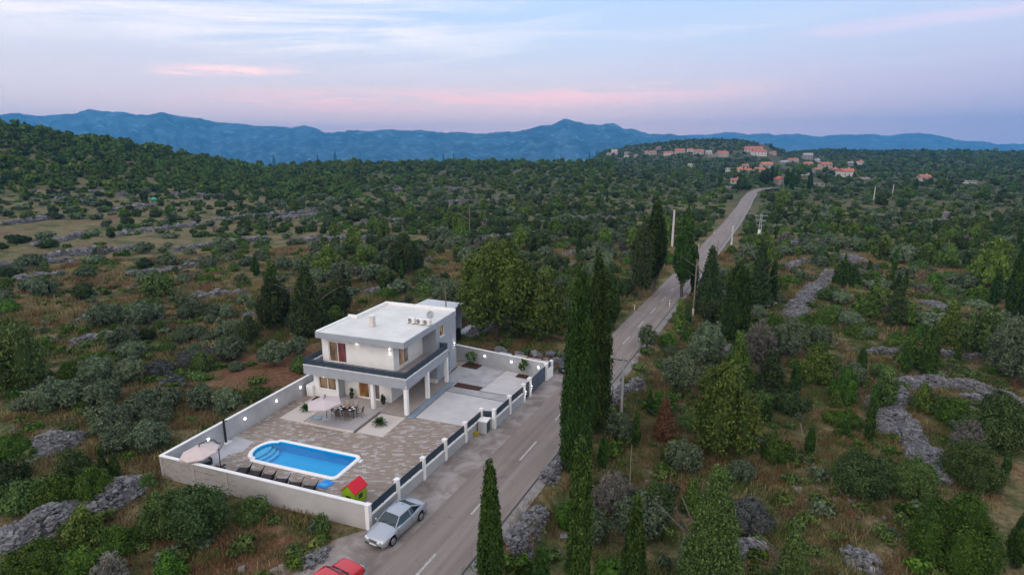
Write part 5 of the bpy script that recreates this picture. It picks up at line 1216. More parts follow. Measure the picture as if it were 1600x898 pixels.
VH = [(960, 242, 9, 'white', 'grey', 'tall white flat house at the left end of the hilltop village', 8, True), (955, 243, 14, 'cream', 'grey', 'low cream annex below the tall white house', 3.5, True), (980, 241, 9, 'cream', 'grey', 'small cream house right of the tall white house', None, True), (979, 246.5, 8, 'white', 'grey', 'small white house below the cream one', None, True), (994, 246, 7, 'cream', 'grey', 'narrow cream house on the wooded slope', 4, True),
 (1010, 240, 6, 'white', 'red', 'small white house before the hilltop row'), (1019, 241.5, 13, 'cream', 'red', 'cream house with broad red roof in the hilltop row'), (1029, 234, 8, 'grey', 'red', 'small red roofed house above the hilltop row'), (1044, 243.5, 15, 'white', 'red', 'long pale house at the front of the hilltop row'), (1062, 240.5, 17, 'cream', 'red', 'long red roofed house in the middle of the hilltop row'), (1078, 237.5, 10, 'white', 'red', 'white gabled house above the hilltop row'), (1091, 241.5, 17, 'cream', 'brown', 'long brown roofed house of the hilltop row'), (1107, 241, 10, 'white', 'grey', 'white house with grey roof right of the row'), (1112, 245, 14, 'grey', 'grey', 'low grey house below the row', None, True), (1128, 244.5, 18, 'cream', 'red', 'detached red roofed house right of the hilltop row'),
 (1177, 239, 28, 'cream', 'red', 'very long red roofed building near the ridge'), (1185, 243.5, 22, 'white', 'red', 'white front building below the very long roof'), (1207, 241.5, 10, 'cream', 'red', 'small red roofed house at the right end of the ridge'), (1078, 261.5, 7, 'white', 'grey', 'tiny white house alone on the slope', None, True), (1137, 268, 7, 'white', 'grey', 'round looking white house left of the orange roofs', 4, True),
 (1153, 269, 13, 'cream', 'orange', 'orange roofed house at the left of the lower village'), (1164, 263, 10, 'cream', 'red', 'small red roof above the lower village houses'), (1167, 271, 14, 'grey', 'red', 'stone house with red roof in the lower village'), (1197, 262, 18, 'cream', 'orange', 'bright orange roofed house in the lower village'), (1186, 269.5, 16, 'cream', 'red', 'red roofed house just below the bright orange roof'), (1148, 288, 14, 'cream', 'red', 'pale house with red hip roof beside the road end', 6), (1140, 294, 15, 'grey', 'grey', 'low grey flat shed left of the road end', 1.8, True),
 (1238, 255, 16, 'cream', 'red', 'red roofed house in the middle of the right village cluster'), (1224, 257, 12, 'grey', 'grey', 'grey stone house left of the right cluster'), (1261, 250, 14, 'grey', 'grey', 'tall grey stone house at the top of the right cluster', 7), (1262, 260, 14, 'cream', 'red', 'red gabled house in the right cluster'), (1276, 254, 8, 'white', 'grey', 'small white house right of the stone house'), (1252, 274, 20, 'white', 'grey', 'long white terrace house behind the domed pine', 3, True), (1276, 270, 12, 'grey', 'brown', 'brown roofed house below the cluster'), (1288, 266, 18, 'cream', 'red', 'large red roofed house with two gables', 8), (1303, 270, 11, 'cream', 'red', 'small house left of the big white gabled house'), (1321, 276, 24, 'white', 'red', 'big white gabled house with long red roof', 7), (1343, 257, 9, 'white', 'red', 'lone white house with red roof on the slope'), (1328, 259, 8, 'grey', 'grey', 'small grey house left of the lone white house'), (1278, 292, 17, 'grey', 'grey', 'low grey ruin beside the cypress group', 4, True), (1351, 280, 12, 'cream', 'grey', 'low cream flat shed in the fields', 1.6, True), (1443, 283, 16, 'cream', 'red', 'red roofed house alone in the right hand woods'), (1509, 287, 7, 'white', 'grey', 'small pale hut in the right hand woods', 3, True), (1521, 287, 7, 'cream', 'grey', 'second pale hut beside the first', 3, True)]
for v in VH: vhouse(*v)
# chapel with a small bell gable
x, y, z = hit(1218, 289, 150); chp = thing('chapel', 'small stone chapel with a bell gable left of the cypress group', 'chapel', (x, y, z), YAW)
MB().box(-2.6, 2.6, -3.5, 3.5, -2, 3.6).build('wall', WALLM['grey'], chp, world=False)
MB().add([(-2.9, -3.7, 3.55), (2.9, -3.7, 3.55), (2.9, 3.7, 3.55), (-2.9, 3.7, 3.55), (0, -3.7, 5.2), (0, 3.7, 5.2)], [(0, 4, 5, 3), (1, 2, 5, 4), (0, 1, 4), (2, 3, 5), (0, 3, 2, 1)]).build('roof', TILEM['red'], chp, world=False)
MB().box(-.6, -.3, -3.7, -3.3, 5.0, 6.6).box(.3, .6, -3.7, -3.3, 5.0, 6.6).box(-.7, .7, -3.75, -3.25, 6.6, 6.9).build('bell_gable', WALLM['grey'], chp, world=False); MB().box(-.45, .45, -3.54, -3.49, 0, 2.1).build('door', WIND, chp, world=False)
# two coloured specks in the fields
x, y, z = hit(241, 314); r = thing('green_tarp', 'small green tarpaulin in the left field', 'tarpaulin', (x, y, z)); MB().ball((0, 0, .6), 1.2, 6, 9, sz=(1.1, .8, .7), jit=.15, rng=random.Random(2)).build('sheet', mat('tarp_green', (.03, .30, .20), .5), r, world=False)
x, y, z = hit(1255, 685); r = thing('fallen_post', 'pale broken post leaning in the grass right of the road', 'post', (x, y, z)); MB().tube([(0, 0, 0), (-.35, .2, 1.3)], .05).build('shaft', mat('dead_wood', 0), r, world=False)
# ================================================================ vegetation
FM = {'cypress': foliage('cypress_green', (.008, .022, .006), (.048, .085, .018)), 'pine': foliage('pine_green', (.018, .040, .010), (.112, .155, .038)),
 'olive': foliage('olive_leaf', (.030, .048, .028), (.115, .145, .088)), 'maquis': foliage('maquis_green', (.014, .036, .007), (.080, .135, .026)), 'dark': foliage('dark_evergreen', (.011, .022, .008), (.052, .076, .027)),
 'grey': foliage('grey_twig', (.055, .052, .045), (.15, .142, .125)), 'brown': foliage('rusty_needles', (.05, .025, .018), (.13, .065, .04)), 'mauve': foliage('mauve_scrub', (.028, .032, .030), (.095, .10, .095)),
 'juniper': foliage('juniper_green', (.014, .030, .009), (.092, .135, .044)), 'weed': foliage('weed_green', (.025, .042, .012), (.11, .14, .045)), 'straw': foliage('dry_straw', (.085, .062, .032), (.25, .20, .11)), 'rust': foliage('rusty_grass', (.07, .042, .024), (.19, .12, .065)), 'palm': foliage('palm_green', (.012, .035, .012), (.05, .10, .03))}
BARK = mat('bark', (.09, .075, .065), .95, var=.3, vscale=6)
PROF = {
 'round': lambda t: np.sqrt(np.clip(1-(2*t-1)**2, 0, 1)),
 'dome': lambda t: np.sqrt(np.clip(1-((t-.32)/np.where(t < .32, .36, .68))**2, 0, 1)),
 'column': lambda t: np.clip(t/.10, 0, 1)**.5*np.clip(1-t, 0, 1)**.42*np.where(t < .5, .86+.28*t, 1.0),
 'spindle': lambda t: np.clip(t/.35, 0, 1)**.55*np.clip((1-t)/.65, 0, 1)**.55,
 'cone': lambda t: np.clip(t/.07, 0, 1)**.5*np.clip(1-t, 0, 1)**.80,
 'plume': lambda t: np.clip(t/.12, 0, 1)**.5*np.clip(1-t, 0, 1)**.55}
def crown_np(seed, H, Rr, z0, prof, nc, cr, cz, nl, ls, asp=1.0, core=.66, upright=0.0, irr=.22, lean=(0, 0), droop=0.0):
    rs = np.random.RandomState(seed); f = PROF[prof]
    k = rs.randint(2, 5, 5); ph = rs.uniform(0, 6.28, 5); hz = rs.uniform(2, 9, 5)
    def bump(th_, t): return 1+irr*sum(np.sin(k[i]*th_+hz[i]*t+ph[i])/(1+.5*i) for i in range(5))/2.0
    t = rs.uniform(0, 1, nc*6); t = t[rs.uniform(0, 1, nc*6) < f(t)+.06][:nc]; nc = len(t)
    th_ = rs.uniform(0, 6.28, nc); q = rs.uniform(0, 1, nc)**.35
    rad = np.maximum(Rr*f(t)*bump(th_, t)*(.45+.55*q)-cr*.35, 0)
    out = np.stack([np.cos(th_), np.sin(th_), np.zeros(nc)], 1)
    C = out*rad[:, None]; C[:, 2] = z0+H*t-droop*rad; C[:, 0] += lean[0]*t*H; C[:, 1] += lean[1]*t*H
    sc = rs.uniform(.7, 1.3, nc)
    u = rs.normal(0, 1, (nc, nl, 3))+out[:, None]*.55; u[:, :, 2] += .30; u /= np.linalg.norm(u, axis=2, keepdims=True)
    P = C[:, None]+u*np.array([cr, cr, cz])*sc[:, None, None]*rs.uniform(.45, 1.08, (nc, nl, 1))
    n = u*.9+rs.normal(0, .45, (nc, nl, 3)); n /= np.linalg.norm(n, axis=2, keepdims=True)
    a = rs.normal(0, 1, (nc, nl, 3)); a[:, :, 2] += upright*3; a -= n*np.sum(a*n, 2, keepdims=True); a /= np.linalg.norm(a, axis=2, keepdims=True)
    b = np.cross(n, a); L = (ls*rs.uniform(.6, 1.35, (nc, nl, 1)))
    V = np.stack([P+a*L*.62*asp, P+b*L*.5, P-a*L*.62*asp, P-b*L*.5], 2).reshape(-1, 3)
    F = np.arange(len(V)).reshape(-1, 4); T = np.clip(np.repeat(rs.beta(1.6, 2.0, nc), nl)+rs.normal(0, .12, nc*nl), 0, 1)
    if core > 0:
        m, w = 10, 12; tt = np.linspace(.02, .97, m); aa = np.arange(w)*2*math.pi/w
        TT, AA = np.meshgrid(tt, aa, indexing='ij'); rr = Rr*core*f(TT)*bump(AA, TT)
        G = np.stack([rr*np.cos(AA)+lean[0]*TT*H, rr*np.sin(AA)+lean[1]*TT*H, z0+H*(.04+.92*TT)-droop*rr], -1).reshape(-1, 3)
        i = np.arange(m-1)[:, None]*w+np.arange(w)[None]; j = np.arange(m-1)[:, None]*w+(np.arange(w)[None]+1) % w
        cf = np.stack([i, j, j+w, i+w], -1).reshape(-1, 4); F = np.concatenate([F, cf+len(V)]); V = np.concatenate([V, G]); T = np.concatenate([T, np.full(len(cf), .12)])  # core tinted dark to paint in the shade inside the crown
    return V, F, T
def trunk_np(H, r, seed=0, limbs=3, spread=.5, z0=-.3, n=7):
    rs = random.Random(seed); m = MB(); m.tube([(0, 0, z0), (rs.uniform(-.05, .05)*H, rs.uniform(-.05, .05)*H, H*.5), (0, 0, H)], [r, r*.75, r*.35], n)
    for k in range(limbs):
        a = rs.uniform(0, 6.28); h0 = H*rs.uniform(.25, .6); L = H*spread*rs.uniform(.7, 1.2)
        m.tube([(0, 0, h0), (math.cos(a)*L*.5, math.sin(a)*L*.5, h0+L*.45), (math.cos(a)*L, math.sin(a)*L, h0+L*.75)], [r*.5, r*.35, r*.15], 5)
    return m
def mesh_of(name, V, F, T, m):
    me = bpy.data.meshes.new(name); np_mesh(me, V, F, False, tint=T); me.materials.append(m); return me
def mesh_trunk(mb, name='trunk'):
    me = bpy.data.meshes.new(name); me.from_pydata([tuple(p) for p in mb.v], [], mb.f); me.materials.append(BARK); me.update(); return me
def combo(name, V, F, T, m, mb):
    me = bpy.data.meshes.new(name); tv = np.array([tuple(p) for p in mb.v]); tf = np.array([f for f in mb.f if len(f) == 4])
    np_mesh(me, np.concatenate([V, tv]), np.concatenate([F, tf+len(V)]), False, mi=np.concatenate([np.zeros(len(F)), np.ones(len(tf))]), tint=np.concatenate([T, np.full(len(tf), .4)]))
    me.materials.append(m); me.materials.append(BARK); return me
def put(name, label, cat, loc, cm, tm, sc=1.0, rz=0.0, group=None):
    e = bpy.data.objects.new(name, None); COL.objects.link(e); e.location = loc; e.rotation_euler.z = rz; e.scale = sc if isinstance(sc, tuple) else (sc, sc, sc)
    tag(e, label, cat, group)
    for nm, me in (('crown', cm), ('trunk', tm)):
        if me is None: continue
        o = bpy.data.objects.new(nm, me); COL.objects.link(o); o.parent = e
    return e
PLANTED = []     # x, y, radius of every placed plant
def zc_of(x, y, z): return (-x*_sy+y*_cy)*_cp-(z-CAM_H)*_sp
KIND = {  # profile, leaf material, trunk share, clump radius, clump z, leaf, aspect, upright, core, irr, density
 'cypress': ('column', 'cypress', .05, .34, .75, .15, 2.0, 1.0, .80, .10, 1.25), 'slim': ('spindle', 'cypress', .03, .26, .6, .13, 2.0, 1.0, .72, .16, 1.3), 'vase': ('spindle', 'cypress', .16, .34, .7, .16, 1.9, 1.0, .80, .10, 1.2),
 'conical': ('cone', 'dark', .06, .42, .42, .16, 1.3, .3, .68, .22, 1.1), 'juniper': ('cone', 'juniper', .02, .36, .42, .13, 1.5, .7, .72, .24, 1.35), 'pine': ('dome', 'pine', .12, .62, .50, .20, 1.7, .5, .58, .30, .95), 'roundpine': ('round', 'pine', .16, .70, .55, .21, 1.6, .4, .60, .26, .95),
 'youngpine': ('cone', 'pine', .04, .42, .40, .17, 1.7, .6, .55, .28, 1.0), 'oak': ('round', 'dark', .10, .60, .5, .19, 1.0, 0, .68, .24, 1.0), 'olive': ('round', 'olive', .14, .50, .40, .15, 1.8, .2, .55, .30, .9), 'maquis': ('dome', 'maquis', .0, .45, .36, .15, 1.1, 0, .70, .28, 1.1),
 'bush': ('dome', 'juniper', .03, .5, .42, .14, 1.1, 0, .66, .30, 1.1), 'grey': ('dome', 'grey', .04, .5, .4, .085, 3.4, .5, 0, .34, .55), 'mauve': ('dome', 'mauve', 0, .4, .3, .13, 1.6, .4, .75, .25, 1.0), 'brown': ('cone', 'brown', .05, .34, .45, .14, 1.6, .6, .55, .25, 1.0), 'willow': ('round', 'juniper', .05, .7, .6, .16, 2.2, .6, .45, .28, .8)}
def build_kind(kind, H, Rr, seed, detail=1.0, name='crown', cap=36000):
    prof, fm, tr, cr, cz, ls, asp, up, core, irr, dens = KIND[kind]
    s = max(.55, min(1.5, (Rr/1.8)**.5)) if prof in ('round', 'dome') else max(.6, min(1.3, (Rr/1.1)**.5))
    cr *= s; cz *= s; ls = ls*detail; Hc = H*(1-tr)
    area = 2*math.pi*Rr*Hc*.75+2*Rr*Rr
    tot = min(cap, area*3.4*dens/(ls*ls*asp*.62)); nl = 20; nc = max(12, int(tot/nl))
    if kind == 'cypress' and nc > 60:
        rs = np.random.RandomState(seed+5); A_ = []; a0 = rs.uniform(0, 6.28); K = 4
        for i in range(K+1):
            a = a0+i*6.28/K+rs.uniform(-.3, .3); q = Rr*rs.uniform(.30, .46) if i < K else 0; hh = (H*(1-tr))*(rs.uniform(.72, .97) if i < K else 1.0)
            v, f, t_ = crown_np(seed+i*31, hh-cz*.5, Rr*rs.uniform(.52, .66), H*tr, prof, int(nc*.34), cr*.85, cz*.8, nl, ls, asp, core, up, .2); v[:, 0] += q*math.cos(a); v[:, 1] += q*math.sin(a); A_.append((v, f, t_))
        b = 0; FF = []
        for v, f, t_ in A_: FF.append(f+b); b += len(v)
        V, F, T = np.concatenate([q[0] for q in A_]), np.concatenate(FF), np.concatenate([q[2] for q in A_])
    elif prof in ('round', 'dome') and nc > 24:
        # several overlapping lobes of unequal size make an uneven outline
        rs = np.random.RandomState(seed+5); K = int(rs.randint(4, 7)+Rr*1.1); A_ = []; a0 = rs.uniform(0, 6.28)
        for i in range(K+1):
            if i == K: ox = oy = 0; rr = Rr*.58; h0 = H*tr; hh = (Hc-cz*.5)
            else:
                a = a0+i*6.28/K+rs.uniform(-.35, .35); q = Rr*rs.uniform(.42, .74); ox, oy = q*math.cos(a), q*math.sin(a); rr = Rr*rs.uniform(.30, .50); hh = (Hc-cz*.5)*rs.uniform(.50, .90)
                h0 = H*tr+(Hc-hh-cz*.5)*rs.uniform(0, .45) if prof == 'round' else H*tr
            v, f, t_ = crown_np(seed+i*31, hh, rr, h0, prof, max(8, int(nc*(rr/Rr)**2/1.55)), cr*.8, cz*.8, nl, ls, asp, core, up, irr); v[:, 0] += ox; v[:, 1] += oy; A_.append((v, f, np.clip(t_*.8+rs.uniform(0, .25), 0, 1)))
        b = 0; FF = []
        for v, f, t_ in A_: FF.append(f+b); b += len(v)
        V, F, T = np.concatenate([q[0] for q in A_]), np.concatenate(FF), np.concatenate([q[2] for q in A_])
    else: V, F, T = crown_np(seed, Hc-cz*.5, Rr, H*tr, prof, nc, cr, cz, nl, ls, asp, core, up, irr)
    tm = trunk_np(H*(.92 if prof in ('column', 'spindle', 'cone') else .7), max(.05, H*.016+Rr*.03), seed, 0 if prof in ('column', 'spindle') else 4, .45)
    return V, F, T, FM[fm], tm
def tree(px, pb, pt, w, kind, name, label, cat=None, dmin=20, group=None):
    x, y, z = hit(px, pb, dmin); zc = zc_of(x, y, z); Rr = w*zc/900/2*(.84 if KIND[kind][0] in ('round', 'dome') else 1.0); H = max(.6, height_for((x, y, z), pt)-z)
    V, F, T, m, tm = build_kind(kind, H, Rr, int(px*7+pb) % 9973, detail=max(.62, min(3.0, .72*(zc/50)**.8)))
    PLANTED.append((x, y, Rr*(.75 if kind not in ('cypress', 'slim', 'vase') else 1.0)))
    return put(name, label, cat or name.split('_')[-1], (x, y, z), mesh_of('crown', V, F, T, m), mesh_trunk(tm), 1.0, (px*1.7) % 6.28, group)
TREES = [
 # cypresses of the roadside
 (897, 742, 410, 60, 'cypress', 'cypress_tree', 'tallest cypress, broad dark column right beside the road opposite the gates'),
 (926, 690, 390, 54, 'cypress', 'cypress_tree', 'second tall cypress pressed behind the tallest one'),
 (954, 512, 428, 26, 'spindle', 'cypress_tree', 'small pointed cypress behind the tall pair by the left road edge'),
 (899, 1010, 672, 40, 'cypress', 'cypress_tree', 'cypress standing just in front of the tallest one, cut by the lower edge'),
 (768, 972, 718, 38, 'slim', 'cypress_tree', 'slender pointed cypress overlapping the road at the lower edge'),
 (985, 975, 772, 36, 'slim', 'cypress_tree', 'short cypress right of the big columns, cut by the lower edge'),
 (970, 985, 872, 16, 'slim', 'cypress_tree', 'small pale green cypress tip at the lower edge'),
 (1102, 985, 728, 128, 'juniper', 'juniper_tree', 'big textured green juniper at the lower edge right of the road'),
 (1228, 968, 832, 74, 'juniper', 'juniper_tree', 'smaller pale juniper top at the lower edge'),
 (1020, 455, 312, 34, 'vase', 'cypress_tree', 'tall cypress left of the road bend with dark narrow foot'),
 (1000, 468, 345, 42, 'oak', 'cypress_tree', 'brownish broad cypress leaning against the taller one left of the road'),
 (1065, 466, 328, 33, 'vase', 'cypress_tree', 'cypress at the right road edge, narrow at its foot, by the bend'),
 (1083, 462, 385, 12, 'slim', 'cypress_tree', 'thin dark cypress just right of the road bend cypress'),
 (1105, 495, 384, 40, 'conical', 'cypress_tree', 'dark conical cypress right of the wooden pole'),
 (1145, 535, 408, 46, 'cypress', 'cypress_tree', 'bushy many stemmed cypress between the dark conical ones'),
 (1183, 485, 378, 38, 'conical', 'cypress_tree', 'dark brownish conical cypress left of the beehives'),
 (1204, 480, 405, 14, 'slim', 'cypress_tree', 'thin cypress directly beside the beehives'),
 (1578, 500, 382, 24, 'slim', 'cypress_tree', 'tall slim cypress at the right edge behind the pines'),
 (1597, 505, 398, 20, 'slim', 'cypress_tree', 'slim cypress touching the right edge'),
 (1552, 480, 420, 16, 'slim', 'cypress_tree', 'shorter slim cypress left of the pair at the right edge'),
 (1397, 512, 442, 32, 'conical', 'conifer_tree', 'dark conical tree in the middle of the right thicket'), (1362, 500, 432, 22, 'youngpine', 'conifer_tree', 'green pointed conifer left of the dark conical tree'),
 (1315, 448, 402, 26, 'cypress', 'cypress_tree', 'group like bushy cypress at the top of the track wall'), (1332, 450, 412, 18, 'cypress', 'cypress_tree', 'smaller cypress right of the track wall top'), (1357, 432, 405, 8, 'slim', 'cypress_tree', 'tiny slim cypress in the olive field'),
 (1447, 590, 505, 26, 'cypress', 'cypress_tree', 'cypress with a rusty dead streak in the right thicket'), (1440, 560, 520, 8, 'brown', 'conifer_tree', 'rusty dead treetop in the right thicket'),
 (1238, 632, 572, 18, 'slim', 'cypress_tree', 'young cypress between the two pines at centre right'), (1195, 668, 622, 16, 'slim', 'cypress_tree', 'dark young cypress below the pines'), (1355, 690, 618, 12, 'slim', 'cypress_tree', 'thin young cypress beside the rubble bank'), (1318, 690, 645, 12, 'slim', 'cypress_tree', 'thin young cypress left of the rubble bank'), (1362, 652, 600, 12, 'slim', 'cypress_tree', 'narrow young cypress above the rubble bank'),
 (1532, 770, 712, 12, 'slim', 'cypress_tree', 'small lone cypress in the brown grass at right'), (1568, 752, 708, 11, 'slim', 'cypress_tree', 'small lone cypress near the right edge grass'),
 (993, 700, 640, 13, 'slim', 'cypress_tree', 'thin young cypress right of the grey pole'), (1014, 648, 606, 9, 'slim', 'cypress_tree', 'tiny cypress above the low stone wall'), (1582, 895, 800, 26, 'slim', 'cypress_tree', 'cypress in the lower right corner'), (400, 432, 400, 12, 'slim', 'cypress_tree', 'small dark cypress in the middle of the left field'), (165, 756, 700, 13, 'slim', 'cypress_tree', 'thin cypress above the long stone heap'), (182, 752, 708, 14, 'slim', 'cypress_tree', 'second thin cypress above the long stone heap'),
 # pines and conifers
 (1128, 712, 560, 118, 'pine', 'pine_tree', 'big loose light green pine right of the road'), (1275, 600, 532, 56, 'youngpine', 'pine_tree', 'light green pine at the centre of the right thicket'), (1150, 600, 514, 46, 'youngpine', 'pine_tree', 'pointed bright pine below the bushy cypress'), (1200, 628, 545, 50, 'conical', 'conifer_tree', 'dark green conical tree between the two bright pines'), (1316, 632, 568, 50, 'maquis', 'broadleaf_tree', 'bright rounded tree right of the light pine'), (1380, 640, 575, 44, 'willow', 'broadleaf_tree', 'pale green tree above the rubble bank'),
 (1036, 690, 618, 36, 'brown', 'conifer_tree', 'reddish brown dying conifer right of the grey pole'), (1060, 715, 682, 30, 'maquis', 'evergreen_shrub', 'small round green bush below the brown conifer'), (1215, 722, 686, 58, 'maquis', 'evergreen_shrub', 'low bright green bush in the brown grass'), (1545, 450, 372, 66, 'pine', 'pine_tree', 'spreading pine in front of the slim right edge cypresses'), (1480, 420, 385, 40, 'pine', 'pine_tree', 'wide flat pine in the far right woods'), (1530, 560, 480, 60, 'willow', 'broadleaf_tree', 'pale grey green tree at the right above the low wall'), (1585, 600, 492, 90, 'olive', 'olive_tree', 'large grey green tree at the right edge'), (1480, 540, 470, 50, 'youngpine', 'pine_tree', 'green pine behind the low wall at right'), (1420, 570, 520, 40, 'youngpine', 'pine_tree', 'young pine left of the rusty streaked cypress'),
 (1345, 775, 708, 100, 'oak', 'evergreen_shrub', 'big round dark bush in the brown grass field'), (1425, 775, 712, 80, 'bush', 'evergreen_shrub', 'grey green round bush touching the rubble wall'), (1495, 880, 768, 140, 'maquis', 'broadleaf_tree', 'large bright leafy tree in the lower right'), (1560, 700, 620, 110, 'willow', 'broadleaf_tree', 'wide grey green tree inside the rubble bend'), (1490, 668, 622, 66, 'maquis', 'evergreen_shrub', 'bright bush inside the rubble bend'), (1512, 705, 655, 60, 'grey', 'bare_shrub', 'grey twiggy shrub inside the rubble bend'), (1520, 760, 690, 90, 'bush', 'evergreen_shrub', 'tangled bush below the rubble bend'),
 (1060, 620, 545, 60, 'olive', 'olive_tree', 'grey green olive just right of the road beyond the pole'), (1100, 580, 500, 70, 'olive', 'olive_tree', 'large olive below the roadside cypresses'), (1010, 545, 505, 34, 'olive', 'olive_tree', 'small olive at the right road edge'), (1185, 570, 495, 70, 'grey', 'bare_tree', 'grey twiggy tree beneath the dark brownish cypress'), (1230, 560, 492, 60, 'olive', 'olive_tree', 'olive below the beehives'), (1060, 520, 468, 16, 'youngpine', 'conifer_tree', 'small round bright conifer by the right road edge'), (1098, 500, 468, 12, 'youngpine', 'conifer_tree', 'little green conifer at the foot of the dark cypress'),
 (775, 528, 368, 134, 'roundpine', 'pine_tree', 'large rounded pine beyond the rear wall'), (842, 535, 428, 96, 'pine', 'pine_tree', 'second bushy pine right of the large one'), (632, 430, 364, 60, 'oak', 'broadleaf_tree', 'dark round tree in the field beyond the villa'), (514, 432, 380, 52, 'pine', 'pine_tree', 'pale rounded pine left of the dark round tree'), (484, 528, 415, 62, 'conical', 'conifer_tree', 'dark conifer directly left of the villa roof'), (430, 515, 428, 60, 'oak', 'broadleaf_tree', 'dark leafy tree left of the dark conifer'), (525, 500, 440, 50, 'oak', 'broadleaf_tree', 'dark tree between the conifer and the villa roof'), (250, 466, 420, 52, 'willow', 'broadleaf_tree', 'pale green rounded tree on the left terraces'),
 (28, 612, 492, 120, 'willow', 'broadleaf_tree', 'big pale feathery tree at the left edge'), (840, 395, 357, 44, 'oak', 'broadleaf_tree', 'dark crown in the scrub left of the roadside cypresses'), (900, 375, 340, 40, 'oak', 'broadleaf_tree', 'dark round tree in the far scrub left of the bend'), (945, 380, 352, 30, 'pine', 'pine_tree', 'umbrella shaped pine left of the road bend'),
 (425, 440, 408, 26, 'maquis', 'evergreen_shrub', 'bright bush right of the small dark cypress'),
 # near bushes at the lower left
 (312, 838, 758, 132, 'oak', 'evergreen_shrub', 'large dense bush against the front wall'), (252, 838, 768, 84, 'bush', 'evergreen_shrub', 'left part bush of the thicket by the front wall'), (135, 852, 790, 58, 'youngpine', 'pine_tree', 'round bright young pine above the lower left shrubs'), (268, 915, 858, 52, 'maquis', 'evergreen_shrub', 'small dense bush at the lower edge'), (190, 870, 820, 70, 'maquis', 'evergreen_shrub', 'bright green shrub beside the young pine'), (60, 905, 850, 120, 'maquis', 'evergreen_shrub', 'wide bright shrub in the lower left corner'), (140, 920, 855, 100, 'maquis', 'evergreen_shrub', 'bright shrub cut by the lower edge'), (175, 930, 865, 70, 'grey', 'bare_shrub', 'grey bare shrub at the lower edge'),
 (40, 800, 748, 90, 'willow', 'broadleaf_tree', 'feathery green shrub above the lower left stone heap'), (118, 762, 700, 60, 'oak', 'evergreen_shrub', 'dark shrub above the long stone heap'), (95, 800, 738, 80, 'maquis', 'evergreen_shrub', 'bright shrub bordering the long stone heap'), (150, 790, 725, 60, 'maquis', 'evergreen_shrub', 'bright shrub beneath the thin cypresses'), (15, 715, 680, 70, 'maquis', 'evergreen_shrub', 'bright low shrub at the left edge'), (20, 760, 720, 70, 'oak', 'evergreen_shrub', 'dark shrub at the left edge below the mound'), (232, 765, 738, 34, 'bush', 'evergreen_shrub', 'small shrub at the wall corner'),
 (175, 690, 625, 76, 'olive', 'olive_tree', 'grey green olive left of the side wall'), (235, 712, 655, 70, 'olive', 'olive_tree', 'olive beside the outer wall corner'), (318, 645, 598, 50, 'olive', 'olive_tree', 'left of the two small olives by the side wall'), (355, 648, 604, 48, 'olive', 'olive_tree', 'right of the two small olives by the side wall'), (428, 575, 532, 58, 'olive', 'olive_tree', 'olive next to the balcony corner'), (362, 562, 520, 60, 'olive', 'olive_tree', 'olive on the red soil above the side wall'), (208, 562, 530, 58, 'olive', 'olive_tree', 'lone olive on the red soil at left'), (165, 510, 472, 60, 'olive', 'olive_tree', 'olive in the row of the left field'), (225, 505, 468, 70, 'olive', 'olive_tree', 'broad olive of the left field row'), (200, 552, 505, 60, 'olive', 'olive_tree', 'olive above the lone one'), (90, 640, 590, 80, 'olive', 'olive_tree', 'olive in the left meadow'), (270, 600, 585, 46, 'mauve', 'heath_shrub', 'small mauve heath cushion in the left meadow'), (305, 572, 545, 60, 'mauve', 'heath_shrub', 'dark mauve heath bank on the red soil'), (250, 585, 562, 60, 'mauve', 'heath_shrub', 'mauve heath bank left of the other'), (335, 550, 538, 40, 'mauve', 'heath_shrub', 'mauve heath at the right end of the bank'),
 (390, 620, 606, 20, 'bush', 'evergreen_shrub', 'tiny green shrub on bare red soil'), (395, 820, 775, 60, 'bush', 'evergreen_shrub', 'dark weeds and shrub against the front wall'), (505, 835, 800, 24, 'willow', 'evergreen_shrub', 'small olive brown shrub by the right end of the front wall'), (820, 898, 862, 34, 'maquis', 'evergreen_shrub', 'small green bush by the slender cypress'), (925, 850, 790, 60, 'olive', 'olive_tree', 'grey green shrub between the lower cypresses'), (960, 800, 735, 90, 'grey', 'bare_shrub', 'tangled grey shrub right of the cypresses'), (1020, 820, 760, 90, 'oak', 'evergreen_shrub', 'dark shrub behind the juniper'), (1170, 830, 775, 90, 'mauve', 'heath_shrub', 'dull shrub right of the juniper'),
]
KIND['spindle'] = KIND['slim']
for T_ in TREES: tree(*T_)
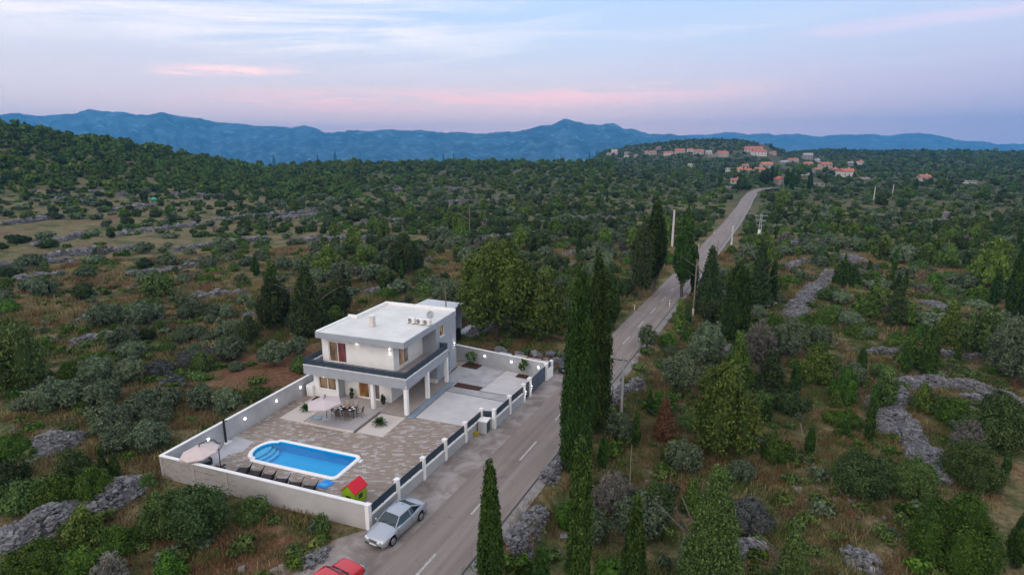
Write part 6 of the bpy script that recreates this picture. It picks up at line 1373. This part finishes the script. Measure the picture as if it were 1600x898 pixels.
# far cypresses and pines that stand out
FART = [(524, 253, 235, 9, 'slim', 'lone cypress on the skyline above the middle ridge'), (497, 256, 249, 5, 'slim', 'tiny cypress on the skyline left of the lone one'), (693, 252, 241, 6, 'slim', 'left of the two skyline cypresses'), (709, 252, 241, 6, 'slim', 'right of the two skyline cypresses'), (428, 254, 246, 7, 'oak', 'small tree where the pine hill ends'),
 (12, 192, 182, 18, 'roundpine', 'dark pine at the top left skyline'), (43, 197, 187, 12, 'roundpine', 'round pine on the hill skyline, left of the bigger one'), (60, 199, 187, 18, 'roundpine', 'round pine on the hill skyline'), (111, 207, 197, 18, 'roundpine', 'wide pine farther down the hill skyline'), (180, 215, 207, 14, 'roundpine', 'last round pine on the hill skyline'),
 (1125, 291, 271, 7, 'slim', 'dark cypress left of the pale road end house'), (1205, 287, 258, 6, 'slim', 'tall cypress right of the orange roofs'), (1211, 288, 263, 6, 'slim', 'cypress behind the chapel'), (1228, 292, 262, 9, 'slim', 'cypress in the group right of the chapel, leftmost'), (1236, 297, 264, 10, 'slim', 'cypress in the middle of the village group'), (1245, 293, 264, 9, 'slim', 'cypress at the right of the village group'), (1264, 298, 269, 9, 'slim', 'separate dark cypress right of the group'), (1289, 291, 270, 6, 'slim', 'cypress beside the grey ruin'), (1334, 282, 265, 5, 'slim', 'cypress at the end of the big gabled house'), (1249, 276, 255, 28, 'roundpine', 'domed dark pine in the village'), (1195, 290, 263, 20, 'oak', 'dark tree group before the orange roofs'), (1159, 298, 273, 22, 'oak', 'dark tree right of the pale road end house'),
 (1430, 298, 278, 6, 'slim', 'cypress in the far right woods'), (1453, 296, 276, 7, 'slim', 'cypress right of the lone red roof'), (1483, 300, 280, 8, 'slim', 'dark cypress in the right woods, second'), (933, 243, 233, 8, 'slim', 'skyline cypress left of the village'), (921, 244, 236, 6, 'slim', 'skyline cypress farthest left of the village'), (1204, 232, 224, 5, 'slim', 'cypress at the right end of the village ridge'), (916, 262, 247, 5, 'slim', 'cypress in the valley below the village'), (950, 270, 258, 5, 'slim', 'dark cypress in the valley centre'), (390, 268, 255, 7, 'oak', 'small dark tree on the pine hill flank'), (1222, 320, 290, 26, 'pine', 'wide pine at the right of the road end')]
for f in FART: tree(f[0], f[1], f[2], f[3], f[4], 'cypress_tree' if f[4] == 'slim' else 'pine_tree' if 'pine' in f[4] else 'broadleaf_tree', f[5], dmin=120)
# ---------------------------------------------------------------- plants in the yard
def cycas(loc, r, lab, seed):
    rs = np.random.RandomState(seed); e = thing('cycad_palm', lab, 'palm', loc); MB().cyl((0, 0, 0), (0, 0, .22), .12, .10, 10).build('stem', BARK, e, world=False)
    V = []; F = []
    for k in range(34):
        a = k*2.399+rs.uniform(-.1, .1); el = .25+1.0*(k/34); L = r*rs.uniform(.85, 1.1); n = 7; pts = []
        for i in range(n):
            t = i/(n-1); hr = L*(math.cos(el)*t*1.05); pts.append(np.array([math.cos(a)*hr, math.sin(a)*hr, .2+L*(math.sin(el)*t-.55*t*t*math.cos(el)*.9)]))
        sd = np.array([-math.sin(a), math.cos(a), 0])
        for i in range(n-1):
            w0 = .10*math.sin(math.pi*min(.97, .12+.85*i/(n-1))); w1 = .10*math.sin(math.pi*min(.97, .12+.85*(i+1)/(n-1)))
            for s in (-1, 1):
                b = len(V); V += [pts[i], pts[i+1], pts[i+1]+sd*w1*s+np.array([0, 0, .03]), pts[i]+sd*w0*s+np.array([0, 0, .03])]; F.append((b, b+1, b+2, b+3))
    me = mesh_of('fronds', np.array(V), np.array(F), rs.uniform(0, 1, len(F)), FM['palm']); o = bpy.data.objects.new('fronds', me); COL.objects.link(o); o.parent = e; return e
cycas((-26.95, 40.1, .03), .78, 'low round palm in the gravel bed beside the porch', 1); cycas((-35.0, 40.3, .03), .72, 'low round palm in the gravel left of the terrace', 2)
def potted(loc, lab, seed):
    e = thing('potted_plant', lab, 'potted plant', loc); MB().cyl((0, 0, 0), (0, 0, .36), .15, .21, 14).build('pot', mat('dark_pot', (.06, .05, .055), .6), e, world=False)
    V, F, T = crown_np(seed, .62, .24, .36, 'plume', 16, .12, .12, 14, .11, 1.5, 0, .5); o = bpy.data.objects.new('foliage', mesh_of('foliage', V, F, T, FM['palm'])); COL.objects.link(o); o.parent = e
potted((-32.55, 43.95, .10), 'potted plant left of the lit sliding door', 1); potted((-28.9, 43.85, .10), 'potted plant right of the lit sliding door', 2)
def small(loc, H, Rr, k, lab, name, seed, cat, prof='round', tr=.1):
    e = thing(name, lab, cat, loc); V, F, T = crown_np(seed, H*(1-tr), Rr, H*tr, prof, 26, Rr*.38, Rr*.34, 14, .12, 1.3, 0, .3); o = bpy.data.objects.new('crown', mesh_of('crown', V, F, T, FM[k])); COL.objects.link(o); o.parent = e
    o = bpy.data.objects.new('trunk', mesh_trunk(trunk_np(H*.7, .03, seed, 3, .4, 0))); COL.objects.link(o); o.parent = e
small((-25.1, 56.1, .06), 1.5, .62, 'maquis', 'leafy shrub in the square soil bed by the rear wall', 'garden_shrub', 5, 'shrub')
small((-18.6, 55.1, .06), 1.75, .45, 'maquis', 'young tree with open crown in the small soil bed', 'young_tree', 6, 'tree', 'round', .35)
small((-18.75, 42.2, .02), .75, .16, 'cypress', 'tiny conifer behind the recessed fence corner', 'young_conifer', 7, 'conifer', 'cone', 0); small((-19.15, 38.6, .0), .9, .3, 'maquis', 'little shrub behind the street fence by the concrete yard', 'garden_shrub', 8, 'shrub')
small((-19.75, 34.6, 0), .75, .28, 'weed', 'small weedy shrub behind the middle fence panel', 'garden_shrub', 9, 'shrub'); small((-21.2, 29.0, 0), .7, .28, 'maquis', 'small plant in front of the playhouse', 'garden_shrub', 10, 'shrub')
# ================================================================ scattered trees and shrubs, each an object of its own
LIB = {}
def lib(kind, var, lod):
    key = (kind, var, lod)
    if key in LIB: return LIB[key]
    sz = {'olive': (3.6, 2.0), 'maquis': (2.2, 1.9), 'oak': (3.4, 2.0), 'pine': (5.0, 2.2), 'youngpine': (4.0, 1.5), 'slim': (5.0, .62), 'grey': (2.4, 1.5), 'mauve': (1.0, 1.3), 'bush': (2.4, 1.6), 'conical': (5, 1.4)}[kind]
    H, Rr = sz; H *= (.85, 1.0, 1.25, .72, 1.1, .9)[var % 6]; Rr *= (1.0, .85, 1.05, 1.2, .8, 1.1)[var % 6]
    V, F, T, m, tm = build_kind(kind, H, Rr, 1000+var*17+len(kind)*3, detail=(.85, 1.5, 3.0)[lod], cap=(9000, 2800, 620)[lod])
    LIB[key] = (mesh_of('crown', V, F, T, m), mesh_trunk(tm)) if lod == 0 else combo('crown', V, F, T, m, tm)
    return LIB[key]
NAMES = {'olive': ('olive_tree', 'tree', 'grey green olive tree'), 'maquis': ('evergreen_shrub', 'shrub', 'bright green mastic shrub'), 'oak': ('holm_oak', 'tree', 'dark round holm oak'), 'pine': ('pine_tree', 'tree', 'light green bushy pine'), 'youngpine': ('young_pine', 'tree', 'young pointed pine'), 'slim': ('young_cypress', 'tree', 'thin young cypress'), 'grey': ('bare_shrub', 'shrub', 'grey twiggy shrub'), 'mauve': ('heath_shrub', 'shrub', 'low mauve heath cushion'), 'bush': ('scrub_bush', 'shrub', 'mid green scrub bush')}
def zone(px, d, yc):
    if px > 0 and px < 1600:
        side = 'right of the road' if px > 1000+ (220-min(d, 220))*.0+0 and d > 60 else 'beyond the villa' if px > 480 and px <= 1000 else 'left of the plot'
        if px > 900 and d <= 60: side = 'right of the road'
    else: side = 'at the outer edge of the scrub'
    return side+(', near field' if d < 75 else ', middle distance' if d < 130 else ', farther back')
rng = np.random.RandomState(11)
def blocked(x, y, r):
    if -39.5-r*.6 < x < -12.5+r*.3 and 25.8-r*.6 < y < 62.5+r*.3: return True
    if abs(x-float(road_x(y))) < 3.6+r*.75: return True
    if y < 28 and -27 < x < -12: return True
    if -39.5 < x < -28.5 and 60 < y < 71: return True
    for L, w in STONE_LINES:
        if abs(L[:, 0].mean()-x) > 45+w or abs(L[:, 1].mean()-y) > 60: continue
        for i in range(len(L)-1):
            a = L[i]; b = L[i+1]; ab = b-a; t = max(0, min(1, ((x-a[0])*ab[0]+(y-a[1])*ab[1])/(ab @ ab)))
            if math.hypot(x-a[0]-ab[0]*t, y-a[1]-ab[1]*t) < w*.5+r*.9: return True
    return False
counts = {}
cand = []
gxs = np.arange(-170, 170, 3.7); gys = np.arange(18, 225, 3.7)
for gx_ in gxs:
    for gy_ in gys:
        x = gx_+rng.uniform(-1.7, 1.7); y = gy_+rng.uniform(-1.7, 1.7); cand.append((math.hypot(x, y), x, y, rng.uniform(), rng.uniform(), rng.uniform()))
cand.sort()
REST = []
PL = np.array(PLANTED)
for d, x, y, r1, r2, r3 in cand:
    px, dd, yc = polar(np.array([x]), np.array([y])); px = float(px[0]); yc = float(yc[0])
    if yc < 12 or px < -140 or px > 1740 or d > 235: continue
    right = x > road_x(y)
    nz = float(wob(np.array([x]), np.array([y]), 14.0, 2.2)[0]); nz2 = float(wob(np.array([x]), np.array([y]), 7.0, 5.0)[0])
    dens = (.94 if right else (.56 if px < 480 else .80))+.42*nz+(.08 if d > 150 else 0)
    if not right and px < 560 and 92 < d < 235: dens -= .12
    # open grassy fields
    if right and 38 < y < 54 and 2 < x < 26 and d < 62: dens = .12
    if right and y < 38 and 4 < x < 24: dens = .2
    if -52 < x < -38 and 36 < y < 62: dens = .10
    if -62 < x < -40 and 60 < y < 76: dens *= .6
    if not right and y < 27: dens = .25
    if r1 > dens: continue
    if right: kinds = (('olive', .26), ('bush', .20), ('maquis', .18), ('oak', .08), ('youngpine', .10), ('slim', .07), ('grey', .06), ('pine', .05))
    elif px > 480: kinds = (('olive', .22), ('bush', .20), ('maquis', .24), ('oak', .18), ('pine', .08), ('grey', .05), ('slim', .03))
    else: kinds = (('olive', .46), ('maquis', .22), ('bush', .18), ('mauve', .05), ('oak', .07), ('grey', .03))
    s = r2*sum(k[1] for k in kinds); kind = kinds[-1][0]
    if nz2 > .35 and r2 > .3: kind = 'maquis' if right else 'olive'
    else:
        for k, w in kinds:
            if s < w: kind = k; break
            s -= w
    sc = (.50+.62*r3)*(.9 if px > 480 or d < 60 else .8); Rr = {'olive': 2.0, 'maquis': 1.9, 'oak': 2.0, 'pine': 2.2, 'youngpine': 1.5, 'slim': .62, 'grey': 1.5, 'mauve': 1.3, 'bush': 1.6}[kind]*sc
    if len(PL) and (np.hypot(PL[:, 0]-x, PL[:, 1]-y) < PL[:, 2]+Rr*.7).any(): continue
    if blocked(x, y, Rr): continue
    z = th1(x, y)
    if counts.get(kind, 0) >= 280: REST.append((x, y, z, sc)); continue
    counts[kind] = counts.get(kind, 0)+1
    nm, cat, desc = NAMES[kind]; var = int(r1*997) % 6; zn = zone(px, d, yc)
    hs = 'tall' if sc > 1.05 else 'small' if sc < .8 else 'mid sized'
    lab = '%s %s %s' % (hs, desc, zn); grp = '%s scattered %s' % (desc, zn)
    if d < 95:
        cm, tm = lib(kind, var, 0); put(nm, lab, cat, (x, y, z-.05), cm, tm, (sc, sc, sc*(.9+.25*r2)), r3*40, grp)
    else:
        me = lib(kind, var, 1); o = bpy.data.objects.new(nm, me); COL.objects.link(o); o.location = (x, y, z-.1); o.scale = (sc*1.1, sc*1.1, sc*(.9+.25*r2)); o.rotation_euler.z = r3*40; tag(o, lab, cat, grp)
# ---------------------------------------------------------------- masses that nobody could count
def instancer(name, label, cat, pts, sc, rz, idx, protos):
    pc = bpy.data.collections.new(name+'_sources')
    for i, me in enumerate(protos): o = bpy.data.objects.new('%s_source_%02d' % (name, i), me); pc.objects.link(o)
    me = bpy.data.meshes.new(name); me.vertices.add(len(pts)); me.vertices.foreach_set('co', np.asarray(pts, np.float32).ravel())
    for nm, ty, v in (('sc', 'FLOAT', np.asarray(sc, np.float32)), ('szz', 'FLOAT', np.asarray(sc, np.float32)*np.random.RandomState(len(pts)).uniform(.55, 1.1, len(pts)).astype(np.float32)), ('rz', 'FLOAT', np.asarray(rz, np.float32)), ('idx', 'INT', np.asarray(idx, np.int32))):
        a = me.attributes.new(nm, ty, 'POINT'); a.data.foreach_set('value', v)
    me.update(); ob = bpy.data.objects.new(name, me); COL.objects.link(ob)
    g = bpy.data.node_groups.new(name, 'GeometryNodeTree'); g.interface.new_socket('Geometry', in_out='INPUT', socket_type='NodeSocketGeometry'); g.interface.new_socket('Geometry', in_out='OUTPUT', socket_type='NodeSocketGeometry')
    gi = g.nodes.new('NodeGroupInput'); go = g.nodes.new('NodeGroupOutput'); ip = g.nodes.new('GeometryNodeInstanceOnPoints'); ci_ = g.nodes.new('GeometryNodeCollectionInfo')
    ci_.inputs['Collection'].default_value = pc; ci_.inputs['Separate Children'].default_value = True; ci_.inputs['Reset Children'].default_value = True
    mp = g.nodes.new('GeometryNodeMeshToPoints')
    def attr(n, t):
        k = g.nodes.new('GeometryNodeInputNamedAttribute'); k.data_type = t; k.inputs[0].default_value = n; return [o for o in k.outputs if o.enabled][0]
    cb = g.nodes.new('ShaderNodeCombineXYZ'); g.links.new(attr('rz', 'FLOAT'), cb.inputs[2])
    g.links.new(gi.outputs[0], mp.inputs[0]); g.links.new(mp.outputs[0], ip.inputs['Points']); g.links.new(ci_.outputs[0], ip.inputs['Instance']); ip.inputs['Pick Instance'].default_value = True
    g.links.new(attr('idx', 'INT'), ip.inputs['Instance Index']); g.links.new(cb.outputs[0], ip.inputs['Rotation']); cs = g.nodes.new('ShaderNodeCombineXYZ'); sa = attr('sc', 'FLOAT'); g.links.new(sa, cs.inputs[0]); g.links.new(sa, cs.inputs[1]); g.links.new(attr('szz', 'FLOAT'), cs.inputs[2]); g.links.new(cs.outputs[0], ip.inputs['Scale']); g.links.new(ip.outputs[0], go.inputs[0])
    md = ob.modifiers.new('scatter', 'NODES'); md.node_group = g; tag(ob, label, cat, kind='stuff'); return ob
FARP = []
for kind, n in (('maquis', 4), ('oak', 6), ('olive', 5), ('pine', 6), ('bush', 5), ('slim', 1)):
    for v in range(n): FARP.append(lib(kind, v, 2))
IDX = {'maquis': (0, 4), 'oak': (4, 10), 'olive': (10, 15), 'pine': (15, 21), 'bush': (21, 26), 'slim': (26, 27)}
rs = np.random.RandomState(5)
def far_scatter(d0, d1, cell):
    A_ = []
    lim = d1*1.02; g1 = np.arange(-lim, lim, cell); X, Y = np.meshgrid(g1, np.arange(0, lim, cell)); X = (X+rs.uniform(-.5, .5, X.shape)*cell).ravel(); Y = (Y+rs.uniform(-.5, .5, Y.shape)*cell).ravel()
    px, d, yc = polar(X, Y); ok = (d > d0) & (d < d1) & (yc > 10) & (px > -260) & (px < 1860); X, Y, px, d = X[ok], Y[ok], px[ok], d[ok]
    keep = (np.abs(X-road_x(Y)) > 4.5+.6*cell*.6) & ~((px < 860) & (d > 1000))
    nz = wob(X, Y, 26, 3.1)+.5*wob(X, Y, 11, 1.0); hill = (px < 560) & (d > 300)
    dn = np.where(hill, 1.05, np.where(px < 620, np.where(d < 340, .84, .74), .84))+.46*nz+np.where(d > 450, .12, 0)
    keep &= rs.uniform(0, 1, len(X)) < dn
    for hx, hy, hr in HOUSES: keep &= np.hypot(X-hx, Y-hy) > hr+2.5
    # keep the sight lines to the houses open: nothing tall just in front of them is planted on the slope itself
    for hx, hy, hr in HOUSES:
        hd = math.hypot(hx, hy); ux, uy = hx/hd, hy/hd; al = X*ux+Y*uy; ac = np.abs(X*uy-Y*ux); keep &= ~((ac < hr*1.1) & (al > hd-.022*hd-4) & (al < hd))
    X, Y, px, d = X[keep], Y[keep], px[keep], d[keep]
    n = len(X); u = rs.uniform(0, 1, n); kind = np.empty(n, int); hill = (px < 560) & (d > 300); mid = (px > 460) & (px < 960) & (d > 330)
    def pick(mask, table):
        c = 0
        for k, w in table:
            sel = mask & (u >= c) & (u < c+w); lo, hi = IDX[k]; kind[sel] = rs.randint(lo, hi, sel.sum()); c += w
    pick(hill, (('pine', .72), ('oak', .16), ('maquis', .12001))); pick(mid & ~hill, (('pine', .42), ('oak', .28), ('maquis', .14), ('bush', .14), ('slim', .0201)))
    pick(~hill & ~mid, (('olive', .24), ('oak', .24), ('bush', .20), ('maquis', .20), ('pine', .10), ('slim', .0201)))
    sc = rs.uniform(.42, 1.10, n)*np.clip(cell/5.4, .80, 2.0); sc = np.where(hill, sc*1.22, sc); sc = np.where(kind == 26, sc*.9, sc); sc = np.where((px > 900) & (px < 1380) & (d > 650), np.minimum(sc, 1.15), sc)
    return np.column_stack([X, Y, th(X, Y)-.25]), sc, rs.uniform(0, 6.28, n), kind
parts = [far_scatter(a, b, c) for a, b, c in ((228, 420, 5.0), (420, 760, 6.6), (760, 1250, 9.0), (1250, 2300, 15.0))]
Pn = np.concatenate([p[0] for p in parts]); Sn = np.concatenate([p[1] for p in parts]); Rn = np.concatenate([p[2] for p in parts]); Kn = np.concatenate([p[3] for p in parts])
if REST:
    R0 = np.array(REST); Pn = np.concatenate([Pn, R0[:, :3]-np.array([0, 0, .1])]); Sn = np.concatenate([Sn, R0[:, 3]]); Rn = np.concatenate([Rn, rs.uniform(0, 6, len(R0))]); Kn = np.concatenate([Kn, rs.randint(0, 15, len(R0))])
print('far instances', len(Pn), 'counts', counts, 'rest', len(REST))
pxn, dn_, _ = polar(Pn[:, 0], Pn[:, 1]); hl = (pxn < 560) & (dn_ > 300); vl = (pxn > 560) & (dn_ > 620)
instancer('hill_woodland', 'dense pine wood covering the hill on the upper left', 'woodland', Pn[hl], Sn[hl], Rn[hl], Kn[hl], FARP)
instancer('ridge_woodland', 'far wooded ridges around and behind the village', 'woodland', Pn[vl & ~hl], Sn[vl & ~hl], Rn[vl & ~hl], Kn[vl & ~hl], FARP)
instancer('plain_scrub', 'continuous scrub and small trees on the plain beyond the fields', 'scrub', Pn[~vl & ~hl], Sn[~vl & ~hl], Rn[~vl & ~hl], Kn[~vl & ~hl], FARP)
# grass and weeds
def tuft(seed, n, H, spread, w, m, bend=.35):
    r = np.random.RandomState(seed); V = np.zeros((n, 4, 3)); b = r.normal(0, spread, (n, 2)); a = r.uniform(0, 6.28, n); h = H*r.uniform(.5, 1.15, n); t = r.normal(0, bend, (n, 2))*h[:, None]
    dx, dy = np.cos(a)*w, np.sin(a)*w
    V[:, 0, :2] = b-np.stack([dx, dy], 1); V[:, 1, :2] = b+np.stack([dx, dy], 1); V[:, 0, 2] = V[:, 1, 2] = -.05
    V[:, 2, :2] = b+t+np.stack([dx, dy], 1)*.5; V[:, 3, :2] = b+t-np.stack([dx, dy], 1)*.5; V[:, 2, 2] = V[:, 3, 2] = h
    return mesh_of('tuft', V.reshape(-1, 3), np.arange(4*n).reshape(-1, 4), r.uniform(0, 1, n), m)
GP = [tuft(i, 130, .42, .42, .018, FM['straw']) for i in range(3)]+[tuft(5+i, 120, .36, .42, .018, FM['rust']) for i in range(2)]+[tuft(9+i, 120, .32, .42, .02, FM['weed']) for i in range(3)]
def weed(seed, k, R_=.55, H=.5):
    V, F, T = crown_np(seed, H, R_, 0, 'dome', 22, .2, .16, 12, .12, 1.3, .5, .3); return mesh_of('weed', V, F, T, FM[k])
GP += [weed(1, 'maquis'), weed(2, 'weed'), weed(3, 'bush' if 'bush' in FM else 'juniper'), weed(4, 'weed'), weed(5, 'olive')]
def near_scatter(d1, cell, lo, hi, seed, dens):
    r = np.random.RandomState(seed); X, Y = np.meshgrid(np.arange(-d1, d1, cell), np.arange(10, d1, cell)); X = (X+r.uniform(-.5, .5, X.shape)*cell).ravel(); Y = (Y+r.uniform(-.5, .5, Y.shape)*cell).ravel()
    px, d, yc = polar(X, Y); ok = (yc > 10) & (px > -80) & (px < 1680) & (d < d1) & (np.abs(X-road_x(Y)) > 3.35)
    ok &= ~((X > -38) & (X < -13.2) & (Y > 27.1) & (Y < 57.8)); ok &= ~((X > -21.5) & (X < -13) & (Y < 62) & (Y > 16)); ok &= ~((X > -37.8) & (X < -31) & (Y > 61.8) & (Y < 69))
    nz = wob(X, Y, 5.5, seed*1.3)+.6*wob(X, Y, 15, seed*.7); soil = ((X+45)/8)**2+((Y-49)/7.5)**2 < 1.0
    p = dens+.4*nz; p = np.where(soil, .07, p); ok &= r.uniform(0, 1, len(X)) < p
    X, Y = X[ok], Y[ok]; n = len(X); return np.column_stack([X, Y, th(X, Y)]), r.uniform(.6, 1.35, n), r.uniform(0, 6.28, n), r.randint(lo, hi, n)
a1 = near_scatter(78, .85, 0, 5, 1, .42); a2 = near_scatter(150, 1.9, 0, 5, 2, .5)
k = polar(a2[0][:, 0], a2[0][:, 1])[1] > 76; a2 = tuple(q[k] for q in a2); a2 = (a2[0], a2[1]*1.7, a2[2], a2[3])
b1 = near_scatter(110, 1.0, 5, 8, 3, .50); c1 = near_scatter(140, 1.8, 8, 13, 4, .46)
cat_ = lambda *q: tuple(np.concatenate([w[i] for w in q]) for i in range(4))
g_ = cat_(a1, a2); instancer('dry_grass', 'dry straw coloured grass between the shrubs', 'grass', g_[0], g_[1], g_[2], g_[3], GP)
instancer('green_grass', 'low green grass and herbs between the shrubs', 'grass', b1[0], b1[1], b1[2], b1[3], GP)
instancer('ground_cover', 'knee high mixed undergrowth in the scrub', 'undergrowth', c1[0], c1[1]*1.2, c1[2], c1[3], GP)
# loose stones lying in the scrub
rs = np.random.RandomState(8); n = 2600; X = rs.uniform(-75, 45, n); Y = rs.uniform(18, 120, n); ok = (np.abs(X-road_x(Y)) > 3.6) & ~((X > -38.3) & (X < -13) & (Y > 26.8) & (Y < 58.2)) & ~((X > -24) & (X < -13) & (Y < 27)) & (wob(X, Y, 6, 3.3)+.5*wob(X, Y, 2.5, 1) > .25)
X, Y = X[ok], Y[ok]; V, F, T = stones(np.column_stack([X, Y, th(X, Y)+.04]), rs.lognormal(-1.45, .4, len(X)), rs, .6)
me = bpy.data.meshes.new('loose_stones'); np_mesh(me, V, F, False, tint=T); me.materials.append(STONE); o = bpy.data.objects.new('loose_stones', me); COL.objects.link(o); tag(o, 'loose pale stones lying all over the scrubland', 'stones', kind='stuff')
